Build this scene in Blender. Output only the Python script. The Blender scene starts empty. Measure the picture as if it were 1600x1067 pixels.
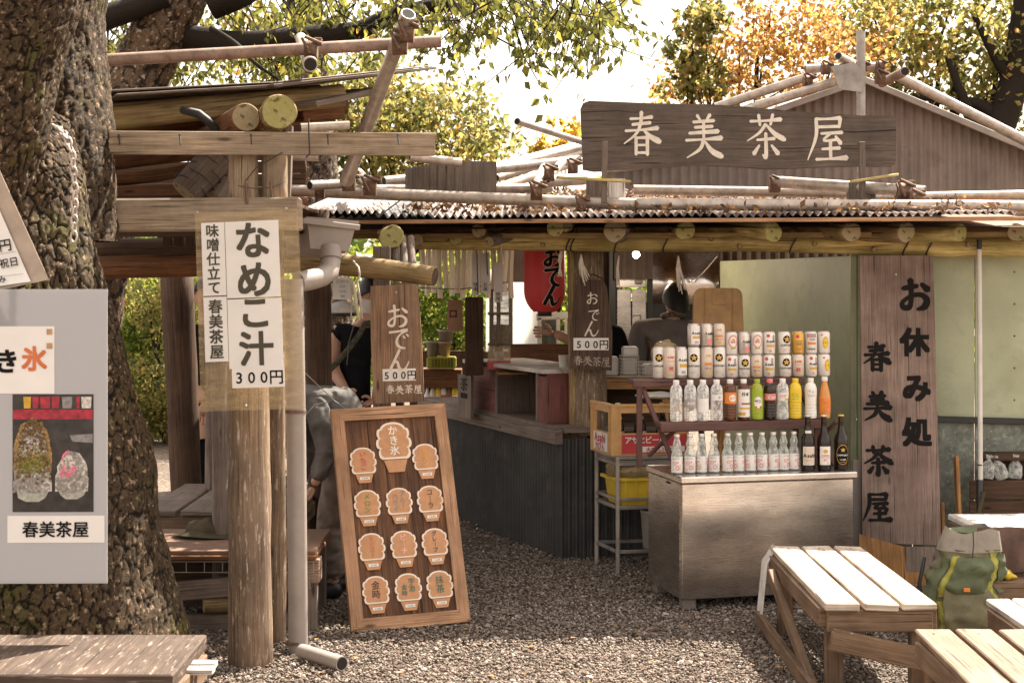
import bpy, math, random
import numpy as np
from mathutils import Vector, Matrix, Euler
random.seed(7); RNG = np.random.default_rng(7)
R = math.radians
scene = bpy.context.scene
COL = scene.collection
F, CH, HZ = 2400.0, 1.65, 440.0          # focal length in photo pixels, eye height, horizon row

# ------------------------------------------------------------------ camera
cam_d = bpy.data.cameras.new('camera'); cam = bpy.data.objects.new('camera', cam_d); COL.objects.link(cam)
cam.location = (0, 0, CH); cam.rotation_euler = (R(90), 0, 0)
cam_d.lens = 54; cam_d.sensor_width = 36; cam_d.shift_y = -(533.5 - HZ) / 1600
cam_d.clip_start = .1; cam_d.clip_end = 2000
cam_d.dof.use_dof = True; cam_d.dof.focus_distance = 7.9; cam_d.dof.aperture_fstop = 7.0
scene.camera = cam
# ------------------------------------------------------------------ world, sun, exposure
SUN_EL, SUN_AZ = R(52), R(40)            # azimuth clockwise from +Y
sd = Vector((math.sin(SUN_AZ) * math.cos(SUN_EL), math.cos(SUN_AZ) * math.cos(SUN_EL), math.sin(SUN_EL)))
w = bpy.data.worlds.new('World'); scene.world = w; w.use_nodes = True
nt = w.node_tree; nt.nodes.clear()
sky = nt.nodes.new('ShaderNodeTexSky'); sky.sky_type = 'NISHITA'; sky.sun_disc = False
sky.sun_elevation = SUN_EL; sky.sun_rotation = SUN_AZ; sky.dust_density = 4; sky.air_density = 1.2; sky.ozone_density = .6
mx = nt.nodes.new('ShaderNodeMix'); mx.data_type = 'RGBA'; mx.inputs[0].default_value = .72
mx.inputs[7].default_value = (4.9, 4.25, 3.6, 1)   # thin bright cloud over the whole sky
bg = nt.nodes.new('ShaderNodeBackground'); bg.inputs[1].default_value = .11
ow = nt.nodes.new('ShaderNodeOutputWorld')
nt.links.new(sky.outputs[0], mx.inputs[6]); nt.links.new(mx.outputs[2], bg.inputs[0]); nt.links.new(bg.outputs[0], ow.inputs[0])
sl = bpy.data.lights.new('sun', 'SUN'); sun = bpy.data.objects.new('sun', sl); COL.objects.link(sun)
sl.energy = 5.0; sl.angle = R(.5); sl.color = (1, .91, .78)
sun.rotation_euler = sd.to_track_quat('Z', 'Y').to_euler(); sun.location = sd * 30
vs = scene.view_settings; vs.view_transform = 'Standard'; vs.look = 'None'; vs.gamma = 1; vs.use_curve_mapping = False
vs.exposure = 2.0
scene.cycles.max_bounces = 8; scene.cycles.transparent_max_bounces = 12; scene.cycles.transmission_bounces = 6
scene.cycles.use_denoising = True; scene.cycles.sample_clamp_indirect = 4
scene.cycles.caustics_reflective = False; scene.cycles.caustics_refractive = False

# ------------------------------------------------------------------ helpers
def P(px, py, Y): return Vector(((px - 800) / F * Y, Y, CH - (py - HZ) / F * Y))
def GY(py): return F * CH / (py - HZ)
def rnd(a, b): return random.uniform(a, b)

class MB:
    def __init__(s): s.v, s.f, s.uv, s.mi, s.sm = [], [], [], [], []
    def add(s, vs, fs, uvf=None, mi=0, smooth=False):
        o = len(s.v); s.v += [Vector(v) for v in vs]
        for k, f in enumerate(fs):
            s.f.append([o + i for i in f]); s.mi.append(mi); s.sm.append(smooth)
            s.uv.append(uvf[k] if uvf else [((vs[i][0]) + vs[i][1], vs[i][2]) for i in f])
        return s
    def box(s, c, size, rot=None, ch=.003, grain=None, mi=0, warp=0):
        h = [x / 2 for x in size]; ch = min(ch, min(h) * .45)
        if grain is None: grain = max(range(3), key=lambda i: size[i])
        Mr = rot if rot is not None else Matrix.Identity(3)
        if isinstance(Mr, (tuple, list)): Mr = Euler(Mr).to_matrix()
        cj = {}
        vs, loc, idx = [], [], {}
        for sx in (-1, 1):
            for sy in (-1, 1):
                for sz in (-1, 1):
                    j = Vector((rnd(-warp, warp), rnd(-warp, warp), rnd(-warp, warp))) if warp else Vector()
                    S = (sx, sy, sz)
                    for a in range(3):
                        p = Vector([S[i] * (h[i] if i == a else h[i] - ch) for i in range(3)])
                        idx[(S, a)] = len(vs); loc.append(p); vs.append(Mr @ (p + j) + Vector(c))
        fs, un, uo = [], [], (rnd(0, 50), rnd(0, 50))
        def uvs(f, n):
            oth = [i for i in range(3) if i != grain]
            r = []
            for i in f:
                p = loc[i]
                if n == grain: r.append((uo[0] + p[oth[0]] * .4, uo[1] + p[oth[1]] + 3))
                else:
                    b = [i2 for i2 in oth if i2 != n][0] if n in oth else oth[0]
                    r.append((uo[0] + p[grain], uo[1] + p[b] + n * 1.7))
            return r
        def q(f, n, axis_sign=None):
            a, b, c2 = loc[f[0]], loc[f[1]], loc[f[2]]
            nn = (b - a).cross(c2 - a); cen = sum((loc[i] for i in f), Vector()) / len(f)
            if nn.dot(cen) < 0: f = f[::-1]
            fs.append(f); un.append(uvs(f, n))
        for a in range(3):
            o1, o2 = [i for i in range(3) if i != a]
            for sg in (-1, 1):
                f = []
                for (p1, p2) in ((-1, -1), (1, -1), (1, 1), (-1, 1)):
                    S = [0, 0, 0]; S[a] = sg; S[o1] = p1; S[o2] = p2; f.append(idx[(tuple(S), a)])
                q(f, a)
        for a in range(3):                   # edges parallel to axis a
            o1, o2 = [i for i in range(3) if i != a]
            for s1 in (-1, 1):
                for s2 in (-1, 1):
                    A = [0, 0, 0]; A[o1] = s1; A[o2] = s2; B = list(A); A[a] = -1; B[a] = 1; A = tuple(A); B = tuple(B)
                    q([idx[(A, o1)], idx[(B, o1)], idx[(B, o2)], idx[(A, o2)]], o1)
        for sx in (-1, 1):
            for sy in (-1, 1):
                for sz in (-1, 1):
                    S = (sx, sy, sz); q([idx[(S, 0)], idx[(S, 1)], idx[(S, 2)]], 0)
        return s.add(vs, fs, un, mi)
    def bar(s, p0, p1, w_, t, side=None, ch=.003, mi=0, warp=0):
        p0, p1 = Vector(p0), Vector(p1); d = p1 - p0; L = d.length; x = d / L
        sd_ = Vector(side) if side is not None else Vector((0, 0, 1))
        z = (sd_ - x * sd_.dot(x))
        if z.length < 1e-4: z = Vector((0, 1, 0)) - x * x.y
        z.normalize(); y = z.cross(x)
        return s.box((p0 + p1) / 2, (L, w_, t), Matrix((x, y, z)).transposed(), ch, 0, mi, warp)
    def tube(s, pts, rad, seg=12, caps=True, mi=0, cmi=None, wob=0, smooth=True, sq=1.0):
        pts = [Vector(p) for p in pts]; n = len(pts)
        if not hasattr(rad, '__len__'): rad = [rad] * n
        T = []
        for i in range(n):
            t = pts[min(i + 1, n - 1)] - pts[max(i - 1, 0)]; T.append(t.normalized() if t.length > 1e-9 else Vector((0, 0, 1)))
        up = Vector((0, 0, 1)) if abs(T[0].z) < .9 else Vector((0, 1, 0))
        N = (up - T[0] * up.dot(T[0])).normalized(); vs = []; uo = (rnd(0, 50), rnd(0, 50)); L = 0; Ls = []
        ph = [rnd(0, 6.28) for _ in range(4)]
        for i in range(n):
            if i: L += (pts[i] - pts[i - 1]).length; N = (N - T[i] * N.dot(T[i])).normalized()
            B = T[i].cross(N); Ls.append(L)
            for k in range(seg):
                a = 2 * math.pi * k / seg; r = rad[i]
                if wob: r *= 1 + wob * (math.sin(2 * a + ph[0] + L * 3) + .6 * math.sin(3 * a + ph[1] - L * 5) + .5 * math.sin(5 * a + ph[2] + L * 9)) / 2
                vs.append(pts[i] + N * (math.cos(a) * r) + B * (math.sin(a) * r * sq))
        fs, un = [], []; rr = max(rad)
        for i in range(n - 1):
            for k in range(seg):
                k2 = (k + 1) % seg; fs.append([i * seg + k, i * seg + k2, (i + 1) * seg + k2, (i + 1) * seg + k])
                v0, v1 = uo[1] + k * 6.28 * rr / seg, uo[1] + (k + 1) * 6.28 * rr / seg
                un.append([(uo[0] + Ls[i], v0), (uo[0] + Ls[i], v1), (uo[0] + Ls[i + 1], v1), (uo[0] + Ls[i + 1], v0)])
        s.add(vs, fs, un, mi, smooth)
        if caps:
            cm = mi if cmi is None else cmi
            for e, rev in ((0, True), (n - 1, False)):
                ring = vs[e * seg:(e + 1) * seg]; f = list(range(seg)); uvr = [(rad[e] * math.cos(6.283 * k / seg), rad[e] * math.sin(6.283 * k / seg)) for k in range(seg)]
                if rev: f = f[::-1]; uvr = uvr[::-1]
                s.add(ring, [f], [uvr], cm)
        return s
    def log(s, p0, p1, r0, r1=None, seg=14, rings=6, bend=0, wob=.06, mi=0, cmi=1):
        p0, p1 = Vector(p0), Vector(p1); r1 = r0 if r1 is None else r1; pts = []; rr = []
        off = Vector((rnd(-1, 1), rnd(-1, 1), rnd(-1, 1))) * bend
        for i in range(rings):
            t = i / (rings - 1); pts.append(p0.lerp(p1, t) + off * math.sin(math.pi * t)); rr.append((r0 + (r1 - r0) * t) * (1 + rnd(-.03, .03)))
        rr = [rr[0] * .93] + rr + [rr[-1] * .93]
        pts = [pts[0] + (pts[0] - pts[1]).normalized() * .006] + pts + [pts[-1] + (pts[-1] - pts[-2]).normalized() * .006]
        return s.tube(pts, rr, seg, True, mi, cmi, wob)
    def pipe(s, p0, p1, r, seg=16, mi=0, cmi=1):
        p0, p1 = Vector(p0), Vector(p1); d = (p1 - p0).normalized()
        s.tube([p0, p0.lerp(p1, .5), p1], r, seg, False, mi)
        for e, dd in ((p0, d), (p1, -d)):
            s.tube([e, e + dd * .12], [r * .84, r * .84], seg, True, cmi)
            # rim
            up = Vector((0, 0, 1)) if abs(d.z) < .9 else Vector((0, 1, 0)); N = (up - d * up.dot(d)).normalized(); B = d.cross(N)
            vs = []
            for q in (r, r * .84):
                vs += [e - dd * .0005 + N * math.cos(6.283 * k / seg) * q + B * math.sin(6.283 * k / seg) * q for k in range(seg)]
            s.add(vs, [[k, (k + 1) % seg, seg + (k + 1) % seg, seg + k] for k in range(seg)], None, mi)
        return s
    def lathe(s, prof, seg=20, c=(0, 0, 0), mi=0, smooth=True, M=None):
        c = Vector(c); vs = []; uo = rnd(0, 20)
        for r, z in prof:
            for k in range(seg):
                a = 6.28318 * k / seg; p = Vector((math.cos(a) * r, math.sin(a) * r, z))
                vs.append((M @ p if M else p) + c)
        fs, un = [], []
        for i in range(len(prof) - 1):
            for k in range(seg):
                k2 = (k + 1) % seg; fs.append([i * seg + k, i * seg + k2, (i + 1) * seg + k2, (i + 1) * seg + k])
                un.append([(prof[i][1] + uo, k * .02), (prof[i][1] + uo, k * .02 + .02), (prof[i + 1][1] + uo, k * .02 + .02), (prof[i + 1][1] + uo, k * .02)])
        return s.add(vs, fs, un, mi, smooth)
    def prism(s, poly, M, depth, mi=0, smi=None):
        """poly: 2D points ccw; M 4x4 maps (x,y,0) to world, +z is the front; front at depth/2... back at -depth"""
        n = len(poly); vs = [M @ Vector((x, y, 0)) for x, y in poly] + [M @ Vector((x, y, -depth)) for x, y in poly]
        uo = (rnd(0, 30), rnd(0, 30)); g = 1 if (max(p[1] for p in poly) - min(p[1] for p in poly)) > (max(p[0] for p in poly) - min(p[0] for p in poly)) else 0
        uv = [(uo[0] + p[g], uo[1] + p[1 - g]) for p in poly]
        fs = [list(range(n)), list(range(2 * n - 1, n - 1, -1))]; un = [list(uv), list(uv[::-1])]
        s.add(vs, fs, un, mi)
        fs, un = [], []
        for i in range(n):
            j = (i + 1) % n; fs.append([i, n + i, n + j, j]); un.append([uv[i], (uv[i][0], uv[i][1] + depth), (uv[j][0], uv[j][1] + depth), uv[j]])
        return s.add(vs, fs, un, mi if smi is None else smi)
    def grid(s, fn, nu, nv, mi=0, smooth=True, closed=False):
        vs = [fn(i / nu, j / nv) for j in range(nv + 1) for i in range(nu + 1)]
        fs, un = [], []
        for j in range(nv):
            for i in range(nu):
                a = j * (nu + 1) + i; fs.append([a, a + 1, a + nu + 2, a + nu + 1])
                un.append([(i / nu, j / nv), ((i + 1) / nu, j / nv), ((i + 1) / nu, (j + 1) / nv), (i / nu, (j + 1) / nv)])
        return s.add(vs, fs, un, mi, smooth)
    def ell(s, c, r, rot=None, seg=16, rings=10, mi=0, fn=None):
        c = Vector(c); Mr = Euler(rot).to_matrix() if rot else Matrix.Identity(3)
        def g(u, v):
            a, b = u * 2 * math.pi, (v - .5) * math.pi
            p = Vector((math.cos(a) * math.cos(b) * r[0], math.sin(a) * math.cos(b) * r[1], math.sin(b) * r[2]))
            if fn: p = fn(p)
            return Mr @ p + c
        return s.grid(g, seg, rings, mi)
    def merge(s, o, M=None, mi=None):
        k = len(s.v); s.v += [(M @ v if M else v) for v in o.v]
        s.f += [[k + i for i in f] for f in o.f]; s.uv += o.uv; s.mi += (o.mi if mi is None else [mi] * len(o.mi)); s.sm += o.sm
        return s
    def build(s, name, mats, parent=None, label=None, kind=None):
        inv = WM[parent.name].inverted() if parent is not None else Matrix.Identity(4)
        me = bpy.data.meshes.new(name); me.from_pydata([inv @ v for v in s.v], [], s.f)
        uvl = me.uv_layers.new(name='UVMap'); flat = [c for f in s.uv for uv in f for c in uv]
        uvl.data.foreach_set('uv', flat)
        if not isinstance(mats, (list, tuple)): mats = [mats]
        for m in mats: me.materials.append(m)
        me.polygons.foreach_set('material_index', [min(i, len(mats) - 1) for i in s.mi]); me.polygons.foreach_set('use_smooth', s.sm)
        me.update(); return link(name, me, parent, label, kind)

WM = {}
def link(name, me, parent=None, label=None, kind=None):
    o = bpy.data.objects.new(name, me); COL.objects.link(o); WM[o.name] = WM[parent.name].copy() if parent is not None else Matrix.Identity(4)
    if parent is not None: o.parent = parent
    if label: o['label'] = label
    if kind: o['kind'] = kind
    return o
def thing(name, label, cat, loc=(0, 0, 0), rz=0, group=None, mat=None):
    o = bpy.data.objects.new(name, None); COL.objects.link(o); o.empty_display_size = .05
    M = mat if mat is not None else Matrix.Translation(Vector(loc)) @ Matrix.Rotation(rz, 4, 'Z')
    o.matrix_world = M; o.location, o.rotation_euler = M.to_translation(), M.to_euler(); WM[o.name] = M.copy()
    o['label'] = label; o['category'] = cat
    if group: o['group'] = group
    return o
def tag(o, label=None, cat=None, group=None, kind=None):
    if label: o['label'] = label
    if cat: o['category'] = cat
    if group: o['group'] = group
    if kind: o['kind'] = kind
    return o
KIDS = {}
def copy_tree(o, loc=None, rz=None, label=None, parent=None):
    c = o.copy(); COL.objects.link(c)
    if parent is not None: c.parent = parent
    if loc is not None: c.location = loc
    if rz is not None: c.rotation_euler = (0, 0, rz)
    if label: c['label'] = label
    for ch in list(o.children): copy_tree(ch, parent=c)
    return c
def frame(o, x, up):
    """matrix with local x along x, local y along up, local z = x cross up (towards the camera for x to the right)"""
    x = Vector(x).normalized(); up = Vector(up); y = (up - x * up.dot(x)).normalized(); z = x.cross(y)
    return Matrix.Translation(Vector(o)) @ Matrix((x, y, z)).transposed().to_4x4()

# ------------------------------------------------------------------ numpy noise
def _h(ix, iy, iz, s=0):
    n = (ix.astype(np.int64) * 374761393 + iy.astype(np.int64) * 668265263 + iz.astype(np.int64) * 2147483647 + s * 974634777) & 0xffffffff
    n = ((n ^ (n >> 13)) * 1274126177) & 0xffffffff; n = ((n ^ (n >> 16)) * 2246822519) & 0xffffffff
    return ((n ^ (n >> 15)) & 0xffffff) / float(0xffffff)
def vnoise(p, s=0):
    i = np.floor(p); f = p - i; u = f * f * (3 - 2 * f); r = 0
    for a in (0, 1):
        for b in (0, 1):
            for c in (0, 1):
                wgt = (u[:, 0] if a else 1 - u[:, 0]) * (u[:, 1] if b else 1 - u[:, 1]) * (u[:, 2] if c else 1 - u[:, 2])
                r = r + wgt * _h(i[:, 0] + a, i[:, 1] + b, i[:, 2] + c, s)
    return r
def fbm(p, o=4, s=0):
    r = 0; a = .5
    for k in range(o): r = r + a * vnoise(p * 2 ** k, s + k); a *= .5
    return r
def worley(p, s=0):
    i = np.floor(p); f1 = np.full(len(p), 9.); f2 = f1.copy()
    for a in (-1, 0, 1):
        for b in (-1, 0, 1):
            for c in (-1, 0, 1):
                x, y, z = i[:, 0] + a, i[:, 1] + b, i[:, 2] + c
                d = np.sqrt((x + _h(x, y, z, s) - p[:, 0]) ** 2 + (y + _h(x, y, z, s + 1) - p[:, 1]) ** 2 + (z + _h(x, y, z, s + 2) - p[:, 2]) ** 2)
                f2 = np.minimum(f2, np.maximum(d, f1)); f1 = np.minimum(f1, d)
    return f1, f2

# ------------------------------------------------------------------ materials
def lk(nt, a, b): nt.links.new(a, b)
def newmat(name):
    m = bpy.data.materials.new(name); m.use_nodes = True; nt = m.node_tree; b = nt.nodes['Principled BSDF']; return m, nt, b
def c4(c): return (c[0], c[1], c[2], 1)
def node(nt, t, **k):
    n = nt.nodes.new(t)
    for a, v in k.items():
        if a.startswith('i_'): n.inputs[int(a[2:])].default_value = v
        else: setattr(n, a, v)
    return n
def ramp(nt, fac, cols):
    r = nt.nodes.new('ShaderNodeValToRGB'); e = r.color_ramp.elements
    while len(e) < len(cols): e.new(.5)
    for k, (p, c) in enumerate(cols): e[k].position = p; e[k].color = c4(c)
    lk(nt, fac, r.inputs[0]); return r.outputs[0]
def mixc(nt, fac, a, b, mode='MIX'):
    n = nt.nodes.new('ShaderNodeMix'); n.data_type = 'RGBA'; n.blend_type = mode
    for s, v in ((0, fac), (6, a), (7, b)):
        if hasattr(v, 'node'): lk(nt, v, n.inputs[s])
        elif isinstance(v, (int, float)): n.inputs[s].default_value = v
        else: n.inputs[s].default_value = c4(v)
    return n.outputs[2]
def noise(nt, vec, scale, detail=4, rough=.55):
    n = nt.nodes.new('ShaderNodeTexNoise'); n.inputs['Scale'].default_value = scale; n.inputs['Detail'].default_value = detail; n.inputs['Roughness'].default_value = rough
    if vec is not None: lk(nt, vec, n.inputs['Vector'])
    return n.outputs[0]
def mapping(nt, vec, sc, loc=(0, 0, 0)):
    n = nt.nodes.new('ShaderNodeMapping'); n.inputs['Scale'].default_value = sc; n.inputs['Location'].default_value = loc; lk(nt, vec, n.inputs['Vector']); return n.outputs[0]
def bump(nt, h, b, strength=.3, dist=.004, prev=None):
    n = nt.nodes.new('ShaderNodeBump'); n.inputs['Strength'].default_value = strength; n.inputs['Distance'].default_value = dist
    lk(nt, h, n.inputs['Height'])
    if prev is not None: lk(nt, prev, n.inputs['Normal'])
    lk(nt, n.outputs[0], b.inputs['Normal']); return n.outputs[0]
def plain(name, col, rough=.6, metal=0, var=.18, scale=9, bs=.15, bscale=70, dirt=None, **k):
    m, nt, b = newmat(name); tc = node(nt, 'ShaderNodeTexCoord').outputs['Object']
    n = noise(nt, tc, scale, 5, .6); d = tuple(c * (1 - var * 1.6) for c in col); l = tuple(min(1, c * (1 + var * .7)) for c in col)
    c = ramp(nt, n, [(.3, d), (.7, l)])
    if dirt: c = mixc(nt, ramp(nt, noise(nt, tc, scale * 2.7, 6, .7), [(.52, (0, 0, 0)), (.72, (1, 1, 1))]), c, dirt)
    lk(nt, c, b.inputs['Base Color']); b.inputs['Roughness'].default_value = rough; b.inputs['Metallic'].default_value = metal
    if bs: bump(nt, noise(nt, tc, bscale, 4, .6), b, bs, .003)
    for kk, v in k.items(): b.inputs[kk.replace('_', ' ')].default_value = v
    return m
def sat(c, k=1.22, g=1.0):
    l = sum(c) / 3; return tuple(max(.004, (l + (x - l) * k) * g) for x in c)
def wood(name, dark, light, rough=.75, fine=70, moss=0, mosscol=(.16, .17, .02), grey=None, bs=.5, streak=None, knots=True):
    dark, light = sat(dark), sat(light, 1.12, 1.05); grey = sat(grey, 1.08) if grey else None
    m, nt, b = newmat(name); uv = node(nt, 'ShaderNodeTexCoord').outputs['UV']; ob = node(nt, 'ShaderNodeTexCoord').outputs['Object']
    g1 = noise(nt, mapping(nt, uv, (1.6, fine * .5, 1)), 1.6, 7, .65); g2 = noise(nt, mapping(nt, uv, (3, fine * 2.2, 1)), 1.5, 4, .7)
    big = noise(nt, mapping(nt, uv, (1.2, 6, 1)), 1.4, 3, .5)
    mid = tuple((a + c) / 2 for a, c in zip(dark, light))
    c = ramp(nt, g1, [(.34, tuple(x * .6 for x in dark)), (.44, dark), (.53, mid), (.66, light)])
    c = mixc(nt, .45, c, ramp(nt, g2, [(.38, tuple(x * .45 for x in mid)), (.62, tuple(min(1, x * 1.35) for x in light))]))
    c = mixc(nt, ramp(nt, big, [(.35, (0, 0, 0)), (.7, (.75, .75, .75))]), c, grey or tuple(x * .62 for x in mid))
    if knots:
        v = node(nt, 'ShaderNodeTexVoronoi'); lk(nt, mapping(nt, uv, (2.6, 9, 1)), v.inputs['Vector']); v.inputs['Scale'].default_value = 1.3
        c = mixc(nt, ramp(nt, v.outputs['Distance'], [(.05, (.85, .85, .85)), (.13, (0, 0, 0))]), c, tuple(x * .3 for x in dark))
    ck = noise(nt, mapping(nt, uv, (1.1, fine * .9, 1), (3, 7, 0)), 1.7, 3, .5)
    c = mixc(nt, ramp(nt, ck, [(.61, (0, 0, 0)), (.67, (.85, .85, .85))]), c, tuple(x * .22 for x in dark))
    c = mixc(nt, 1.0, c, ramp(nt, noise(nt, mapping(nt, ob, (1, 1, 1)), 3.5, 5, .65), [(.3, (.62, .6, .58)), (.55, (1, 1, 1)), (.75, (1.25, 1.22, 1.2))]), 'MULTIPLY')
    if streak:
        c = mixc(nt, ramp(nt, noise(nt, mapping(nt, uv, (7, 42, 1)), 1.3, 5, .7), [(.56, (0, 0, 0)), (.68, (1, 1, 1))]), c, streak)
    if moss:
        mn = noise(nt, ob, 5, 6, .7); c = mixc(nt, ramp(nt, mn, [(.62 - moss * .3, (0, 0, 0)), (.82 - moss * .3, (.7, .7, .7))]), c, mosscol)
    lk(nt, c, b.inputs['Base Color']); b.inputs['Roughness'].default_value = rough; b.inputs['Specular IOR Level'].default_value = .3
    p = bump(nt, g1, b, bs, .006); bump(nt, g2, b, bs * .7, .0015, p)
    return m
def endgrain(name, dark, light, moss=0):
    m, nt, b = newmat(name); uv = node(nt, 'ShaderNodeTexCoord').outputs['UV']; ob = node(nt, 'ShaderNodeTexCoord').outputs['Object']
    wv = node(nt, 'ShaderNodeTexWave', wave_type='RINGS', rings_direction='SPHERICAL'); lk(nt, uv, wv.inputs['Vector']); wv.inputs['Scale'].default_value = 60
    wv.inputs['Distortion'].default_value = 1.5; wv.inputs['Detail'].default_value = 3
    n = noise(nt, uv, 45, 5, .7)
    c = mixc(nt, .5, ramp(nt, wv.outputs[0], [(.2, dark), (.8, light)]), ramp(nt, n, [(.3, dark), (.7, light)]))
    if moss: c = mixc(nt, ramp(nt, noise(nt, ob, 9, 5, .7), [(.6 - moss * .2, (0, 0, 0)), (.75 - moss * .2, (.6, .6, .6))]), c, (.28, .25, .06))
    c = mixc(nt, ramp(nt, noise(nt, mapping(nt, uv, (1, 1, 1)), 28, 3, .5), [(.58, (0, 0, 0)), (.63, (.8, .8, .8))]), c, tuple(x * .3 for x in dark))
    lk(nt, c, b.inputs['Base Color']); b.inputs['Roughness'].default_value = .85; bump(nt, n, b, .5, .003); return m
def attrmat(name, cols, rough=.8, trans=0, attr='rnd', bs=0, bscale=200, detail=None, gloss=.2, tgain=2.0):
    m, nt, b = newmat(name); a = node(nt, 'ShaderNodeAttribute', attribute_name=attr); c = ramp(nt, a.outputs['Fac'], cols)
    tc = node(nt, 'ShaderNodeTexCoord').outputs['Object']
    if detail: c = mixc(nt, .5, c, mixc(nt, 1.0, c, ramp(nt, noise(nt, tc, detail, 5, .7), [(.3, (.3, .3, .3)), (.7, (1.5, 1.5, 1.5))]), 'MULTIPLY'))
    lk(nt, c, b.inputs['Base Color']); b.inputs['Roughness'].default_value = rough; b.inputs['Specular IOR Level'].default_value = gloss
    if bs: bump(nt, noise(nt, tc, bscale, 4, .6), b, bs, .003)
    if trans:
        t = node(nt, 'ShaderNodeBsdfTranslucent'); lk(nt, mixc(nt, 1.0, c, (tgain, tgain * .97, tgain * .9), 'MULTIPLY'), t.inputs[0])
        ms = node(nt, 'ShaderNodeMixShader'); ms.inputs[0].default_value = trans; lk(nt, b.outputs[0], ms.inputs[1]); lk(nt, t.outputs[0], ms.inputs[2])
        lk(nt, ms.outputs[0], nt.nodes['Material Output'].inputs[0])
    return m

# ------------------------------------------------------------------ lettering
_G = {}
def glyph(ch, bold):
    k = (ch, bold)
    if k in _G: return _G[k]
    cu = bpy.data.curves.new('g', 'FONT'); cu.body = ch; cu.size = 1; cu.resolution_u = 3; cu.offset = bold
    ob = bpy.data.objects.new('g', cu); COL.objects.link(ob)
    dg = bpy.context.evaluated_depsgraph_get(); dg.update(); me = ob.evaluated_get(dg).to_mesh()
    vs = [(v.co.x, v.co.y) for v in me.vertices]; fs = [list(p.vertices) for p in me.polygons if p.area > 0]
    fs = [f if sum(vs[f[i]][0] * vs[f[(i + 1) % len(f)]][1] - vs[f[(i + 1) % len(f)]][0] * vs[f[i]][1] for i in range(len(f))) > 0 else f[::-1] for f in fs]
    ob.evaluated_get(dg).to_mesh_clear(); bpy.data.objects.remove(ob); bpy.data.curves.remove(cu)
    if vs:
        xs = [v[0] for v in vs]; ys = [v[1] for v in vs]; wdt = max(xs) - min(xs); cx = (max(xs) + min(xs)) / 2
        vs = [(x - cx, y) for x, y in vs]
        if ord(ch) > 255: vs = [(x, y - .38) for x, y in vs]; wdt = 1.0
        else: vs = [(x, y - .36) for x, y in vs]
    else: wdt = .3
    _G[k] = (vs, fs, wdt); return _G[k]
def text(mb, s, M, size, bold=.012, vertical=False, adv=None, sx=1.0, mi=0, wrap=None, z=.0006, heavy=0):
    if heavy:
        k = 0
        for dx in (-1, 0, 1):
            for dy in (-1, 0, 1):
                text(mb, s, M @ Matrix.Translation((dx * heavy * size, dy * heavy * size, k * .00006)), size, 0.0, vertical, adv, sx, mi, None, z); k += 1
        return
    """writing centred on M's origin in M's xy plane"""
    gl = [glyph(c, bold) for c in s]
    if vertical: pos = [(0, -(i - (len(s) - 1) / 2) * (adv or 1.05) * size) for i in range(len(s))]
    else:
        ws = [(g[2] + .09) if ord(c) < 256 else 1.0 for g, c in zip(gl, s)]
        if adv: ws = [adv] * len(s)
        tot = sum(ws); x = -tot / 2; pos = []
        for wd in ws: pos.append(((x + wd / 2) * size * sx, 0)); x += wd
    for (vs, fs, _), (ox, oy) in zip(gl, pos):
        p2 = [(x * size * sx + ox, y * size + oy) for x, y in vs]
        mb.add([(wrap(x, y, z) if wrap else M @ Vector((x, y, z))) for x, y in p2], fs, None, mi)
BR = {
 '春': [[(22,84,5),(50,85,4),(76,88,7)],[(27,71,5),(72,75,6)],[(10,57,5),(50,59,4),(90,63,8)],[(50,99,7),(48,75,6),(36,50,5),(6,28,2)],[(54,60,4),(70,45,8),(92,34,10),(98,35,3)],[(36,42,6),(36,4,6)],[(36,41,4),(64,42,6)],[(64,43,7),(64,3,6)],[(38,25,4),(62,25,4)],[(36,8,4),(64,8,5)]],
 '美': [[(34,98,6),(42,87,4)],[(66,99,7),(57,87,4)],[(24,83,5),(76,86,6)],[(28,71,5),(72,73,6)],[(14,58,5),(86,62,8)],[(50,86,6),(50,42,5)],[(6,42,5),(50,44,4),(94,47,9)],[(50,43,7),(40,22,6),(8,3,2)],[(54,38,4),(70,18,9),(92,7,10),(97,9,3)]],
 '茶': [[(12,84,5),(50,85,4),(88,88,8)],[(33,98,6),(36,75,5)],[(68,99,6),(62,76,5)],[(50,77,6),(34,58,5),(4,40,2)],[(52,75,4),(72,56,8),(94,44,9),(99,45,3)],[(28,42,4),(72,45,6)],[(50,57,6),(50,4,7),(42,9,3)],[(34,30,4),(20,11,8)],[(64,30,4),(80,11,9)]],
 '屋': [[(22,93,5),(50,93,4),(80,95,7)],[(80,95,7),(77,75,5)],[(24,76,5),(77,77,5)],[(23,94,6),(22,55,6),(2,6,2)],[(34,62,4),(84,64,6)],[(56,62,5),(40,47,4),(74,49,5)],[(68,56,4),(80,41,8)],[(36,29,4),(78,31,6)],[(56,46,6),(56,9,6)],[(22,7,5),(55,8,4),(94,10,9)]],
 'お': [[(14,70,6),(36,74,8),(60,78,6)],[(38,97,9),(40,70,7),(39,30,7),(32,10,8),(14,12,8),(14,28,6),(40,46,6),(70,50,7),(88,34,9),(80,12,9),(58,4,4)],[(72,84,6),(92,66,10)]],
 'で': [[(6,80,8),(45,84,7),(90,90,10),(62,74,6),(42,50,7),(40,24,9),(56,8,9),(78,4,6)],[(70,62,6),(78,52,6)],[(86,70,6),(94,60,6)]],
 'ん': [[(54,98,9),(36,62,8),(8,4,9),(26,36,6),(42,44,8),(50,18,9),(62,5,9),(80,14,6),(96,44,4)]],
}
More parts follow.
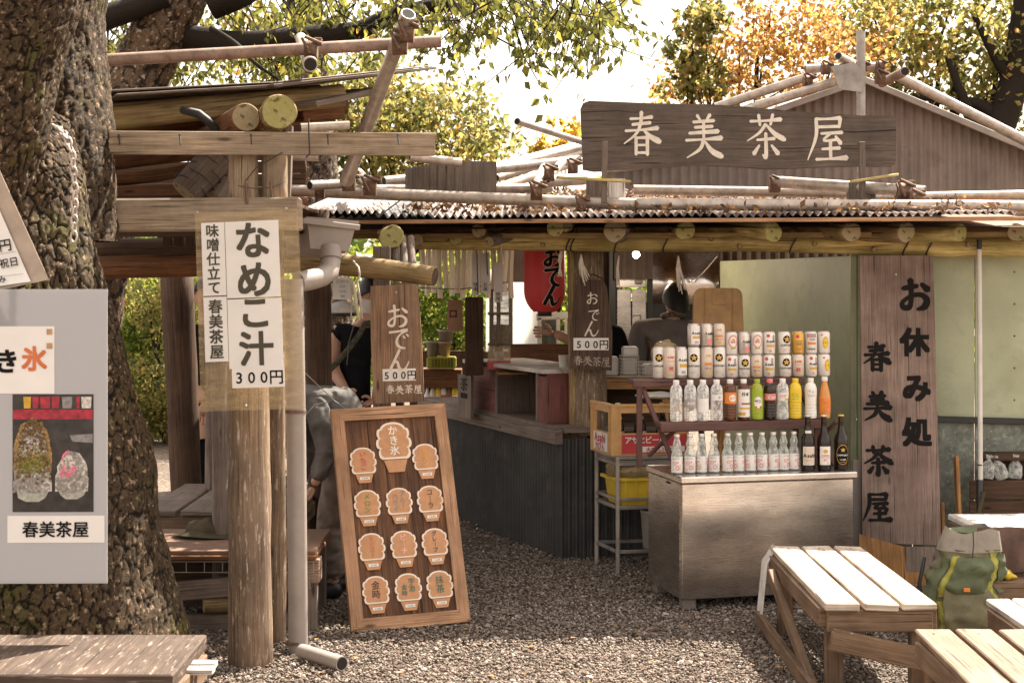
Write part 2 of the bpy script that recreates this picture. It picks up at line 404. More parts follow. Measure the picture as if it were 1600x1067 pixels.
def brush(mb, ch, M, size, fat=1.0, mi=0, z=.001, sx=1.0):
    """one brush-written character of the given size centred on M's origin"""
    for st in BR[ch]:
        pts = [Vector((x - 50, y - 50, wd)) for x, y, wd in st]
        if len(pts) > 2:
            q = [pts[0] * 2 - pts[1]] + pts + [pts[-1] * 2 - pts[-2]]; res = []
            for i in range(1, len(q) - 2):
                for k in range(5):
                    t = k / 5; a, b, c, d = q[i - 1:i + 3]
                    res.append(.5 * ((2 * b) + (c - a) * t + (2 * a - 5 * b + 4 * c - d) * t * t + (3 * b - a - 3 * c + d) * t ** 3))
            res.append(pts[-1]); pts = res
        n = len(pts); L, Rr = [], []
        for i in range(n):
            t = pts[min(i + 1, n - 1)] - pts[max(i - 1, 0)]; t = Vector((t.x, t.y)).normalized(); nrm = Vector((-t.y, t.x)); hw = max(.8, pts[i].z * .62 * fat)
            c = Vector((pts[i].x, pts[i].y)); L.append(c + nrm * hw); Rr.append(c - nrm * hw)
        out = []
        t0 = (pts[0] - pts[1]).xy.normalized(); t1 = (pts[-1] - pts[-2]).xy.normalized()
        out.append(pts[0].xy + t0 * pts[0].z * .5 * fat); L = L; allv = [out[0]] + [p for ab in zip(L, Rr) for p in ab] + [pts[-1].xy + t1 * pts[-1].z * .5 * fat]
        fs = [[0, 2, 1]] + [[1 + 2 * i, 2 + 2 * i, 4 + 2 * i, 3 + 2 * i] for i in range(n - 1)] + [[2 * n - 1, 2 * n, 2 * n + 1]]
        zz = z + random.random() * .0003
        mb.add([M @ Vector((p.x * size * sx / 100, p.y * size / 100, zz + i * 1.2e-5)) for i, p in enumerate(allv)], fs, None, mi)
# ------------------------------------------------------------------ the materials
W_new = wood('timber_light', (.19, .135, .09), (.42, .33, .235), grey=(.25, .2, .155), fine=55)
W_post = wood('timber_weathered', (.12, .08, .052), (.31, .225, .155), fine=90, streak=(.56, .46, .36), grey=(.17, .125, .095), bs=1)
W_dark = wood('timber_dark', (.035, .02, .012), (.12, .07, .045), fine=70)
W_red = wood('timber_red', (.10, .045, .022), (.26, .13, .07), fine=60)
W_grey = wood('timber_grey', (.11, .085, .07), (.25, .2, .165), fine=110, grey=(.15, .12, .10), bs=.8)
W_slab = wood('timber_slab', (.09, .07, .058), (.145, .112, .092), fine=60, grey=(.10, .078, .064), bs=.9)
W_frame = wood('timber_frame', (.27, .15, .085), (.48, .30, .19), fine=50, grey=(.34, .2, .125), bs=.3)
W_board = wood('timber_stained', (.045, .022, .014), (.21, .105, .055), fine=38, grey=(.07, .035, .022), bs=.7)
W_sign = wood('timber_sign', (.14, .085, .055), (.34, .22, .145), fine=75, grey=(.2, .13, .09), bs=.8)
W_signd = wood('timber_sign_dark', (.05, .03, .022), (.13, .083, .06), fine=60)
W_tall = wood('timber_tall', (.16, .115, .095), (.30, .225, .19), fine=85, grey=(.2, .14, .115))
W_moss = wood('log_mossy', (.3, .23, .09), (.66, .54, .27), fine=26, moss=.33, mosscol=(.33, .3, .09), grey=(.28, .22, .09))
W_log = wood('log_bark_stripped', (.15, .1, .05), (.42, .31, .17), fine=28, moss=.2, mosscol=(.24, .22, .07))
W_ply = wood('plywood', (.24, .12, .05), (.42, .24, .11), fine=30, knots=False)
W_bench = wood('bench_plank', (.17, .115, .08), (.36, .26, .19), fine=60, streak=(.6, .5, .42), grey=(.2, .13, .1))
W_benchr = wood('bench_frame', (.10, .065, .042), (.25, .17, .11), fine=70, grey=(.13, .085, .06))
W_white = wood('plank_pale', (.5, .45, .4), (.78, .74, .68), fine=60, grey=(.55, .5, .45), knots=False)
W_rack = wood('red_brown_rack', (.08, .043, .038), (.15, .082, .07), fine=40, knots=False, grey=(.11, .06, .052))
W_redbox = wood('red_painted_board', (.12, .045, .04), (.22, .09, .078), fine=40, knots=False, grey=(.15, .06, .052))
E_log = endgrain('log_end', (.2, .15, .08), (.4, .32, .19), moss=.35)
E_moss = endgrain('log_end_mossy', (.2, .18, .06), (.42, .38, .16), moss=.6)
M_pipe = plain('galvanised_pipe', (.48, .41, .35), .42, .45, .25, 14, .25, 60, dirt=(.30, .2, .15))
M_pipered = plain('rusty_pipe', (.34, .235, .19), .6, .3, .25, 14, .3, 60, dirt=(.16, .08, .05))
M_hole = plain('pipe_inside', (.02, .016, .014), .9, 0)
M_rust = plain('rusty_clamp', (.2, .12, .08), .75, .3, .35, 40, .6, 150, dirt=(.1, .05, .03))
M_wire = plain('black_wire', (.03, .025, .022), .6)
M_pvc = plain('grey_pvc', (.31, .265, .235), .5, 0, .14, 6, .08, 60, dirt=(.3, .25, .2))
M_zinc = plain('corrugated_zinc', (.22, .17, .145), .6, .25, .3, 3, .2, 30, dirt=(.12, .09, .07))
M_gable = plain('corrugated_brown', (.24, .185, .155), .7, .1, .2, 2, .2, 30, dirt=(.17, .12, .1))
M_corr = plain('corrugated_dark', (.06, .057, .055), .55, .2, .3, 3, .2, 40, dirt=(.09, .08, .07))
M_green = plain('green_panel', (.42, .44, .29), .55, 0, .14, 2.5, .08, 40, dirt=(.33, .34, .22))
M_greent = plain('green_trim', (.36, .38, .23), .5, 0, .12, 6, .05)
M_greypanel = plain('grey_panel', (.2, .21, .17), .5, 0, .35, 14, .1, 40, dirt=(.38, .42, .32))
def steel():
    m, nt, b = newmat('stainless_steel'); tc = node(nt, 'ShaderNodeTexCoord').outputs['Object']
    n1 = noise(nt, mapping(nt, tc, (3, 3, 8)), 1.6, 5, .6); n2 = noise(nt, mapping(nt, tc, (2, 2, 90)), 6, 3, .6)
    lk(nt, ramp(nt, n1, [(.25, (.42, .38, .355)), (.75, (.72, .67, .63))]), b.inputs['Base Color']); b.inputs['Metallic'].default_value = 1
    lk(nt, ramp(nt, n2, [(.2, (.2, .2, .2)), (.8, (.34, .34, .34))]), b.inputs['Roughness']); b.inputs['Anisotropic'].default_value = .5
    p = bump(nt, noise(nt, mapping(nt, tc, (2, 2, 2)), 1.1, 1, .3), b, .12, .03); return m
M_steel = steel()
M_steeldk = plain('steel_dull', (.33, .29, .26), .45, .6, .25, 8, .1)
M_paper = plain('white_paper', (.76, .72, .67), .6, 0, .05, 5, .05)
M_ink = plain('black_ink', (.012, .010, .009), .8, 0, .1, Specular_IOR_Level=.15)
M_inkbr = plain('brown_black_ink', (.055, .042, .02), .55, 0, .1)
M_wpaint = plain('cream_paint', (.74, .65, .54), .6, 0, .12, 30, .2, 120)
M_blackpl = plain('black_plastic', (.015, .015, .015), .4)
M_tape = plain('white_rope', (.62, .54, .44), .9, 0, .2, 40, .4, 300)
M_skin = plain('skin', (.48, .27, .18), .5, 0, .1, 8, .1, 200, Subsurface_Weight=.08)
M_hair = plain('black_hair', (.012, .010, .009), .5, 0, .3, 60, .5, 200)
M_tshirt = plain('black_cloth', (.012, .012, .014), .9, 0, .3, 12, .5, 60, Specular_IOR_Level=.08)
M_greycl = plain('grey_jacket_cloth', (.15, .14, .13), .85, 0, .2, 9, .5, 45, Specular_IOR_Level=.08)
M_seam = plain('pale_seam', (.3, .29, .27), .8)
M_khaki = plain('khaki_cloth', (.23, .185, .15), .9, 0, .25, 10, .6, 40, Specular_IOR_Level=.08)
M_shirt = plain('grey_shirt_cloth', (.24, .205, .19), .9, 0, .15, 10, .5, 50, Specular_IOR_Level=.08)
M_whitecl = plain('white_cloth', (.6, .57, .53), .9, 0, .15, 20, .5, 60, Specular_IOR_Level=.08)
M_olive = plain('olive_cloth', (.085, .072, .045), .9, 0, .2, 14, .5, 60, Specular_IOR_Level=.08)
M_whitepl = plain('white_plastic', (.6, .55, .5), .45, 0, .08)
M_yellow = plain('yellow_plastic', (.62, .43, .03), .45, 0, .12)
M_orangepl = plain('orange_tan_plastic', (.62, .36, .14), .45, 0, .12, dirt=(.45, .25, .1))
M_redlbl = plain('red_label', (.5, .04, .05), .5, 0, .12)
M_tan = plain('tan_leather', (.27, .14, .04), .6, 0, .2, 12, .4, 120)
def clearish(name, col, f):
    m, nt, b = newmat(name); tc = node(nt, 'ShaderNodeTexCoord').outputs['Object']; n = noise(nt, mapping(nt, tc, (1, 1, .6)), 55, 3, .6)
    b.inputs['Base Color'].default_value = c4(col); b.inputs['Roughness'].default_value = .06; b.inputs['Specular IOR Level'].default_value = .9; bump(nt, n, b, .6, .004)
    t = node(nt, 'ShaderNodeBsdfTransparent'); t.inputs[0].default_value = (.96, .97, .96, 1); ms = node(nt, 'ShaderNodeMixShader'); lw = node(nt, 'ShaderNodeLayerWeight'); lw.inputs[0].default_value = .45
    lk(nt, mixc(nt, .5, lw.outputs['Facing'], ramp(nt, n, [(.4, (f * .3,) * 3), (.62, (f * 1.6,) * 3)])), ms.inputs[0]); lk(nt, t.outputs[0], ms.inputs[1]); lk(nt, b.outputs[0], ms.inputs[2]); lk(nt, ms.outputs[0], nt.nodes['Material Output'].inputs[0]); return m
def glassy(name, col, rough=.06, alpha=.8, ior=1.33):
    m, nt, b = newmat(name); b.inputs['Base Color'].default_value = c4(col); b.inputs['Roughness'].default_value = rough
    b.inputs['Transmission Weight'].default_value = alpha; b.inputs['IOR'].default_value = ior
    tc = node(nt, 'ShaderNodeTexCoord').outputs['Object']; bump(nt, noise(nt, tc, 60, 3, .5), b, .25, .004); return m
G_clear = clearish('clear_plastic', (.9, .88, .86), .75)
G_glass = clearish('clear_glass', (.7, .72, .68), .55)
G_brown = glassy('brown_glass', (.018, .009, .005), .06, .05, 1.45)
def film(name, col, mixf, rough=.2):
    m, nt, b = newmat(name); b.inputs['Base Color'].default_value = c4(col); b.inputs['Roughness'].default_value = rough
    tc = node(nt, 'ShaderNodeTexCoord').outputs['Object']; n = noise(nt, mapping(nt, tc, (3, 3, 14), (0, 0, 0)), 3, 5, .7); bump(nt, n, b, .5, .01)
    t = node(nt, 'ShaderNodeBsdfTransparent'); ms = node(nt, 'ShaderNodeMixShader')
    lk(nt, ramp(nt, n, [(.35, (mixf * .6,) * 3), (.7, (min(1, mixf * 1.5),) * 3)]), ms.inputs[0])
    lk(nt, t.outputs[0], ms.inputs[1]); lk(nt, b.outputs[0], ms.inputs[2]); lk(nt, ms.outputs[0], nt.nodes['Material Output'].inputs[0]); return m
M_film = film('clear_film', (.5, .36, .18), .42)
M_filmtub = None
def translucent(name, col, f=.55):
    m, nt, b = newmat(name); b.inputs['Base Color'].default_value = c4(col); b.inputs['Roughness'].default_value = .45
    tc = node(nt, 'ShaderNodeTexCoord').outputs['Object']; bump(nt, noise(nt, tc, 30, 3), b, .05, .003)
    t = node(nt, 'ShaderNodeBsdfTranslucent'); t.inputs[0].default_value = c4(col); ms = node(nt, 'ShaderNodeMixShader'); ms.inputs[0].default_value = f
    lk(nt, b.outputs[0], ms.inputs[1]); lk(nt, t.outputs[0], ms.inputs[2]); lk(nt, ms.outputs[0], nt.nodes['Material Output'].inputs[0]); return m
M_filmtub = translucent('hanging_film', (.8, .7, .6), .6)
M_acryl = translucent('white_translucent_board', (.46, .45, .455), .45)
M_lampsh = translucent('red_lantern_paper', (.78, .09, .1), .4)
M_whitewall = translucent('white_sheet_wall', (.9, .9, .88), .6)
def emit(name, col, st):
    m, nt, b = newmat(name); b.inputs['Emission Color'].default_value = c4(col); b.inputs['Emission Strength'].default_value = st; return m
M_bulb = emit('lit_bulb', (1, .9, .7), 12)
def barkmat(name, dark, light, moss=.35, sc=1.0, warm=(.16, .09, .045)):
    m, nt, b = newmat(name); ob = node(nt, 'ShaderNodeTexCoord').outputs['Object']
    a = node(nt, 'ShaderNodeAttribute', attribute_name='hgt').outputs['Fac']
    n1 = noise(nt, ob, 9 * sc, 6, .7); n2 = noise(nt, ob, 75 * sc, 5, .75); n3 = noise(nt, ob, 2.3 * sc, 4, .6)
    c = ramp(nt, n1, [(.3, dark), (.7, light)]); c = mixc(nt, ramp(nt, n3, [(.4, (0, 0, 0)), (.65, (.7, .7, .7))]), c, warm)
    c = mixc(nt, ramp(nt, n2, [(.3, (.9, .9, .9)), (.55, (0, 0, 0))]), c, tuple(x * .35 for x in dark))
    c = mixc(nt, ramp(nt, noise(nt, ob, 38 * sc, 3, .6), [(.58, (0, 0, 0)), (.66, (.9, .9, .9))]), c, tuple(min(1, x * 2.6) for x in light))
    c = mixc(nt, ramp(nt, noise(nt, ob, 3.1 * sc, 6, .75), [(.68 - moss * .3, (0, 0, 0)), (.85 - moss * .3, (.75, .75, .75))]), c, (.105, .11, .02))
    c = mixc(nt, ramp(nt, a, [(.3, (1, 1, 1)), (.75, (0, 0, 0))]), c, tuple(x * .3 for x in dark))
    lk(nt, c, b.inputs['Base Color']); b.inputs['Roughness'].default_value = .75; b.inputs['Specular IOR Level'].default_value = .12
    p = bump(nt, n2, b, .9, .012); bump(nt, n1, b, .5, .02, p); return m
M_bark = barkmat('bark_rough', (.042, .029, .018), (.135, .095, .062), .5, warm=(.085, .052, .026))
M_bark2 = barkmat('bark_smooth', (.08, .06, .045), (.2, .155, .12), .3, .8)
LC_green = [(0, (.055, .06, .02)), (.4, (.12, .125, .03)), (.75, (.26, .23, .05)), (.93, (.32, .2, .04)), (1, (.4, .13, .03))]
LC_bush = [(0, (.06, .07, .022)), (.35, (.13, .13, .04)), (.7, (.27, .235, .075)), (1, (.36, .22, .075))]
LC_yel = [(0, (.2, .17, .03)), (.5, (.45, .31, .05)), (.85, (.55, .28, .05)), (1, (.55, .18, .04))]
LC_org = [(0, (.15, .08, .03)), (.4, (.3, .15, .05)), (.7, (.36, .25, .08)), (1, (.22, .21, .06))]
M_leafA = attrmat('leaves_green', LC_green, .5, .5, detail=30); M_leafB = attrmat('leaves_bush', LC_bush, .55, .5, detail=20)
M_leafY = attrmat('leaves_yellow', LC_yel, .55, .5); M_leafO = attrmat('leaves_orange', LC_org, .55, .55)
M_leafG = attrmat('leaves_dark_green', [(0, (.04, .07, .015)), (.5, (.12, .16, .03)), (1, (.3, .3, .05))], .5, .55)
M_stone = attrmat('gravel_stones', [(0, (.06, .046, .036)), (.3, (.14, .108, .086)), (.6, (.235, .19, .157)), (.86, (.35, .3, .255)), (1, (.62, .56, .5))], .8, 0, bs=.3, detail=90)
M_litter = attrmat('fallen_leaves', [(0, (.08, .045, .03)), (.65, (.17, .09, .05)), (.92, (.36, .2, .07)), (1, (.5, .33, .1))], .7, .15)
def groundmat():
    m, nt, b = newmat('gravel_ground'); ob = node(nt, 'ShaderNodeTexCoord').outputs['Object']
    v = node(nt, 'ShaderNodeTexVoronoi'); lk(nt, ob, v.inputs['Vector']); v.inputs['Scale'].default_value = 42
    c = mixc(nt, 1.0, ramp(nt, noise(nt, ob, 1.2, 5, .6), [(.3, (.09, .062, .044)), (.7, (.18, .13, .095))]), ramp(nt, v.outputs['Color'], [(.1, (.45, .45, .45)), (.9, (1.3, 1.3, 1.3))]), 'MULTIPLY')
    lk(nt, c, b.inputs['Base Color']); b.inputs['Roughness'].default_value = .9; bump(nt, v.outputs['Distance'], b, .9, .02); return m
M_ground = groundmat()

# ------------------------------------------------------------------ ground, gravel
def ground():
    mb = MB(); xs = [-400, -60, -12, -6] + [-5 + i * .5 for i in range(25)] + [9, 14, 60, 400]; ys = [-60, -5, 2] + [3 + i * .5 for i in range(30)] + [20, 30, 60, 150, 500]
    def g(u, v):
        x, y = xs[round(u * (len(xs) - 1))], ys[round(v * (len(ys) - 1))]; q = np.array([[x * .7, y * .7, 0.]])
        return Vector((x, y, -.012 + (float(vnoise(q)[0]) - .5) * (.03 if abs(x) < 9 and 0 < y < 18 else .2)))
    mb.grid(g, len(xs) - 1, len(ys) - 1); tag(mb.build('ground', M_ground), kind='structure')
ground()
def add_attr(me, name, vals):
    a = me.attributes.new(name, 'FLOAT', 'POINT'); a.data.foreach_set('value', np.asarray(vals, dtype=np.float32))
def np_mesh(name, verts, faces, mat, parent=None, rn=None, smooth=False, kind=None, attr='rnd', uv=None, label=None):
    if parent is not None:
        inv = np.array(WM[parent.name].inverted()); verts = verts @ inv[:3, :3].T + inv[:3, 3]
    me = bpy.data.meshes.new(name); nv, (nf, k) = len(verts), faces.shape
    me.vertices.add(nv); me.vertices.foreach_set('co', verts.astype(np.float32).ravel())
    me.loops.add(nf * k); me.loops.foreach_set('vertex_index', faces.astype(np.int32).ravel())
    me.polygons.add(nf); me.polygons.foreach_set('loop_start', np.arange(nf, dtype=np.int32) * k)
    me.polygons.foreach_set('use_smooth', np.full(nf, smooth))
    me.update(calc_edges=True); me.materials.append(mat)
    if rn is not None: add_attr(me, attr, rn)
    return link(name, me, parent, label, kind)
def rotm(n, rng=RNG, tilt=None):
    q = rng.normal(size=(n, 4)); q /= np.linalg.norm(q, axis=1)[:, None]; a, b, c, d = q.T
    return np.stack([np.stack([1 - 2 * (c * c + d * d), 2 * (b * c - a * d), 2 * (b * d + a * c)], 1), np.stack([2 * (b * c + a * d), 1 - 2 * (b * b + d * d), 2 * (c * d - a * b)], 1), np.stack([2 * (b * d - a * c), 2 * (c * d + a * b), 1 - 2 * (b * b + c * c)], 1)], 1)
t_ = (1 + 5 ** .5) / 2
ICO_V = np.array([(-1, t_, 0), (1, t_, 0), (-1, -t_, 0), (1, -t_, 0), (0, -1, t_), (0, 1, t_), (0, -1, -t_), (0, 1, -t_), (t_, 0, -1), (t_, 0, 1), (-t_, 0, -1), (-t_, 0, 1)], float) / math.sqrt(1 + t_ * t_)
ICO_F = np.array([(0, 11, 5), (0, 5, 1), (0, 1, 7), (0, 7, 10), (0, 10, 11), (1, 5, 9), (5, 11, 4), (11, 10, 2), (10, 7, 6), (7, 1, 8), (3, 9, 4), (3, 4, 2), (3, 2, 6), (3, 6, 8), (3, 8, 9), (4, 9, 5), (2, 4, 11), (6, 2, 10), (8, 6, 7), (9, 8, 1)])
def stones():
    pts = []
    def patch(n, x0, x1, y0, y1, s0, s1):
        x = RNG.uniform(x0, x1, n); y = RNG.uniform(y0, y1, n); s = RNG.gamma(4, 1, n) / 4; s = s0 + (s1 - s0) * np.clip(s / 2.2, 0, 1)
        keep = (np.abs(x) < y * .36); pts.append(np.stack([x, y, s], 1)[keep])
    patch(78000, -1.7, 2.4, 5.9, 9.6, .0036, .0108); patch(10000, -2.2, 3.2, 9.6, 13.5, .007, .016); patch(900, -1.3, 2.3, 5.9, 8.5, .012, .02)
    p = np.concatenate(pts); n = len(p)
    v = ICO_V[None] * (1 + RNG.uniform(-.28, .28, (n, 12))[:, :, None]) * RNG.uniform(.6, 1.15, (n, 1, 3)) * p[:, 2][:, None, None]
    v = np.einsum('nij,nkj->nki', rotm(n), v); v[:, :, 2] *= .75
    v += np.stack([p[:, 0], p[:, 1], RNG.uniform(-.004, .008, n)], 1)[:, None]
    f = (ICO_F[None] + (np.arange(n) * 12)[:, None, None]).reshape(-1, 3)
    np_mesh('gravel', v.reshape(-1, 3), f, M_stone, rn=np.repeat(RNG.beta(2.2, 2.6, n), 12), kind='stuff')
stones()
LEAF = np.array([(0, 0, 0), (.32, .35, .07), (0, 1, 0), (-.32, .35, .07), (.0, .5, -.04)]); LEAF_F = np.array([(0, 1, 4), (1, 2, 4), (2, 3, 4), (3, 0, 4)])
def leaves_np(c, size, droop=0.0, seed=1, flat=False, var=.35):
    rng = np.random.default_rng(seed); n = len(c); Rm = rotm(n, rng)
    if flat: Rm = np.broadcast_to(np.eye(3), (n, 3, 3)).copy(); a = rng.uniform(0, 6.28, n); Rm[:, 0, 0] = np.cos(a); Rm[:, 0, 1] = -np.sin(a); Rm[:, 1, 0] = np.sin(a); Rm[:, 1, 1] = np.cos(a)
    s = size * rng.uniform(1 - var, 1 + var, n)
    v = np.einsum('nij,kj->nki', Rm, LEAF) * s[:, None, None]
    if droop:   # turn the leaf's long axis towards the ground
        d = Rm[:, :, 1] * (1 - droop) + np.array([0, 0, -1]) * droop; d /= np.linalg.norm(d, axis=1)[:, None]
        x = np.cross(d, Rm[:, :, 2]); x /= np.linalg.norm(x, axis=1)[:, None] + 1e-9; z = np.cross(x, d); B = np.stack([x, d, z], 2)
        v = np.einsum('nij,kj->nki', B, LEAF) * s[:, None, None]
    v += c[:, None]; f = (LEAF_F[None] + (np.arange(n) * 5)[:, None, None]).reshape(-1, 3)
    return v.reshape(-1, 3), f, rng
def litter():
    n = 420; x = RNG.uniform(-1.6, 2.2, n); y = RNG.uniform(6.1, 10.5, n); z = RNG.uniform(.012, .022, n)
    v, f, r = leaves_np(np.stack([x, y, z], 1), .028, flat=True, seed=5, var=.5); np_mesh('fallen_leaves', v, f, M_litter, rn=np.repeat(r.uniform(0, 1, n) ** 1.3, 5), kind='stuff')
litter()

# ------------------------------------------------------------------ trees
def bark_tube(name, pts, rad, seg, rows, mat, parent, amp=.02, cell=14, lump=.06, flare=0, stretch=2.4, seed=0):
    pts = np.array(pts, float); rad = np.array(rad, float); t = np.linspace(0, 1, len(pts)); T = np.linspace(0, 1, rows)
    def sm(a):
        from_ = np.interp(T, t, a); k = max(1, rows // (len(pts) * 3)); ker = np.ones(2 * k + 1) / (2 * k + 1); return np.convolve(np.pad(from_, k, 'edge'), ker, 'valid')
    C = np.stack([sm(pts[:, i]) for i in range(3)], 1); Rr = sm(rad)
    D = np.gradient(C, axis=0); D /= np.linalg.norm(D, axis=1)[:, None]; ref = np.array([0, 1., 0]) if abs(D[0, 1]) < .8 else np.array([1., 0, 0])
    N = ref - D * (D @ ref)[:, None]; N /= np.linalg.norm(N, axis=1)[:, None]; B = np.cross(D, N)
    a = np.linspace(0, 2 * math.pi, seg, endpoint=False); dirv = N[:, None] * np.cos(a)[None, :, None] + B[:, None] * np.sin(a)[None, :, None]
    base = C[:, None] + dirv * Rr[:, None, None]; p = base.reshape(-1, 3); q = p * np.array([1, 1, 1 / stretch]) * cell
    wrp = np.stack([fbm(p * 11, 4, 11), fbm(p * 11, 4, 21), fbm(p * 8, 4, 31)], 1) * 1.5
    f1, f2 = worley(q + wrp, seed); crack = np.clip((f2 - f1) / .16, 0, 1); fine = fbm(p * 70 * np.array([1, 1, .6]), 3, 5)
    L = (fbm(p * 2.2, 3, 3 + seed) - .45) * lump * 2
    if flare:
        z = p[:, 2]; ang = np.tile(a, rows); L = L + flare * np.exp(-np.clip(z, 0, 9) / .28) * (.5 + .5 * np.sin(ang * 5 + 1.3)) + .018 * np.sin(ang * 4 + p[:, 2] * 1.5)
    mid_ = fbm(p * np.array([16, 16, 7]) + wrp * .5, 3, 77); d = (crack ** .8 - 1) * amp * .5 + (fine - .47) * amp * .7 + (mid_ - .45) * amp * 1.5 + L
    v = p + dirv.reshape(-1, 3) * d[:, None]
    i, j = np.meshgrid(np.arange(rows - 1), np.arange(seg), indexing='ij'); j2 = (j + 1) % seg
    f = np.stack([i * seg + j, i * seg + j2, (i + 1) * seg + j2, (i + 1) * seg + j], 2).reshape(-1, 4)
    return np_mesh(name, v, f, mat, parent, rn=crack * .7 + fine * .3, smooth=True, attr='hgt')
def crown(name, centres, radii, n, size, mat, parent, seed, droop=.3, shell=.35, tint=None, squash=1):
    rng = np.random.default_rng(seed); centres = np.array(centres, float); radii = np.array(radii, float)
    w_ = radii ** 2; k = rng.choice(len(centres), n, p=w_ / w_.sum()); d = rng.normal(size=(n, 3)); d /= np.linalg.norm(d, axis=1)[:, None]
    r = rng.uniform(shell, 1, n) ** .6; c = centres[k] + d * (r * radii[k])[:, None] * np.array([1, 1, .7 * squash])
    # gather the leaves in small sprays so that gaps show between them
    m = max(8, n // 14); sp = c[rng.integers(0, n, m)]; g = rng.integers(0, m, n); c = sp[g] + rng.normal(size=(n, 3)) * radii[k][:, None] * .12
    v, f, r2 = leaves_np(c, size, droop, seed + 1); tt = np.clip(r2.beta(2, 2.4, n) + (rng.uniform(-.25, .25, m))[g], 0, 1)
    return np_mesh(name, v, f, mat, parent, rn=np.repeat(tt, 5), kind='stuff')
def limbs(parent, mat, start, ends, r0, name='branch', seg=8, sub=3, seed=0):
    rr = random.Random(seed)
    for e in ends:
        s_, e = Vector(start if not isinstance(start, list) else rr.choice(start)), Vector(e); pts = []; L = (e - s_).length
        mid = s_.lerp(e, .5) + Vector((rr.uniform(-1, 1), rr.uniform(-1, 1), rr.uniform(0, 1.2))) * L * .12
        for k in range(9):
            t = k / 8; pts.append((s_ * (1 - t) ** 2 + mid * 2 * t * (1 - t) + e * t * t) + Vector((rr.uniform(-1, 1), rr.uniform(-1, 1), rr.uniform(-1, 1))) * L * .012)
        mb = MB(); mb.tube(pts, [r0 * (1 - .82 * k / 8) for k in range(9)], seg, True, 0, 0, .1)
        for _ in range(sub):
            k = rr.randint(3, 7); a = pts[k]; b = a + Vector((rr.uniform(-1, 1), rr.uniform(-1, 1), rr.uniform(-.3, 1))).normalized() * L * rr.uniform(.2, .4)
            m_ = a.lerp(b, .5) + Vector((rr.uniform(-1, 1), rr.uniform(-1, 1), rr.uniform(-1, 1))) * L * .04
            mb.tube([a, m_, b], [r0 * (1 - .82 * k / 8) * .6, r0 * .18, r0 * .06], 6, True, 0, 0)
        mb.build(name, mat, parent)
# big tree on the left
tA = thing('old_tree', 'huge rough mossy tree trunk at the left edge, forked above a chain', 'tree', (-1.95, 6.2, 0))
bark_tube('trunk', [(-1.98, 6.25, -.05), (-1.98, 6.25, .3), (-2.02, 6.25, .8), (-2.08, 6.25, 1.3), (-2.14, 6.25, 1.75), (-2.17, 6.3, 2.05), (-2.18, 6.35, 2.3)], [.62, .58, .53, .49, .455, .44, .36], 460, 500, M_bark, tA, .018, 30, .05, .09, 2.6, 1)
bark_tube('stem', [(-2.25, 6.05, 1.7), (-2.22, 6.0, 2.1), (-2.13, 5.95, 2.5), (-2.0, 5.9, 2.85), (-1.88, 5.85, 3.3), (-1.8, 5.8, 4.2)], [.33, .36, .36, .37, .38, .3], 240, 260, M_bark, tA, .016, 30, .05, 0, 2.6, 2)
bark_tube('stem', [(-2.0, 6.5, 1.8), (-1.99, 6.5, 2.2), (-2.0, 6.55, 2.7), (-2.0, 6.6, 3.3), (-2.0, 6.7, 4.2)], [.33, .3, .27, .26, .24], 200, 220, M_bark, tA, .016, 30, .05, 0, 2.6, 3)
# moss-covered lip under the fork
limbs(tA, M_bark2, (-1.8, 5.8, 3.9), [(-.6, 7.6, 4.9), (-2.6, 8.4, 5.0), (.4, 5.8, 5.3), (-.5, 4.2, 5.2)], .13, seed=4)
crown('crown', [(-1.5, 5.5, 4.6), (-.2, 5.8, 4.9), (-2.6, 7.4, 4.6), (1.6, 5.2, 5.4), (-.6, 4.0, 5.0), (2.6, 7.0, 5.8)], [1.2, 1.0, 1.1, .8, 1.0, .9], 5200, .10, M_leafA, tA, 31, .4)
# tree right behind the shelter: dark leaning trunk and a long arching branch over the yard
tB = thing('leaning_tree', 'dark trunk leaning right behind the shelter roof with a long arching leafy branch', 'tree', (-2.9, 10.2, 0))
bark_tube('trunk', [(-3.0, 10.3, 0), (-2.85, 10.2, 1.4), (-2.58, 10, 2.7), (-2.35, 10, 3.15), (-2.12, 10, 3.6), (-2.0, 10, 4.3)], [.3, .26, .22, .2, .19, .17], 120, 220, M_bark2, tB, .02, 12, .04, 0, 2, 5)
def arch(Y, pts, r0, r1, name, parent):
    mb = MB(); q = [P(x, y, Y + dy) for x, y, dy in pts]; n = len(q); out = []
    ext = [q[0] * 2 - q[1]] + q + [q[-1] * 2 - q[-2]]
    for i in range(1, n):
        for k in range(4):
            t = k / 4; a, b, c, d = ext[i - 1:i + 3]; out.append(.5 * ((2 * b) + (c - a) * t + (2 * a - 5 * b + 4 * c - d) * t * t + (3 * b - a - 3 * c + d) * t ** 3))
    out.append(q[-1]); m = len(out); mb.tube(out, [r0 + (r1 - r0) * i / (m - 1) for i in range(m)], 10, True, 0, 0, .12); mb.build(name, M_bark2, parent); return out
b1 = arch(9.6, [(290, 60, .4), (380, 68, .2), (480, 58, 0), (560, 48, 0), (620, 22, 0), (700, 6, 0), (790, -10, 0), (900, -30, 0)], .085, .03, 'branch', tB)
arch(9.8, [(160, 30, 0), (215, 12, 0), (260, -6, 0)], .09, .07, 'branch', tB)
arch(9.8, [(330, 10, 0), (380, -10, 0), (430, -40, .3)], .09, .07, 'branch', tB)
arch(9.4, [(330, 45, .1), (370, 70, 0), (400, 100, -.2), (450, 135, -.2)], .022, .006, 'twig', tB)
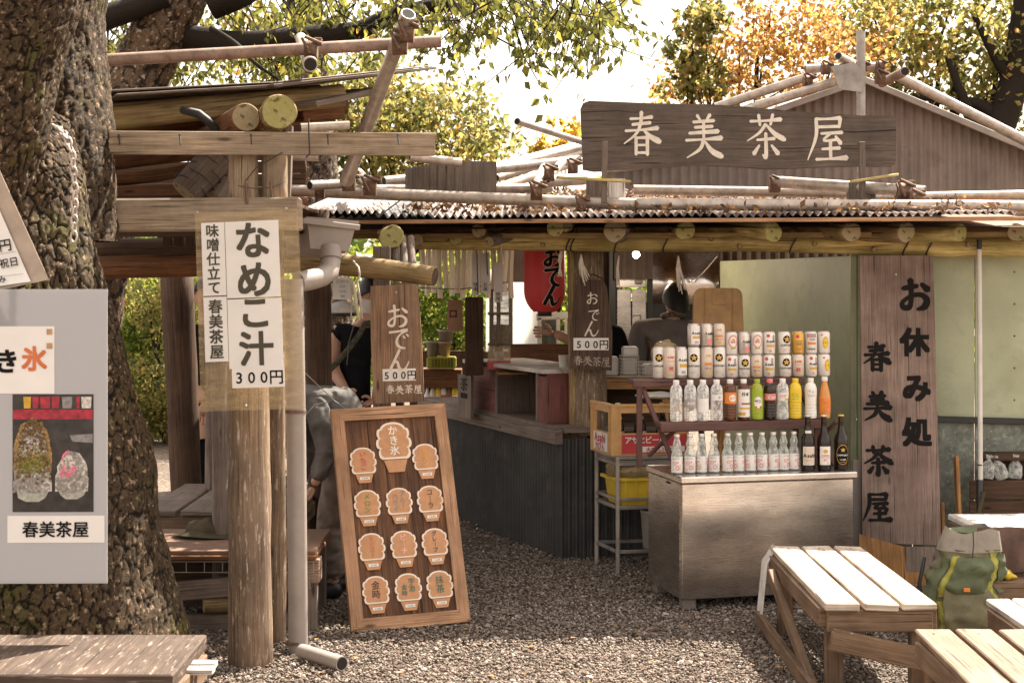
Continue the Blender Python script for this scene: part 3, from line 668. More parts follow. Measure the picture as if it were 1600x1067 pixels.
def hang(cluster, n, size, mat, parent, seed, dens=14, twigs=True):
    """leaf sprays hanging in the given (px, py, Y, rx, ry) patches"""
    rng = np.random.default_rng(seed); pts = []; mb = MB()
    for (x, y, Y, rx, ry, wgt) in cluster:
        k = int(n * wgt); m = max(2, k // dens); c = np.stack([rng.normal(x, rx * .5, m), rng.normal(y, ry * .5, m)], 1)
        for cx, cy in c:
            o = P(cx, cy, Y + rng.uniform(-.7, .7)); d = Vector((rng.uniform(-1, 1), rng.uniform(-1, 1), rng.uniform(-1.2, .1))).normalized() * rng.uniform(.18, .4)
            if twigs: mb.tube([o - d * .6 + Vector((0, 0, .1)), o, o + d], [.006, .004, .002], 4, False)
            for _ in range(max(1, int(dens))):
                t = rng.uniform(-.5, 1); pts.append(np.array(o + d * t) + rng.normal(size=3) * .045)
    pts = np.array(pts); v, f, r2 = leaves_np(pts, size, .55, seed + 1); n = len(pts)
    base = np.clip(r2.beta(1.6, 3.2, n), 0, 1); np_mesh('crown', v, f, mat, parent, rn=np.repeat(base, 5), kind='stuff')
    if twigs: mb.build('twigs', M_bark2, parent, kind='stuff')
hang([(210, 60, 10.8, 70, 70, .14), (240, 150, 11, 90, 40, .06), (400, 100, 10.8, 110, 40, .09), (380, 40, 10.6, 90, 50, .10), (520, 20, 10, 90, 30, .09), (640, 10, 9.4, 80, 26, .07), (720, 25, 9.3, 50, 34, .05),
      (800, 12, 9.3, 80, 26, .09), (870, 35, 9.3, 50, 36, .06), (930, 25, 9.3, 40, 30, .05), (825, 80, 9.2, 14, 22, .015), (700, 75, 9.2, 25, 14, .012), (905, 75, 9.3, 25, 25, .02), (460, 60, 10.4, 60, 50, .06)], 3900, .062, M_leafA, tB, 41)
# slender trunk behind the log store
tC = thing('slender_tree', 'slender dark trunk standing behind the stacked log ends', 'tree', (-1.8, 13.2, 0))
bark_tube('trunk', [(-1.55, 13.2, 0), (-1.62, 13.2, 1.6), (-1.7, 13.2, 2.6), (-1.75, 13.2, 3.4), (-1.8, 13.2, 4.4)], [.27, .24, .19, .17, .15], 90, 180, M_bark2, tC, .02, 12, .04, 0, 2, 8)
crown('crown', [(-1.8, 13.4, 4.8), (-2.8, 13.8, 4.0), (-1.2, 13.6, 4.5)], [1.1, .8, .6], 1900, .085, M_leafB, tC, 71)
def bush(name, label, patches, n, size, mat, seed, cat='tree', trunk=True, tw=.05, lim=5, group=None):
    cs = [P(x, y, Y) for x, y, Y, r in patches]; rs = [r for *_, r in patches]; c0 = sum(cs, Vector()) / len(cs)
    t = thing(name, label, cat, (c0.x, c0.y, 0), group=group)
    if trunk:
        mb = MB(); top = Vector((c0.x, c0.y, c0.z)); mb.tube([Vector((c0.x + .1, c0.y, -.05)), Vector((c0.x - .05, c0.y, top.z * .5)), top], [tw, tw * .8, tw * .4], 8, True, 0, 0, .1); mb.build('trunk', M_bark2, t)
        limbs(t, M_bark2, Vector((c0.x, c0.y, c0.z * .45)), random.Random(seed).sample([tuple(c) for c in cs], min(lim, len(cs))), tw * .6, seed=seed)
    crown('crown', cs, rs, n, size, mat, t, seed); return t
bush('maple_tree', 'yellow green leafy tree behind the tilted steel pipe', [(540, 150, 17, .8), (600, 190, 17, .9), (660, 215, 17, .9), (700, 190, 17.3, .6), (725, 240, 17, .7), (560, 240, 17, .9), (640, 260, 17, .9), (480, 200, 17.5, .9), (520, 110, 17.3, .5), (745, 270, 17, .6), (600, 130, 17.2, .4)], 8500, .085, M_leafB, 51)
bush('autumn_tree', 'orange brown autumn tree above the wooden name board', [(1160, 60, 15, .45), (1230, 80, 15, .75), (1290, 110, 15, .7), (1180, 120, 15, .6), (1100, 130, 15.3, .45), (1250, 20, 15, .6), (1330, 60, 15.4, .6), (1080, 100, 15, .3), (1210, 0, 15, .5), (1120, 170, 15, .5), (1060, 150, 15, .25)], 4000, .07, M_leafO, 52)
bush('young_tree', 'thin green yellow sapling left of the orange tree', [(1085, 40, 14.5, .3), (1075, 80, 14.5, .28), (1100, 20, 14.5, .25), (1095, 120, 14.5, .3), (1060, 140, 14.6, .22)], 1500, .07, M_leafB, 53, tw=.03)
bush('shrub', 'small orange leafed shrub tip left of the name board', [(880, 205, 12.5, .16), (868, 225, 12.5, .14), (895, 215, 12.4, .12), (835, 232, 12.5, .1)], 330, .06, M_leafY, 54, 'shrub', tw=.02)
tE = bush('broad_tree', 'broad yellow green tree with dark limbs above the right gable', [(1400, 40, 16, .8), (1480, 20, 16, .9), (1560, 50, 16, .9), (1440, 110, 16, .7), (1530, 120, 16, .7), (1600, 130, 16, .8), (1380, 110, 16, .5), (1490, 180, 16, .4), (1660, 60, 16, 1), (1580, 200, 16, .35), (1440, 0, 16, .8), (1360, 20, 16, .6)], 6500, .085, M_leafB, 55, tw=.1)
def arch2(Y, pts, r0, r1, parent): return arch(Y, [(x, y, 0) for x, y in pts], r0, r1, 'branch', parent)
arch2(15.5, [(1500, 330), (1545, 240), (1565, 190), (1585, 120), (1592, 60), (1600, -20)], .2, .09, tE)
arch2(15.5, [(1565, 190), (1530, 165), (1490, 160), (1440, 150), (1400, 165)], .09, .03, tE)
arch2(15.4, [(1550, 230), (1520, 190), (1500, 140), (1480, 90)], .09, .03, tE)
arch2(15.5, [(1580, 130), (1550, 80), (1520, 20)], .07, .03, tE)
# undergrowth behind the yard
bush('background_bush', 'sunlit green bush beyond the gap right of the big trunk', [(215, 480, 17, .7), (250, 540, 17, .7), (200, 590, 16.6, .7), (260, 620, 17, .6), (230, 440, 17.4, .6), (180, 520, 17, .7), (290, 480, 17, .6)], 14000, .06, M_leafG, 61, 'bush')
bush('background_bush', 'bright yellow green bush low in the gap right of the big trunk', [(240, 600, 15.8, .5), (270, 640, 15.8, .4), (200, 650, 15.8, .5), (255, 500, 16, .3), (300, 600, 15.8, .5), (230, 460, 16, .35)], 8000, .05, M_leafB, 62, 'bush')
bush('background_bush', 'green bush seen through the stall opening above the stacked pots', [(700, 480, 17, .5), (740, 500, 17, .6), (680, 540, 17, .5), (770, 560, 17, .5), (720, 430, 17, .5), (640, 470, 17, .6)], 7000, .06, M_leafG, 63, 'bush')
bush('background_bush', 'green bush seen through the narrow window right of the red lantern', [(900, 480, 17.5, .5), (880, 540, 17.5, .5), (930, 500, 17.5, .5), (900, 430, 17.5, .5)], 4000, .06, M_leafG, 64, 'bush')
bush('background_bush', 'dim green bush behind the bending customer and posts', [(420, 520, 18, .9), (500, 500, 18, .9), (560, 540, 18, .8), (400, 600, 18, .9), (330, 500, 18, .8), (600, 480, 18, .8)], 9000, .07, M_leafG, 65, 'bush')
def far_wood():
    rng = np.random.default_rng(9); n = 22000; a = rng.uniform(-.55, .55, n); Y = rng.uniform(24, 32, n); x = a * Y; z = rng.uniform(0, 1, n) ** .8 * (2.6 + 1.2 * vnoise(np.stack([x * .5, x * 0, x * 0], 1)))
    v, f, r = leaves_np(np.stack([x, Y, z], 1), .26, .2, 10); np_mesh('distant_undergrowth', v, f, M_leafG, rn=np.repeat(r.beta(2, 2, n), 5), kind='stuff')
far_wood()
# chain
ch = thing('hanging_chain', 'steel chain hanging from the fork of the big tree trunk', 'chain', P(115, 195, 5.75))
def chain(pts):
    pts = [Vector(p) for p in pts]; L = .04; out = []; i = 0; cur = pts[0]; seg = 0
    while seg < len(pts) - 1:
        d = pts[seg + 1] - cur
        if d.length < L * .7: seg += 1; continue
        nx = cur + d.normalized() * L * .72; out.append((cur, nx)); cur = nx
    lm = {}
    for k, (a, b) in enumerate(out):
        d = (b - a).normalized(); side = Vector((1, 0, 0)) if k % 2 else Vector((.25, 1, 0)); side = (side - d * side.dot(d)).normalized(); c = (a + b) / 2
        pr = [];
        for j in range(14):
            t = 6.2832 * j / 14; pr.append(c + d * math.cos(t) * L * .5 + side * math.sin(t) * L * .27)
        mb = MB(); mb.tube(pr + pr[:2], .0042, 6, False); mb.build('link', M_pipe, ch)
chain([P(84, 196, 5.62), P(97, 203, 5.56), P(108, 220, 5.5), P(115, 245, 5.5), P(118, 310, 5.5), P(115, 385, 5.5)])
FR = lambda o: frame(o, (1, 0, 0), (0, 0, 1))
# ------------------------------------------------------------------ left shelter (log store roof on timber posts)
sh = thing('timber_shelter', 'rough timber shelter with stacked logs under its roof beside the big tree', 'shelter', P(390, 1035, 6.65))
def one(name, mats, parent, fn, **k):
    mb = MB(); fn(mb); return mb.build(name, mats, parent, **k)
def L(name, parent, p0, p1, r0, r1=None, mats=None, **k):
    mb = MB(); mb.log(p0, p1, r0, r1, **k); return mb.build(name, mats or [W_log, E_log], parent)
g = Vector((0, 0, -.05))
L('post', sh, P(392, 1035, 6.65) + g, P(385, 318, 6.68), .096, .088, [W_post, E_log], rings=12, seg=18, wob=.04)
L('post', sh, P(431, 1000, 7.05) + g, P(429, 330, 7.05), .047, .045, [W_post, E_log], rings=10)
L('post', sh, P(345, 960, 7.6) + g, P(341, 330, 7.6), .04, .04, [W_grey, E_log], rings=10)
L('post', sh, P(296, 857, 9.5) + g, P(276, 425, 9.5), .094, .098, [W_dark, E_log], rings=10)
L('post', sh, P(505, 900, 8.7) + g, P(494, 330, 8.7), .075, .075, [W_dark, E_log], rings=10)
L('post', sh, P(328, 880, 8.9) + g, P(330, 420, 8.9), .03, .03, [W_grey, E_log], rings=8)
one('lintel', [W_frame and W_new, E_log], sh, lambda m: m.bar(P(120, 337, 6.62), P(470, 335, 6.62), .15, .142, (0, 0, 1), .008, warp=.003))
one('fascia_board', W_new, sh, lambda m: m.bar(P(120, 223, 6.45), P(680, 226, 6.6), .03, .098, (0, 0, 1), .003))
for x in (186, 281, 392, 512, 622):
    one('nail', M_wire, sh, lambda m: (m.tube([P(x, 211, 6.45), P(x + 1, 226, 6.43)], .0035, 6), m.box(P(x, 211, 6.43), (.01, .01, .006))))
L('short_post', sh, P(381, 309, 6.62), P(381, 236, 6.62), .066, .062, [W_new, E_log])
L('short_post', sh, P(429, 309, 6.64), P(428, 236, 6.64), .058, .056, [W_new, E_log])
one('short_post', W_grey, sh, lambda m: m.bar(P(449, 309, 6.72), P(452, 196, 6.72), .05, .03, (1, 0, 0)))
for a, b in (((384, 286, 6.55), (386, 318, 6.54)), ((422, 284, 6.56), (426, 318, 6.56))):
    one('staple', M_rust, sh, lambda m: m.tube([P(*a), P(*b)], .006, 6))
one('wire', M_wire, sh, lambda m: m.tube([P(383, 284, 6.54), P(400, 262, 6.52), P(442, 238, 6.5)], .0025, 5))
one('wire', M_wire, sh, lambda m: m.tube([P(356, 286, 6.6), P(380, 292, 6.545), P(405, 296, 6.56), P(428, 292, 6.56), P(445, 284, 6.6)], .0016, 5))
one('wire_loop', M_wire, sh, lambda m: m.tube([P(482, 186, 6.5), P(484, 240, 6.46), P(478, 247, 6.46)], .004, 6))
# logs and purlins
L('purlin', sh, P(90, 193, 6.9), P(535, 150, 7.3), .062, .055, [W_log, E_moss], rings=8, bend=.02, seg=16)
L('purlin', sh, P(100, 178, 7.15), P(500, 146, 7.5), .04, .04, [W_grey, E_log], rings=8)
L('purlin', sh, P(100, 222, 7.5), P(540, 165, 7.9), .045, .045, [W_red, E_log], rings=8, bend=.03)
L('purlin', sh, P(100, 205, 7.9), P(520, 178, 8.3), .05, .05, [W_red, E_log], rings=8)
L('round_log', sh, P(384, 184, 6.62), P(300, 232, 8.2), .064, .068, [W_red, E_log], rings=6, seg=22, wob=.03)
L('round_log', sh, P(436, 175, 6.5), P(402, 205, 8.2), .074, .07, [W_log, E_moss], rings=6, seg=24, wob=.03)
for (a, b, r) in (((120, 262, 7.4), (330, 236, 7.8), .04), ((120, 282, 7.6), (310, 262, 7.9), .035), ((130, 248, 8), (340, 226, 8.3), .045), ((130, 306, 8.0), (350, 296, 8.3), .05), ((100, 325, 8.4), (480, 322, 8.6), .06)):
    L('stacked_log', sh, P(*a), P(*b), r, r * .9, [W_red, E_log], rings=6, bend=.02)
mbk = MB()
L('wrapped_log', sh, P(290, 300, 7.0), P(352, 232, 7.1), .075, .085, [W_grey, E_log], rings=6)
L('wrapped_log', sh, P(335, 310, 7.1), P(372, 246, 7.2), .06, .06, [W_grey, E_log], rings=6)
for k in range(5):
    q = P(296 + k * 12, 294 - k * 13, 7.02); dd = (P(352, 232, 7.1) - P(290, 300, 7.0)).normalized(); n1 = dd.cross(Vector((0, 1, 0))).normalized(); n2 = dd.cross(n1)
    one('wire', M_wire, sh, lambda m: m.tube([q + n1 * math.cos(a * .45 + k) * .085 + n2 * math.sin(a * .45 + k) * .085 + dd * a * .003 for a in range(15)], .0028, 5))
one('hose', M_wire, sh, lambda m: m.tube([P(285, 172, 6.9), P(310, 178, 6.85), P(332, 195, 6.9), P(345, 215, 6.95)], [.018, .02, .02, .018], 8))
# back wall of the log store and roof
for k in range(7):
    y0 = 205 + k * 20
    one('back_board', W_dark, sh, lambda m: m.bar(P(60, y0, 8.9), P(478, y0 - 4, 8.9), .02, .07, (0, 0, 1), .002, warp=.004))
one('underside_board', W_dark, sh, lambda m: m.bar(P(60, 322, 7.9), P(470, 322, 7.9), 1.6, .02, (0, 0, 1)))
def roofboard(a, b, d, th, mat):
    mb = MB(); p, q = P(*a), P(*b); mb.bar(p + Vector((0, d / 2, d * .06)), q + Vector((0, d / 2, d * .06)), d, th, (0, -.06, 1), .003, 0, .004); mb.build('roof_board', mat, sh)
roofboard((80, 165, 6.75), (345, 149, 7.0), 1.6, .012, W_grey); roofboard((60, 158, 6.8), (345, 143, 7.05), 1.5, .012, M_zinc); roofboard((290, 147, 6.85), (556, 117, 7.3), 1.4, .016, W_grey); roofboard((300, 141, 6.9), (550, 113, 7.35), 1.3, .01, M_zinc)
roofboard((440, 165, 7.0), (540, 145, 7.3), .4, .03, W_grey); roofboard((450, 185, 7.4), (515, 180, 7.5), .3, .05, W_red)
# cross logs below the lintel
L('cross_log', sh, P(120, 420, 8.4), P(480, 408, 8.4), .064, .062, [W_red, E_log], rings=8)
L('cross_log', sh, P(120, 390, 8.8), P(480, 382, 8.8), .055, .055, [W_dark, E_log], rings=8)
L('cross_log', sh, P(250, 372, 9.1), P(480, 368, 9.1), .05, .05, [W_dark, E_log], rings=8)
for x in (262, 279, 297): one('board', W_dark, sh, lambda m: m.bar(P(x, 385, 8.2), P(x, 362, 8.2), .05, .02, (0, 1, 0)))
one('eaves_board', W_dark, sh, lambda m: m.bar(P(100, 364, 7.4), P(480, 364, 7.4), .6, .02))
# the leaning log that carries the first oden sign
L('tie_log', sh, P(440, 405, 8.3), P(678, 432, 8.0), .062, .05, [W_log, W_dark], rings=8, seg=18, bend=.01)
one('squared_post', W_grey, sh, lambda m: m.bar(P(597, 905, 8.3), P(597, 385, 8.3), .095, .09, (1, 0, 0)))
for x in (622, 634, 646): L('prop_log', sh, P(x, 445, 8.35), P(x - 4, 372, 8.6), .026, .02, [W_grey, E_log], rings=5)
one('rope', M_tape, sh, lambda m: (m.tube([P(552, 408, 8.02), P(560, 418, 7.96), P(562, 430, 7.95), P(556, 443, 8.0)], .006, 6), m.tube([P(552, 441, 7.98), P(556, 470, 7.97), P(561, 500, 7.97)], [.008, .012, .007], 6), m.tube([P(558, 441, 7.98), P(563, 470, 7.97), P(566, 498, 7.97)], [.006, .009, .005], 6), m.tube([P(552, 441, 7.99), P(549, 462, 7.98)], .006, 5)))

# ------------------------------------------------------------------ gutter and downpipe
gu = thing('rain_gutter', 'grey plastic box gutter end with an elbow turning into the downpipe', 'gutter', P(518, 370, 7.3))
def gut(m):
    M = frame(P(518, 352, 7.1), (1, .12, -.08), (0, 0, 1)); prof = [(-.118, .03), (.125, .03), (.125, .015), (.112, .01), (.088, -.115), (-.088, -.115), (-.112, .01), (-.118, .012)]
    m.prism(prof[::-1], M, .012)
    bo = M.to_3x3() @ Vector((0, 0, -1)); back = [(x, y) for x, y in prof]; off = Vector((-.22, .75, -.02))
    vs = [M @ Vector((x, y, -.002)) for x, y in back] + [M @ Vector((x, y, -.002)) + off for x, y in back]; n = len(back)
    m.add(vs, [[i, (i + 1) % n, n + (i + 1) % n, n + i] for i in range(1, n)], None, 0)
    m.add(vs[n:], [list(range(n))], None)
one('gutter_box', M_pvc, gu, gut)
one('end_rim', M_pvc, gu, lambda m: m.bar(P(473, 345, 7.07), P(562, 356, 7.12), .03, .026, (0, 0, 1)))
one('elbow', M_pvc, gu, lambda m: m.tube([P(517, 388, 7.12), P(517, 408, 7.1), P(514, 424, 7.06), P(503, 432, 7.02), P(486, 437, 6.95), P(466, 441, 6.9)], [.045, .045, .047, .047, .047, .047], 18))
one('collar', M_pvc, gu, lambda m: m.tube([P(517, 386, 7.12), P(517, 405, 7.1)], .05, 18))
dp = thing('downpipe', 'grey plastic downpipe standing beside the front timber posts', 'downpipe', P(465, 1020, 6.87))
one('pipe', M_pvc, dp, lambda m: m.tube([P(466, 1028, 6.87), P(463, 700, 6.87), P(459, 436, 6.87)], [.044, .044, .044], 20))
for y in (640, 1000): one('pipe_clip', M_rust, dp, lambda m: m.tube([P(462, y, 6.87), P(462, y + 5, 6.87)], .047, 18))
one('loose_pipe', [M_pvc, M_hole], None, lambda m: m.pipe(Vector((-.92, 6.72, .035)), Vector((-.72, 6.5, .035)), .032)); tag(bpy.data.objects['loose_pipe'], 'short grey plastic pipe lying on the gravel at the foot of the downpipe', 'pipe')

# ------------------------------------------------------------------ the stall
st = thing('tea_stall', 'long tea stall with a mossy log beam, rafters and a corrugated roof', 'stall', (.3, 9.2, 0))
BL, BR_ = P(626, 376, 9.25), P(1700, 388, 8.55)
def beam_at(px):
    t = (px - 626) / (1700 - 626); return BL.lerp(BR_, t)
L('beam', st, BL, BR_, .056, .06, [W_moss, E_moss], rings=34, seg=20, wob=.1, bend=.012)
for kx, kz in ((705, .2), (862, -.3), (990, .3), (1130, .5), (1175, -.2), (1290, .1), (1380, -.4), (1520, .2)):
    c = BL.lerp(BR_, (kx - 626) / 1074); L('knot', st, c + Vector((0, 0, kz * .04)), c + Vector((0, -.064, kz * .06)), .02, .014, [W_log, E_log], rings=4, seg=10)
L('beam', st, P(790, 352, 9.5), P(1700, 366, 8.9), .038, .04, [W_moss, E_moss], rings=14)
L('beam', st, P(640, 355, 9.6), P(900, 352, 9.5), .035, .04, [W_grey, E_log], rings=10)
for (x, y, Y, r, dx, m_) in ((612, 367, 8.5, .055, -8, W_moss), (652, 372, 9.0, .03, 3, W_log), (712, 372, 9.05, .03, -6, W_moss), (748, 358, 8.9, .035, 30, W_grey), (868, 353, 8.7, .042, 12, W_moss), (884, 350, 8.72, .03, 25, W_log), (961, 357, 8.65, .056, 18, W_grey), (1071, 357, 8.6, .045, -14, W_moss), (1208, 360, 8.45, .047, -55, W_moss), (1330, 360, 8.4, .046, -50, W_log), (1415, 360, 8.35, .047, -60, W_log), (1500, 361, 8.3, .042, -70, W_moss), (1590, 360, 8.3, .045, 30, W_log)):
    L('rafter', st, P(x, y + 3, Y), P(x + dx * 2.0, y - 9, Y + 2.3) if abs(dx) < 40 else P(x + dx * 1.7, y - 4, Y + .55), r * 1.2, r * 1.1, [m_, E_moss if m_ is W_moss else E_log], rings=7, seg=16, wob=.12, bend=.02)
L('rafter', st, P(765, 378, 8.9), P(830, 352, 9.3), .035, .045, [W_grey, E_log], rings=6)
for x in (905, 912, 983, 1060, 1258, 1430, 1465):
    def tie(m, x=x):
        c = beam_at(x); m.tube([c + Vector((.02 * math.sin(a), -.062 * math.cos(a * .5 - 1.2) - .01, .075 * math.cos(a * .52) + .02)) for a in range(0, 7)], .0045, 6)
    one('wire_tie', M_wire, st, tie)
# thin fascia, corrugated sheets
def EV(px):                                  # eave line: point on the sheet edge
    t = (px - 460) / (1700 - 460); return P(px, 342 - 7 * t, 8.8 - .8 * t)
one('fascia_strip', W_frame, st, lambda m: m.bar(EV(462) + Vector((0, .02, -.02)), EV(1700) + Vector((0, .02, -.02)), .02, .022, (0, 0, 1)))
def sheet(x0, x1, depth, rise, amp, lift, mat, wl=.045, jag=.01):
    a, b = EV(x0), EV(x1); W = (b - a).length; n = int(W / wl * 8); mb = MB()
    ph = rnd(0, 6)
    def f(u, v):
        p = a.lerp(b, u); s_ = u * W; jj = jag * math.sin(s_ * 5 + ph) + jag * .6 * math.sin(s_ * 17 + ph)
        return p + Vector((0, v * depth + (1 - v) * jj, v * rise + amp * math.sin(s_ / wl * 6.283 + ph) + lift))
    mb.grid(f, n, 3); mb.build('roof_sheet', mat, st)
sheet(462, 600, 3.2, .34, .012, .035, M_zinc); sheet(470, 680, 3.2, .34, .014, .012, M_corr, .05, .02)
xs = list(range(640, 1701, 118))
for k in range(len(xs) - 1): sheet(xs[k] - 6, xs[k + 1] + 6, 3.6, .36, .011, .004 + .006 * (k % 2), M_zinc)
one('ceiling_board', W_red, st, lambda m: m.grid(lambda u, v: EV(470).lerp(EV(1700), u) + Vector((0, .1 + v * 3.8, -.06 + v * .36)), 6, 3))
for k in range(9):
    one('ceiling_batten', W_log, st, lambda m: m.bar(EV(480) + Vector((0, .4 + k * .4, -.09 + k * .036)), EV(1700) + Vector((0, .4 + k * .4, -.09 + k * .036)), .04, .03))
# leaf litter on the roof
def rooflitter():
    n = 2600; rng = np.random.default_rng(4); px = rng.uniform(640, 1600, n); v = rng.uniform(0, 1, n) ** 1.2
    a, b = np.array(EV(460)), np.array(EV(1700)); t = (px - 460) / 1240; c = a + (b - a) * t[:, None] + np.stack([0 * v, v * 2.6, v * .26 + .03 + rng.uniform(0, .02, n)], 1)
    vv, f, r = leaves_np(c, .035, 0, 8, var=.5); np_mesh('leaf_litter', vv, f, M_litter, rn=np.repeat(r.uniform(0, 1, n), 5), kind='stuff')
rooflitter()
# gable behind
def gable():
    A, B, C, D, E = P(960, 318, 12.2), P(960, 262, 12.2), P(1345, 128, 12.2), P(1700, 278, 12.2), P(1700, 318, 12.2); n = 420; mb = MB()
    def top(x):
        return B.z + (C.z - B.z) * (x - B.x) / (C.x - B.x) if x < C.x else C.z + (D.z - C.z) * (x - C.x) / (D.x - C.x)
    def f(u, v):
        x = A.x + (E.x - A.x) * u; return Vector((x, 12.2 + .011 * math.sin(x / .076 * 6.283), (A.z - .6) + (top(x) - A.z + .6) * v))
    mb.grid(f, n, 2); mb.build('gable_wall', M_gable, st)
    for p, q in ((B, C), (C, D)):
        m2 = MB(); u = Vector((0, -.03, .02)); m2.bar(p + u + Vector((0, 1.0, 0)), q + u + Vector((0, 1.0, 0)), 2.2, .015, (0, 0, 1)); m2.build('gable_roof', M_zinc, st)
        m3 = MB(); m3.bar(p + Vector((0, -.12, 0)), q + Vector((0, -.12, 0)), .03, .05, (0, 0, 1)); m3.build('verge_trim', M_pvc, st)
gable()
# posts
L('post', st, P(919, 678, 9.3), P(916, 385, 9.35), .118, .105, [W_post, E_log], rings=12, seg=20, wob=.06)
L('post', st, P(897, 678, 9.25), P(893, 392, 9.3), .03, .026, [W_log, E_log], rings=8)
one('post', W_dark, st, lambda m: m.bar(P(741, 586, 10.1), P(741, 464, 10.1), .125, .12, (1, 0, 0), .005, warp=.003))
# green walls
GC = P(1331, 500, 8.95); GC.z = 0; GB = P(1128, 500, 11.3); GB.z = 0; GRt = P(1720, 500, 8.75); GRt.z = 0
one('wall_panel', M_green, st, lambda m: m.bar(Vector((GB.x, GB.y, .9)), Vector((GC.x, GC.y, .9)), .03, 1.8, (0, 0, 1)))
for k in range(4):
    a = GC.lerp(GRt, k / 4); b = GC.lerp(GRt, (k + 1) / 4 - .004)
    one('wall_panel', M_green, st, lambda m: m.bar(a + Vector((0, 0, 1.34)), b + Vector((0, 0, 1.34)), .025, .97, (0, 0, 1)))
    one('lower_wall_panel', M_greypanel, st, lambda m: m.bar(a + Vector((0, 0, .43)), b + Vector((0, 0, .43)), .022, .83, (0, 0, 1)))
one('corner_trim', M_greent, st, lambda m: m.bar(GC + Vector((0, -.03, 0)), GC + Vector((0, -.03, 1.83)), .035, .035, (1, 0, 0)))
one('corner_trim', M_greent, st, lambda m: m.bar(GC + Vector((.035, -.025, 0)), GC + Vector((.035, -.025, 1.83)), .012, .02, (1, 0, 0)))
one('wall_rail', M_blackpl, st, lambda m: m.bar(GC.lerp(GRt, .28) + Vector((0, -.035, .86)), GRt + Vector((0, -.035, .845)), .03, .035, (0, 0, 1)))
one('door_hinge', M_pvc, st, lambda m: m.bar(P(1264, 478, 9.65), P(1264, 446, 9.65), .02, .02))
for x in (1341, 1341, 1341, 1585, 1585, 1585, 1585): pass
for k in range(5):
    one('screw', M_rust, st, lambda m: m.ell(GC + Vector((.12, -.03, .45 + k * .27)), (.007, .005, .007)))
    one('screw', M_rust, st, lambda m: m.ell(P(1585, 425 + k * 50, 8.74), (.006, .005, .006)))
# dark back of the stall
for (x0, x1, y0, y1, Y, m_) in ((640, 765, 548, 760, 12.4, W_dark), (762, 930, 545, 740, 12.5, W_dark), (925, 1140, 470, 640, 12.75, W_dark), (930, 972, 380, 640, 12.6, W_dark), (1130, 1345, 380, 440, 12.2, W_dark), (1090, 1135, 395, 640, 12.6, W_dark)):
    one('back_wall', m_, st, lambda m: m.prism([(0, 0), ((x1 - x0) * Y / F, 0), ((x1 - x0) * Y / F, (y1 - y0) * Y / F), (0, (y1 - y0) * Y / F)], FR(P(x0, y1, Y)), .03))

# ------------------------------------------------------------------ counter
ct = thing('serving_counter', 'stall counter clad in dark corrugated sheet under a weathered plank top', 'counter', P(872, 873, 9.15))
CC = P(874, 680, 9.15); CL = P(715, 640, 10.75); CRt = P(1040, 676, 9.25); zt = CC.z
for a in (CC, CL, CRt): a.z = zt
def corr(m, a, b, h, wl=.045, amp=.010):
    W = (b - a).length; n = int(W / wl * 8); d = (b - a).normalized(); nn = Vector((d.y, -d.x, 0))
    m.grid(lambda u, v: Vector((a.x, a.y, 0)).lerp(Vector((b.x, b.y, 0)), u) + nn * amp * math.sin(u * W / wl * 6.283) + Vector((0, 0, -.05 + v * (h + .05))), n, 2)
one('corrugated_panel', M_corr, ct, lambda m: corr(m, CL + Vector((-.25, .6, 0)), CC, zt - .02))
one('corrugated_panel', M_corr, ct, lambda m: corr(m, CC + Vector((.002, 0, 0)), CRt, zt - .02))
one('counter_plank', W_grey, ct, lambda m: m.bar(CL + Vector((-.3, .66, -.005)), CC + Vector((.0, -.06, -.005)), .05, .085, (0, 0, 1), .006, warp=.006))
one('counter_plank', W_grey, ct, lambda m: m.bar(CL + Vector((-.1, .75, .045)), CC + Vector((.16, .05, .045)), .42, .025, (0, 0, 1)))
one('counter_plank', W_grey, ct, lambda m: m.bar(CC + Vector((0, .12, .03)), CRt + Vector((0, .12, .03)), .3, .03, (0, 0, 1)))
dC = (CL - CC).normalized()
# ------------------------------------------------------------------ steel pipes over the roofs
sc = thing('steel_pipe_frame', 'frame of clamped grey steel scaffold pipes lying over both roofs', 'pipe frame', P(1345, 320, 8.8))
def PP(a, b, r, mat=M_pipe):
    mb = MB(); mb.pipe(P(*a), P(*b), r); mb.build('pipe', [mat, M_hole], sc)
def clamp(x, y, Y, s=1, d=(1, 0, 0)):
    mb = MB(); c = P(x, y, Y); d = Vector(d); r = .036 * s; mb.tube([c - d * .025 * s, c + d * .025 * s], r, 12); mb.box(c + Vector((.03, -.01, .03)) * s, (.03 * s, .035 * s, .03 * s)); mb.tube([c + Vector((-.02, -.045, .045)) * s, c + Vector((.045, -.03, .02)) * s], .007 * s, 6)
    mb.tube([c + Vector((.0, -.045, -.02)) * s, c + Vector((-.03, -.05, .04)) * s], .006 * s, 6); mb.build('clamp', M_rust, sc)
PP((100, 98, 6.7), (688, 65, 7.0), .028, M_pipered); PP((541, 284, 7.6), (638, 22, 6.75), .034); PP((485, 101, 6.6), (470, 60, 8.9), .033)
PP((470, 200, 6.9), (546, 196, 6.95), .02); PP((455, 245, 7.2), (498, 247, 7.2), .017); PP((640, 245, 8.4), (720, 255, 8.5), .026)
PP((484, 290, 8.4), (545, 287, 8.6), .027); PP((575, 287, 8.1), (560, 270, 9.8), .03); PP((455, 298, 8.85), (1000, 320, 8.6), .034); PP((995, 319, 8.58), (1700, 324, 8.25), .034)
PP((545, 297, 9.0), (860, 294, 9.6), .03); PP((600, 284, 9.6), (905, 250, 10.4), .032); PP((770, 296, 10.2), (1010, 218, 12.6), .03); PP((808, 190, 9.6), (940, 232, 10.6), .022, M_steeldk)
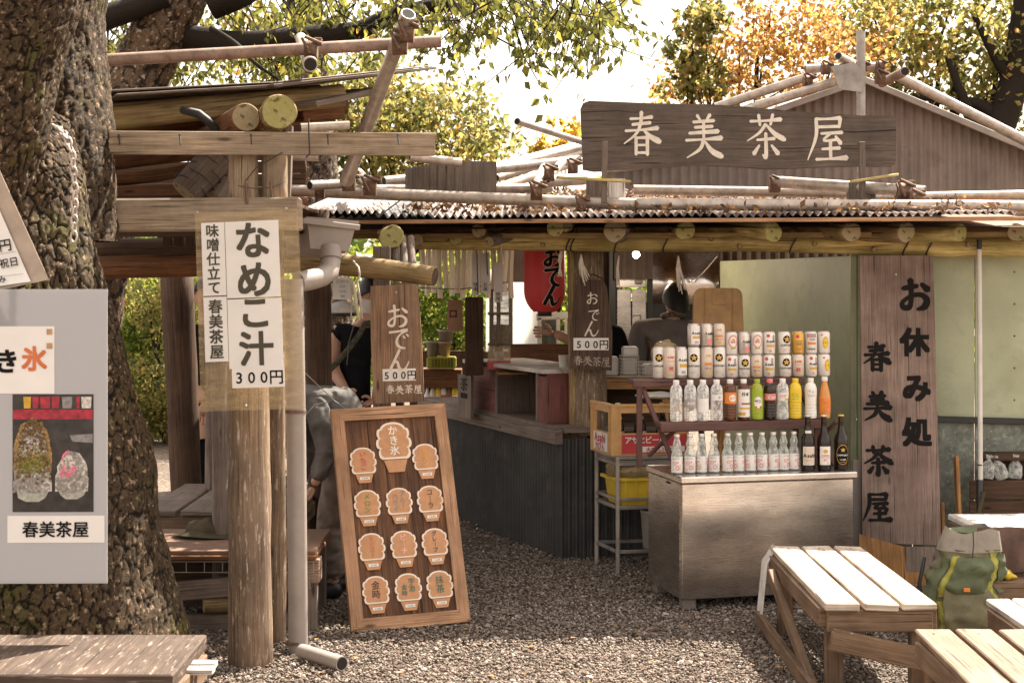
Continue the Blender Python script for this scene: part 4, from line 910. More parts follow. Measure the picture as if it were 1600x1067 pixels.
PP((770, 262, 11), (985, 205, 12.6), .03); PP((775, 278, 11), (1000, 212, 12.8), .03); PP((760, 268, 10.6), (960, 216, 11.8), .028); PP((848, 284, 9.1), (912, 280, 9.3), .036); PP((838, 292, 8.6), (850, 262, 10.2), .03); PP((855, 280, 9.0), (880, 252, 10), .027)
PP((990, 297, 9.2), (1330, 302, 9.1), .03); PP((1205, 284, 8.9), (1445, 300, 8.5), .034); PP((1345, 308, 9.0), (1700, 302, 9.2), .024)
PP((1118, 168, 11.8), (1275, 116, 11.6), .035); PP((1165, 172, 11.7), (1330, 120, 11.3), .036); PP((1258, 108, 11.4), (1382, 104, 11.4), .033); PP((1310, 88, 11.3), (1345, 106, 11.6), .03); PP((1378, 130, 11.8), (1414, 112, 11.0), .034, M_pipered); PP((1400, 118, 11.9), (1700, 270, 11.9), .04); PP((1345, 50, 11.2), (1345, 300, 11.2), .033, M_steeldk)
PP((1180, 162, 12.0), (1300, 132, 12.0), .02)
for a in ((486, 78, 6.72, 1.1), (625, 70, 6.85, 1.3), (636, 52, 6.8, 1.2), (545, 285, 8.0, 1.3), (578, 292, 8.1, 1.3), (838, 300, 8.55, 1.3), (858, 272, 9.0, 1.2), (895, 262, 9.4, 1.2), (1210, 290, 8.9, 1.2), (1410, 300, 8.55, 1.4), (1428, 312, 8.5, 1.2), (1345, 108, 11.3, 1.4), (1290, 108, 11.3, 1.2), (1375, 122, 11.3, 1.3), (1262, 128, 11.5, 1.3), (1375, 104, 11.3, 1.1), (908, 320, 8.55, 1.1), (500, 300, 8.6, 1)): clamp(*a)
one('metal_plate', M_steeldk, sc, lambda m: m.prism([(0, 0), (.16, -.02), (.2, .12), (.1, .2), (-.06, .16)], FR(P(1312, 140, 11.15)), .01))
# ------------------------------------------------------------------ signs
def rect(m, M, x0, x1, y0, y1, th=.001, z=0, mi=0):
    T = M @ Matrix.Translation((0, 0, z)); m.prism([(x0, y0), (x1, y0), (x1, y1), (x0, y1)], T, th, mi); return m
def quadM(tl, tr, bl):
    tl, tr, bl = Vector(tl), Vector(tr), Vector(bl); return frame(bl, tr - tl, tl - bl), (tr - tl).length, (tl - bl).length
def sheetpart(name, mat, parent, M, x0, x1, y0, y1, th=.001, z=0, **k):
    mb = MB(); rect(mb, M, x0, x1, y0, y1, th, z); return mb.build(name, mat, parent, **k)
def lettering(parent, mat, fn, name='lettering', **k):
    mb = MB(); fn(mb); return mb.build(name, mat, parent, **k)
def at(M, x, y, z=0, rot=0): return M @ Matrix.Translation((x, y, z)) @ Matrix.Rotation(rot, 4, 'Z')

# wooden name board on the roof
nb = thing('name_board', 'big weathered board with four cream characters on the stall roof', 'sign', P(1150, 305, 8.6))
MN = frame(P(908, 265, 8.62), P(1400, 262, 8.62) - P(908, 265, 8.62), (0, .04, 1)); W_, k_ = 494 * 8.62 / F, 8.62 / F
top = [(0, 96), (4, 104), (14, 108), (110, 103), (190, 101), (250, 98), (320, 90), (380, 86), (440, 82), (486, 82), (494, 76)]
bot = [(492, 8), (488, 3), (440, 2), (380, 2), (330, 0), (290, -1), (240, 4), (180, 7), (120, 3), (70, -2), (20, -3), (3, 1)]
def board(m):
    poly = [(x * k_, y * k_ + rnd(-.002, .002)) for x, y in (bot[::-1] + top[::-1])]
    m.prism(poly, MN, .055)
    q = [(x * k_, y * k_) for x, y in poly]
one('plank', W_slab, nb, board)
def nbt(m):
    for c, x, y, s in (('春', 95, 55, 76), ('美', 192, 50, 76), ('茶', 289, 50, 76), ('屋', 386, 45, 80)): brush(m, c, at(MN, x * k_, y * k_, .002), s * k_ * .92, 1.08, sx=.9)
lettering(nb, M_wpaint, nbt)
one('crack', M_hole, nb, lambda m: (m.tube([MN @ Vector((400 * k_, 58 * k_, .001)), MN @ Vector((430 * k_, 56 * k_, .0015)), MN @ Vector((492 * k_, 59 * k_, .001))], [.001, .003, .004], 5), m.tube([MN @ Vector((180 * k_, 30 * k_, .0)), MN @ Vector((330 * k_, 31 * k_, .001)), MN @ Vector((470 * k_, 36 * k_, .0))], [.001, .0015, .001], 5), m.tube([MN @ Vector((2 * k_, 90 * k_, .001)), MN @ Vector((60 * k_, 92 * k_, .0)), MN @ Vector((90 * k_, 88 * k_, .0))], [.002, .0015, .001], 5)))
for x, xt, yt in ((944, 945, 221), (1348, 1346, 222)):
    one('support_batten', W_grey, nb, lambda m: m.bar(P(x, 318, 8.55), P(xt, yt, 8.54), .05, .03, (1, 0, 0)))
for (x0, x1, y0, y1) in ((916, 930, 282, 312), (930, 946, 282, 312), (950, 976, 280, 312), (1325, 1346, 285, 315), (1348, 1366, 286, 315)):
    one('support_block', W_white if x0 == 950 else W_grey, nb, lambda m: m.bar(P((x0 + x1) / 2, y1, 8.68), P((x0 + x1) / 2, y0, 8.68), (x1 - x0) * 8.68 / F, .08, (0, 1, 0)))
one('cross_batten', W_moss, nb, lambda m: m.bar(P(870, 277, 8.4), P(985, 284, 8.55), .03, .015)); one('cross_batten', W_moss, nb, lambda m: m.bar(P(1330, 284, 8.45), P(1402, 273, 8.6), .03, .015))
# curved vertical-planked board on the roof
vb = thing('plank_screen', 'short screen of vertical planks with an arched top left of the name board', 'screen', P(705, 305, 8.9))
tops = [262, 259, 257, 255, 253.5, 252.5, 252, 252, 252, 252.5, 253]
for k in range(11):
    x0, x1 = 633 + k * 13.0, 633 + (k + 1) * 13.0 - .5
    def f(m, k=k, x0=x0, x1=x1):
        Y = 8.9 + .02 * math.sin(k * .8); M = FR(P(x0, 303, Y)); w2 = (x1 - x0 + .4) * Y / F; a = (303 - tops[max(0, k - 1)]) * Y / F; b = (303 - tops[k]) * Y / F
        m.prism([(0, 0), (w2, 0), (w2, b), (0, a)], M, .02)
    one('plank', W_grey, vb, f)
# nameko soup sign
ns = thing('soup_sign', 'plastic covered white paper sign for nameko soup at 300 yen on the front post', 'sign', P(388, 484, 6.42))
MS, ws, hs = quadM(P(308, 334, 6.46), P(470, 327, 6.42), P(314, 643, 6.44))
def filmsheet(m):
    m.grid(lambda u, v: MS @ Vector((u * ws, v * hs, .006 * math.sin(u * 7) * math.sin(v * 9))), 12, 16)
one('plastic_sheet', M_film, ns, filmsheet)
k2 = 6.44 / F
def pp(x, y): return ((x - 311) * k2, (641 - y) * k2)
def paper(parent, M, x0, y0, x1, y1, f, z=.014, mat=M_paper):
    a, b = f(x0, y1), f(x1, y0); return sheetpart('paper', mat, parent, M, a[0], b[0], a[1], b[1], .001, z)
p1 = paper(ns, MS, 360, 347, 445, 466, pp); p2 = paper(ns, MS, 360, 468, 446, 576, pp); p3 = paper(ns, MS, 364, 572, 447, 606, pp, .0165); p4 = paper(ns, MS, 322, 347, 359, 461, pp); p5 = paper(ns, MS, 322, 463, 359, 564, pp)
k3 = k2
lettering(p1, M_inkbr, lambda m: text(m, 'なめ', at(MS, *pp(404, 407), .0152), 60 * k3, .02, True, 1.02, heavy=.026))
lettering(p2, M_inkbr, lambda m: text(m, 'こ汁', at(MS, *pp(404, 517), .0152), 56 * k3, .02, True, 1.02, heavy=.026))
lettering(p3, M_ink, lambda m: text(m, '300円', at(MS, *pp(405, 590), .0178), 24 * k3, .012, adv=.82))
lettering(p4, M_inkbr, lambda m: text(m, '味噌仕立て', at(MS, *pp(340, 404), .0152), 21.5 * k3, .018, True, 1.03, heavy=.02))
lettering(p5, M_inkbr, lambda m: text(m, '春美茶屋', at(MS, *pp(341, 513), .0152), 23 * k3, .018, True, 1.02, heavy=.02))
for x, y in ((316, 330), (458, 330), (384, 634)): one('nail_head', M_pipe, ns, lambda m: m.ell(MS @ Vector((*pp(x, y), .012)), (.006, .004, .006)))
# translucent board on the tree
wb = thing('shaved_ice_board', 'white plastic board with a photo of shaved ice, hung on the big tree trunk', 'sign', P(60, 910, 5.3))
MW, ww, hw_ = quadM(P(-120, 452, 5.25), P(163, 452, 5.3), P(-118, 912, 5.25)); MW = frame(P(-118, 912, 5.3), (1, .02, 0), (0, 0, 1)); kw = 5.3 / F
def pw(x, y): return ((x + 118) * kw, (912 - y) * kw)
b_ = pw(166, 912); t2 = pw(166, 452); sheetpart('board', M_acryl, wb, MW, 0, b_[0], 0, t2[1], .006)
q1 = paper(wb, MW, -60, 510, 84, 615, pw, .002); q2 = paper(wb, MW, 11, 806, 162, 848, pw, .002)
lettering(q1, M_ink, lambda m: text(m, 'き', at(MW, *pw(10, 564), .0035), 40 * kw, .02, heavy=.03))
M_ored = plain('orange_red_ink', (.62, .15, .04), .6, 0, .15)
lettering(q1, M_ored, lambda m: text(m, '氷', at(MW, *pw(53, 560), .0035), 40 * kw, .02, heavy=.028))
lettering(q2, M_ink, lambda m: text(m, '春美茶屋', at(MW, *pw(86, 827), .0035), 26 * kw, .02, heavy=.018))
for y in (514, 536): sheetpart('tape', M_ored and plain('tape_yellowed', (.5, .3, .15), .5), wb, MW, pw(72, 0)[0], pw(81, 0)[0], pw(0, y + 9)[1], pw(0, y)[1], .0006, .0032)
# the printed photograph: flat print
ph_ = thing_photo = sheetpart('photo_print', plain('photo_dark', (.035, .03, .028), .3, 0, .5, 25, 0), wb, MW, *[pw(19, 0)[0], pw(145, 0)[0], pw(0, 800)[1], pw(0, 616)[1]], .001, .002)
def blob(m, cx, cy, pts, z): m.prism([(pw(cx + x, cy + y)) for x, y in pts][::-1], at(MW, 0, 0, z), .0002)
def heap(cx, base, w2, h2, seed):
    rr = random.Random(seed); pts = []
    for k in range(25):
        t = k / 24; a = math.pi * t; prof = math.sin(a) ** .7; x = -math.cos(a) * w2 * (1 + rr.uniform(-.06, .06)); pts.append((cx + x, base - prof * h2 * (1 + rr.uniform(-.04, .04))))
    return pts
M_ph = {'red': plain('print_red', (.4, .02, .04), .4, 0, .4, 40, 0), 'ice': plain('print_ice', (.62, .56, .5), .4, 0, .35, 90, 0, dirt=(.4, .33, .27)), 'brown': plain('print_brown', (.3, .16, .03), .4, 0, .5, 90, 0, dirt=(.6, .5, .35)), 'green': plain('print_green', (.2, .2, .02), .4, 0, .3, 60, 0), 'pink': plain('print_pink', (.8, .16, .25), .4, 0, .3, 60, 0, dirt=(.7, .5, .5)), 'grey': plain('print_grey', (.25, .23, .22), .4, 0, .3, 60, 0), 'yel': plain('print_yellow', (.6, .35, .03), .4, 0, .2, 30, 0), 'bowl': plain('print_bowl', (.4, .4, .33), .3, 0, .3, 60, 0)}
def pr(mat, pts, z):
    mb = MB(); mb.prism([pw(x, y) for x, y in pts][::-1], at(MW, 0, 0, z), .0002); mb.build('print', M_ph[mat], ph_)
pr('red', [(20, 640), (144, 640), (144, 655), (20, 655)], .0032)
for k, (x0, x1, c) in enumerate(((36, 48, 'yel'), (50, 60, 'red'), (62, 78, 'red'), (80, 92, 'red'), (96, 112, 'grey'), (118, 124, 'red'), (126, 142, 'ice'))): pr(c, [(x0, 620), (x1, 620), (x1 - 1, 638), (x0 + 1, 638)], .0034)
pr('grey', [(108, 680), (144, 678), (144, 692), (112, 690)], .0032)
pr('bowl', [(24, 762), (78, 762), (70, 778), (60, 784), (40, 784), (28, 778)], .0036); pr('bowl', [(88, 762), (136, 762), (130, 774), (120, 780), (102, 780), (94, 774)], .0036)
def splat(cx, base, w2, h2, cols, n, seed, z):
    rr = random.Random(seed); ms = {c: MB() for c in cols}
    for k in range(n):
        t = rr.random(); y = base - t * h2; x = cx + rr.uniform(-1, 1) * w2 * math.sqrt(max(.03, 1 - t ** 2.1)); r = rr.uniform(.9, 2.6); c = cols[min(len(cols) - 1, int((t * 1.15 + rr.uniform(-.2, .2)) * len(cols)) if t > 0 else 0)]
        pts = [(x + math.cos(a * 6.283 / 7) * r * rr.uniform(.6, 1.2), y + math.sin(a * 6.283 / 7) * r * rr.uniform(.6, 1.2)) for a in range(7)]
        ms[c].prism([pw(a, b) for a, b in pts][::-1], at(MW, 0, 0, z + k * 4e-6), .0001)
    for c in cols:
        if ms[c].v: ms[c].build('print', M_ph[c], ph_, kind='stuff')
splat(50, 768, 29, 112, ['ice', 'ice', 'brown', 'green', 'brown', 'ice', 'brown'], 900, 3, .0048); splat(50, 735, 22, 50, ['green', 'brown', 'ice'], 160, 5, .0062); splat(112, 768, 25, 62, ['ice', 'ice', 'bowl', 'ice'], 450, 4, .0048); splat(106, 745, 12, 34, ['pink', 'ice'], 110, 6, .0062)
pr('ice', heap(50, 768, 29, 60, 1), .0038); pr('brown', heap(50, 738, 30, 84, 2), .004); pr('ice', heap(50, 690, 14, 32, 3), .0042); pr('green', heap(48, 738, 16, 26, 4), .0044); pr('ice', heap(112, 768, 26, 62, 5), .0038); pr('pink', heap(106, 742, 13, 38, 6), .0042); pr('ice', heap(118, 740, 15, 30, 7), .0044)
# tilted paper sign at the left edge
ts = thing('tilted_sign', 'tilted plastic covered price sign at the left edge above the white board', 'sign', P(20, 400, 5.35))
MT = frame(P(75, 437, 5.36), (.985, .0, .165), (-.45, 0, .9))
# board whose right edge runs down to the right
def polypx(pts, Y): 
    M = FR(P(0, 440, Y)); return M, [(x * Y / F, (440 - y) * Y / F) for x, y in pts]
M5, q = polypx([(-80, 470), (76, 437), (0, 268), (-90, 120)], 5.42); one('plastic_sheet', plain('tan_plastic_cover', (.38, .29, .22), .35, 0, .15, 12, .2), ts, lambda m: m.prism(q, M5, .004))
M6, q6 = polypx([(-80, 458), (48, 440), (0, 330), (-60, 200)], 5.41); pz = one('paper', M_paper, ts, lambda m: m.prism(q6, M6, .001))
ang = R(10)
def tp(x, y): return FR(P(x, y, 5.405)) @ Matrix.Rotation(ang, 4, 'Z')
lettering(pz, M_ink, lambda m: (text(m, '円', tp(8, 383), 21 * 5.4 / F, .012, heavy=.012), text(m, '祝日', tp(14, 410), 15.5 * 5.4 / F, .014, heavy=.012), text(m, 'み', tp(3, 436), 13 * 5.4 / F, .014, heavy=.012)))
one('fold_line', M_greypanel, ts, lambda m: (m.tube([P(-40, 402, 5.404), P(26, 393, 5.404)], .0006, 4), m.tube([P(-40, 436, 5.404), P(36, 428, 5.404)], .0006, 4)))
# oden sign by the menu board
o1 = thing('oden_sign', 'brown wooden oden sign with a 500 yen plate, hanging behind the menu board', 'sign', P(623, 540, 7.95))
MO = frame(P(584, 631, 7.92), P(663, 629, 7.92) - P(584, 631, 7.92), (-.012, 0, 1)); ko = 7.92 / F
def po(x, y): return ((x - 585) * ko, (631 - y) * ko)
one('board', W_sign, o1, lambda m: m.prism([po(585, 631), po(664, 629), po(662, 520), po(659, 462), po(657, 448), po(652, 445), po(584, 447), po(583, 530)], MO, .025))
lettering(o1, M_wpaint, lambda m: [brush(m, c, at(MO, *po(x, y), .001), s * ko, 1.15, sx=1.0) for c, x, y, s in (('お', 625, 495, 36), ('で', 627, 530, 33), ('ん', 626, 564, 34))])
pl_ = sheetpart('price_plate', M_paper, o1, MO, *[po(600, 0)[0], po(652, 0)[0], po(0, 596)[1], po(0, 577)[1]], .001, .0015)
lettering(pl_, M_ink, lambda m: text(m, '500円', at(MO, *po(626, 587), .003), 15.5 * ko, .01, adv=.84))
lettering(o1, M_wpaint, lambda m: [brush(m, c, at(MO, *po(611 + i * 14.5, 609 + (i % 2)), .001), 13.5 * ko, 1.5) for i, c in enumerate('春美茶屋')])
one('nail_head', M_pipe, o1, lambda m: m.ell(MO @ Vector((*po(624, 458), .002)), (.006, .004, .006)))
# dark oden sign on the corner post
o2 = thing('oden_sign', 'dark tapering oden plaque with a 500 yen plate tied to the corner post', 'sign', P(924, 505, 9.12))
MO2 = FR(P(889, 578, 9.1)); k4 = 9.1 / F
def p2_(x, y): return ((x - 889) * k4, (578 - y) * k4)
one('board', W_signd, o2, lambda m: m.prism([p2_(889, 576), p2_(956, 579), p2_(957, 520), p2_(948, 448), p2_(942, 438), p2_(912, 436), p2_(902, 440), p2_(893, 500)], MO2, .02))
lettering(o2, M_wpaint, lambda m: [brush(m, c, at(MO2, *p2_(x, y), .001), s * k4, 1.0) for c, x, y, s in (('お', 925, 466, 19), ('で', 928, 492, 18), ('ん', 924, 514, 24))])
pl2 = sheetpart('price_plate', M_paper, o2, MO2, p2_(896, 0)[0], p2_(951, 0)[0], p2_(0, 547)[1], p2_(0, 528)[1], .001, .0015)
lettering(pl2, M_ink, lambda m: text(m, '500円', at(MO2, *p2_(924, 538), .003), 15.5 * k4, .014, adv=.84))
lettering(o2, plain('faded_paint', (.42, .36, .29), .7), lambda m: [brush(m, c, at(MO2, *p2_(903 + i * 14.5, 563 + i), .001), 15 * k4, 1.1) for i, c in enumerate('春美茶屋')])
one('cord', M_wire, o2, lambda m: m.tube([P(912, 440, 9.08), P(926, 428, 9.16), P(943, 437, 9.08)], .004, 6))
# tall rest-place sign on the green wall
tl = thing('tall_sign', 'tall reddish plank sign with two columns of black characters on the green wall', 'sign', P(1410, 850, 8.5))
MTL, wt, ht = quadM(P(1353, 401, 8.66), P(1466, 401, 8.63), P(1348, 847, 8.5)); kt = 8.57 / F
def pt(x, y): return ((x - 1350.5) * kt, (848 - y) * kt * 1.0)
for (x0, x1) in ((1350.5, 1468),):
    one('plank', W_tall, tl, lambda m: m.prism([pt(x0 + 0, 848), pt(x1 + (2 if x1 > 1420 else 0), 851), pt(x1 - 2, 401), pt(x0 + 2, 401)], MTL, .03))
def tall(m):
    # the board runs slightly wider towards the foot
    for c, x, y, s in (('お', 1436, 463, 50),): brush(m, c, at(MTL, *pt(x, y), .001), s * kt, 1.85)
    for c, x, y, s in (('休', 1435, 537, 45), ('み', 1437, 608, 45), ('処', 1436, 677, 45)): text(m, c, at(MTL, *pt(x, y), .001), s * kt, .02, heavy=.045)
    for c, x, y, s in (('春', 1376, 561, 46), ('美', 1376, 638, 46), ('茶', 1376, 722, 46), ('屋', 1374, 794, 46)): brush(m, c, at(MTL, *pt(x, y), .001), s * kt, 1.85)
lettering(tl, M_ink, tall)
one('screw', M_pipe, tl, lambda m: m.ell(MTL @ Vector((*pt(1408, 431), .002)), (.007, .004, .007)))

# ------------------------------------------------------------------ the shaved ice menu board
mbd = thing('menu_board', 'leaning framed menu board with a dozen shaved ice plaques on the gravel', 'menu board', P(640, 985, 7.4))
ML = frame(P(549, 989, 7.25), P(735, 971, 7.42) - P(549, 989, 7.25), P(526, 640, 7.62) - P(549, 989, 7.25)); WL = (P(735, 971, 7.42) - P(549, 989, 7.25)).length; HL = (P(526, 640, 7.62) - P(549, 989, 7.25)).length
fw = .062
def mit(name, pts, dz=.0):
    one(name, W_frame, mbd, lambda m: m.prism(pts, at(ML, 0, 0, .012), .04))
e = .0008
mit('frame_rail', [(0, 0), (WL, 0), (WL - fw, fw), (fw, fw)]); mit('frame_rail', [(fw, HL - fw), (WL - fw, HL - fw), (WL, HL), (0, HL)])
mit('frame_stile', [(0, e), (fw, fw + e), (fw, HL - fw - e), (0, HL - e)]); mit('frame_stile', [(WL - fw, fw + e), (WL, e), (WL, HL - e), (WL - fw, HL - fw - e)])
nplk = 4; pw_ = (WL - 2 * fw) / nplk
for k in range(nplk): one('back_plank', W_board, mbd, lambda m: m.prism([(fw + k * pw_ + .001, fw - .01), (fw + (k + 1) * pw_ - .001, fw - .01), (fw + (k + 1) * pw_ - .001, HL - fw + .01), (fw + k * pw_ + .001, HL - fw + .01)], at(ML, 0, 0, -.004 + .001 * (k % 2)), .012))
M_plq = plain('plaque_wood', (.5, .25, .115), .65, 0, .1, 30, .2); M_rim = plain('plaque_rim_paint', (.78, .66, .54), .6, 0, .05)
INK = {n: plain('ink_' + n, c, .6, 0, .1) for n, c in dict(red=(.6, .07, .06), orange=(.6, .12, .05), yellow=(.75, .36, .02), green=(.12, .3, .03), blue=(.17, .24, .27), brown=(.09, .04, .025), pink=(.85, .45, .42), dark=(.05, .055, .06), teal=(.06, .14, .09), white=(.85, .78, .68)).items()}
def plaque(cx, cy, w2, h2, txt, ink, lines=None, big=False, lab=None):
    """cx, cy in board fractions measured from the lower left of the board"""
    def outline(s):
        pts = []; n = 4 if big else 4
        hh = h2 * .74; yb = -h2 * .5 + h2 * .26
        # right side going up in bumps, top, left side going down
        def side(sg):
            r = []
            for b in range(3):
                y0 = yb + hh * (b * .27 + .02); y1 = yb + hh * ((b + 1) * .27 + .02); wv = (.45, .5, .46)[b]
                for j in range(6):
                    a = -math.pi / 2 + math.pi * j / 5; r.append((sg * (w2 * (wv - .07) + w2 * .07 * math.cos(a)), (y0 + y1) / 2 + (y1 - y0) / 2 * math.sin(a)))
            return r
        rs = side(1); topa = [(w2 * .36 * math.cos(a), yb + hh * .8 + hh * .2 * math.sin(a)) for a in [math.pi * (j + .4) / 10.8 for j in range(11)]]
        return [(x * s, (y - (yb + hh * .5)) * (1 - (1 - s) * .8) + yb + hh * .5) for x, y in [(w2 * .36, yb)] + rs + topa + side(-1)[::-1] + [(-w2 * .36, yb)]]
    M = at(ML, cx * WL, cy * HL, .004)
    o = MB(); o.prism(outline(1.0), M, .01); body = o.build('plaque', M_rim, mbd)
    i = MB(); i.prism(outline(.86), at(M, 0, 0, .0012), .001); i.build('plaque_face', M_plq, body)
    yb = -h2 * .5 + h2 * .26; c = MB(); c.prism([(-w2 * .22, -h2 * .5), (w2 * .22, -h2 * .5), (w2 * .33, yb - h2 * .015), (-w2 * .33, yb - h2 * .015)], at(M, 0, 0, .0004), .01); c.build('cup', M_plq, body)
    if not big:
        t = MB(); rect(t, at(M, 0, -h2 * .38), -w2 * .18, w2 * .18, -h2 * .035, h2 * .045, .0004, .0018); t.build('price_tag', M_paper, body)
        t2_ = MB(); text(t2_, '500円' if not big else '', at(M, 0, -h2 * .378, .0028), h2 * .055, .0, adv=.8); t2_.build('price', M_ink, body)
    l = MB(); yc = yb + h2 * .37
    for (s, dx, dy, sz) in lines: 
        if s == '|': continue
        text(l, s, at(M, dx * w2, yc + dy * h2, .0022), sz * h2, .014, True, 1.0, heavy=.012)
    l.build('lettering', INK[ink], body)
X3 = (.21, .5, .78); X3 = [.235, .5, .76]
SX, SY = .205, .215
plaque(.515, .81, .18, .255, '', 'white', [('かき氷', 0, .0, .20)], True)
rows = [(.755, [('いちご', 'red'), None, ('レモン', 'yellow')]), (.56, [('メロン', 'green'), ('ブルーハワイ', 'blue'), ('コーラ', 'brown')]), (.365, [('マンゴー', 'orange'), ('ピーチ', 'pink'), ('グレープ', 'dark')]), (.175, [('金時', 'brown'), ('宇治金時', 'teal'), ('抹茶', 'teal')])]
for ry, cols in rows:
    for cx, it in zip((.235, .507, .775), cols):
        if not it: continue
        s, ink = it; n = len(s)
        def vbar(s): return s.replace('ー', '｜')
        if s == 'ブルーハワイ': ln = [('ブル｜', .13, .03, .17), ('ハワイ', -.14, -.04, .17)]
        elif s == '宇治金時': ln = [('宇治', .13, .05, .19), ('金時', -.15, -.08, .16)]
        elif n == 2: ln = [(s, 0, 0, .24)]
        elif n == 3: ln = [(vbar(s), 0, 0, .185)]
        else: ln = [(vbar(s), 0, 0, .15)]
        plaque(cx, ry - .02,   .135, .178, s, ink, ln)
one('foot_stop', W_frame, mbd, lambda m: m.bar(P(629, 985, 7.25), P(629, 993, 7.22), .012, .02))
# lantern
ln_ = thing('paper_lantern', 'red paper lantern with black oden characters hanging behind the log beam', 'lantern', P(851, 440, 9.75))
LY, LR, LC_ = 9.75, 32.5 * 9.75 / F, P(851, 418, 9.75); kl = LY / F; LC_.z = 0
zz = lambda y: CH - (y - HZ) * kl
def lr(z):
    t = (z - zz(487)) / (zz(350) - zz(487)); t = max(0, min(1, t)); return LR * (1 - max(0, abs(t - .5) * 2 - .45) ** 2.6 * 2.2)
prof = []
for i in range(61):
    z = zz(487) + (zz(350) - zz(487)) * i / 60; prof.append((max(.03, lr(z) + .0016 * math.cos(i * math.pi)), z))
one('shade', M_lampsh, ln_, lambda m: m.lathe(prof, 32, LC_))
one('ring', M_blackpl, ln_, lambda m: m.lathe([(.0, zz(494)), (.045, zz(494)), (.046, zz(486)), (.03, zz(484))], 20, LC_)); one('ring', M_blackpl, ln_, lambda m: m.lathe([(.03, zz(352)), (.046, zz(350)), (.045, zz(342)), (0, zz(342))], 20, LC_))
one('hanging_cord', M_wire, ln_, lambda m: m.tube([LC_ + Vector((0, 0, zz(344))), LC_ + Vector((0, .05, zz(300)))], .004, 6))
class WrapM:
    pass
def lwrap(mb, src, off):
    for v in src.v:
        a = v.x / LR; r = lr(v.z) + off; v.x, v.y, v.z = LC_.x + r * math.sin(a), LC_.y - r * math.cos(a), v.z
    mb.merge(src)
def lant(fat, off):
    def f(m):
        s = MB()
        for c, y, dx in (('お', 402, 12), ('で', 432, 14), ('ん', 462, 12)): brush(s, c, frame((dx * kl, 0, zz(y)), (1, 0, 0), (0, 0, 1)), 30 * kl, fat, sx=1.05)
        for v in s.v: v.y = 0
        lwrap(m, s, off)
    return f
lettering(ln_, M_wpaint, lant(2.5, .0035), 'lettering_outline'); lettering(ln_, M_ink, lant(1.75, .0055))
# notices in the stall
one2 = lambda *a: None
nt1 = thing('paper_notice', 'orange brown notice with a square mark left of the dark stall post', 'notice', P(710, 515, 10.2)); M7 = FR(P(699, 517, 10.2)); k7 = 10.2 / F
sheetpart('sheet', plain('orange_paper', (.42, .22, .13), .7), nt1, M7, 0, 24 * k7, 0, 48 * k7, .002)
lettering(nt1, M_ink, lambda m: text(m, '口', at(M7, 9 * k7, 27 * k7, .001), 14 * k7, .02))
nt2 = thing('wall_notice', 'grey brown board with faint square characters between the hanging strips and the lantern', 'notice', P(800, 420, 11.2)); M8 = FR(P(784, 441, 11.2)); k8 = 11.2 / F
sheetpart('sheet', plain('brown_board', (.2, .145, .125), .7), nt2, M8, 0, 42 * k8, 0, 60 * k8, .01)
lettering(nt2, plain('faint_red', (.27, .14, .12), .7), lambda m: text(m, '口川', at(M8, 20 * k8, 32 * k8, .001), 17 * k8, .02))
nt3 = thing('counter_notice', 'grey wooden notice with brush writing on the front of the counter box', 'notice', P(726, 650, 10.4)); M9 = frame(P(715, 650, 10.42), -dC, (0, 0, 1)); k9 = 10.4 / F
sheetpart('board', W_grey, nt3, M9, 0, 58 * k9, 0, 66 * k9, .02)
lettering(nt3, M_ink, lambda m: (brush(m, '茶', at(M9, 28 * k9, 52 * k9, .001), 20 * k9, 1.2, sx=1.8), rect(m, M9, 14 * k9, 44 * k9, 30 * k9, 38 * k9, .0005, .0015)))
# ------------------------------------------------------------------ cold cabinet
FO, FU, FV = Vector((.85, 7.7, 0)), Vector((.972, .237, 0)), Vector((-.237, .972, 0))
MF = Matrix.Translation(FO) @ Matrix((FU, FV, Vector((0, 0, 1)))).transposed().to_4x4(); RF = MF.to_3x3()
fz = thing('cold_cabinet', 'low stainless steel cabinet with dented panels carrying the drinks display', 'cabinet', FO)
def fb(name, mat, parent, c, s, **k):
    one(name, mat, parent, lambda m: m.box(MF @ Vector(c), s, RF, **k))
fb('front_panel', M_steel, fz, (.47, .012, .345), (.936, .022, .58), ch=.004); fb('side_panel', M_steel, fz, (.01, .27, .345), (.02, .49, .58), ch=.003); fb('side_panel', M_steel, fz, (.93, .27, .345), (.02, .49, .58), ch=.003)
fb('cabinet_top', M_steel, fz, (.47, .25, .655), (.965, .545, .034), ch=.006); fb('back_panel', M_steeldk, fz, (.47, .5, .345), (.9, .02, .58))
for x in (.05, .89):
    for y in (.05, .46): fb('foot', M_steeldk, fz, (x, y, .03), (.07, .06, .06))
one('side_rivet', M_hole, fz, lambda m: (m.ell(MF @ Vector((-.001, .18, .62)), (.008, .008, .006)), m.ell(MF @ Vector((-.001, .21, .62)), (.008, .008, .006))))
TOPZ = .6725
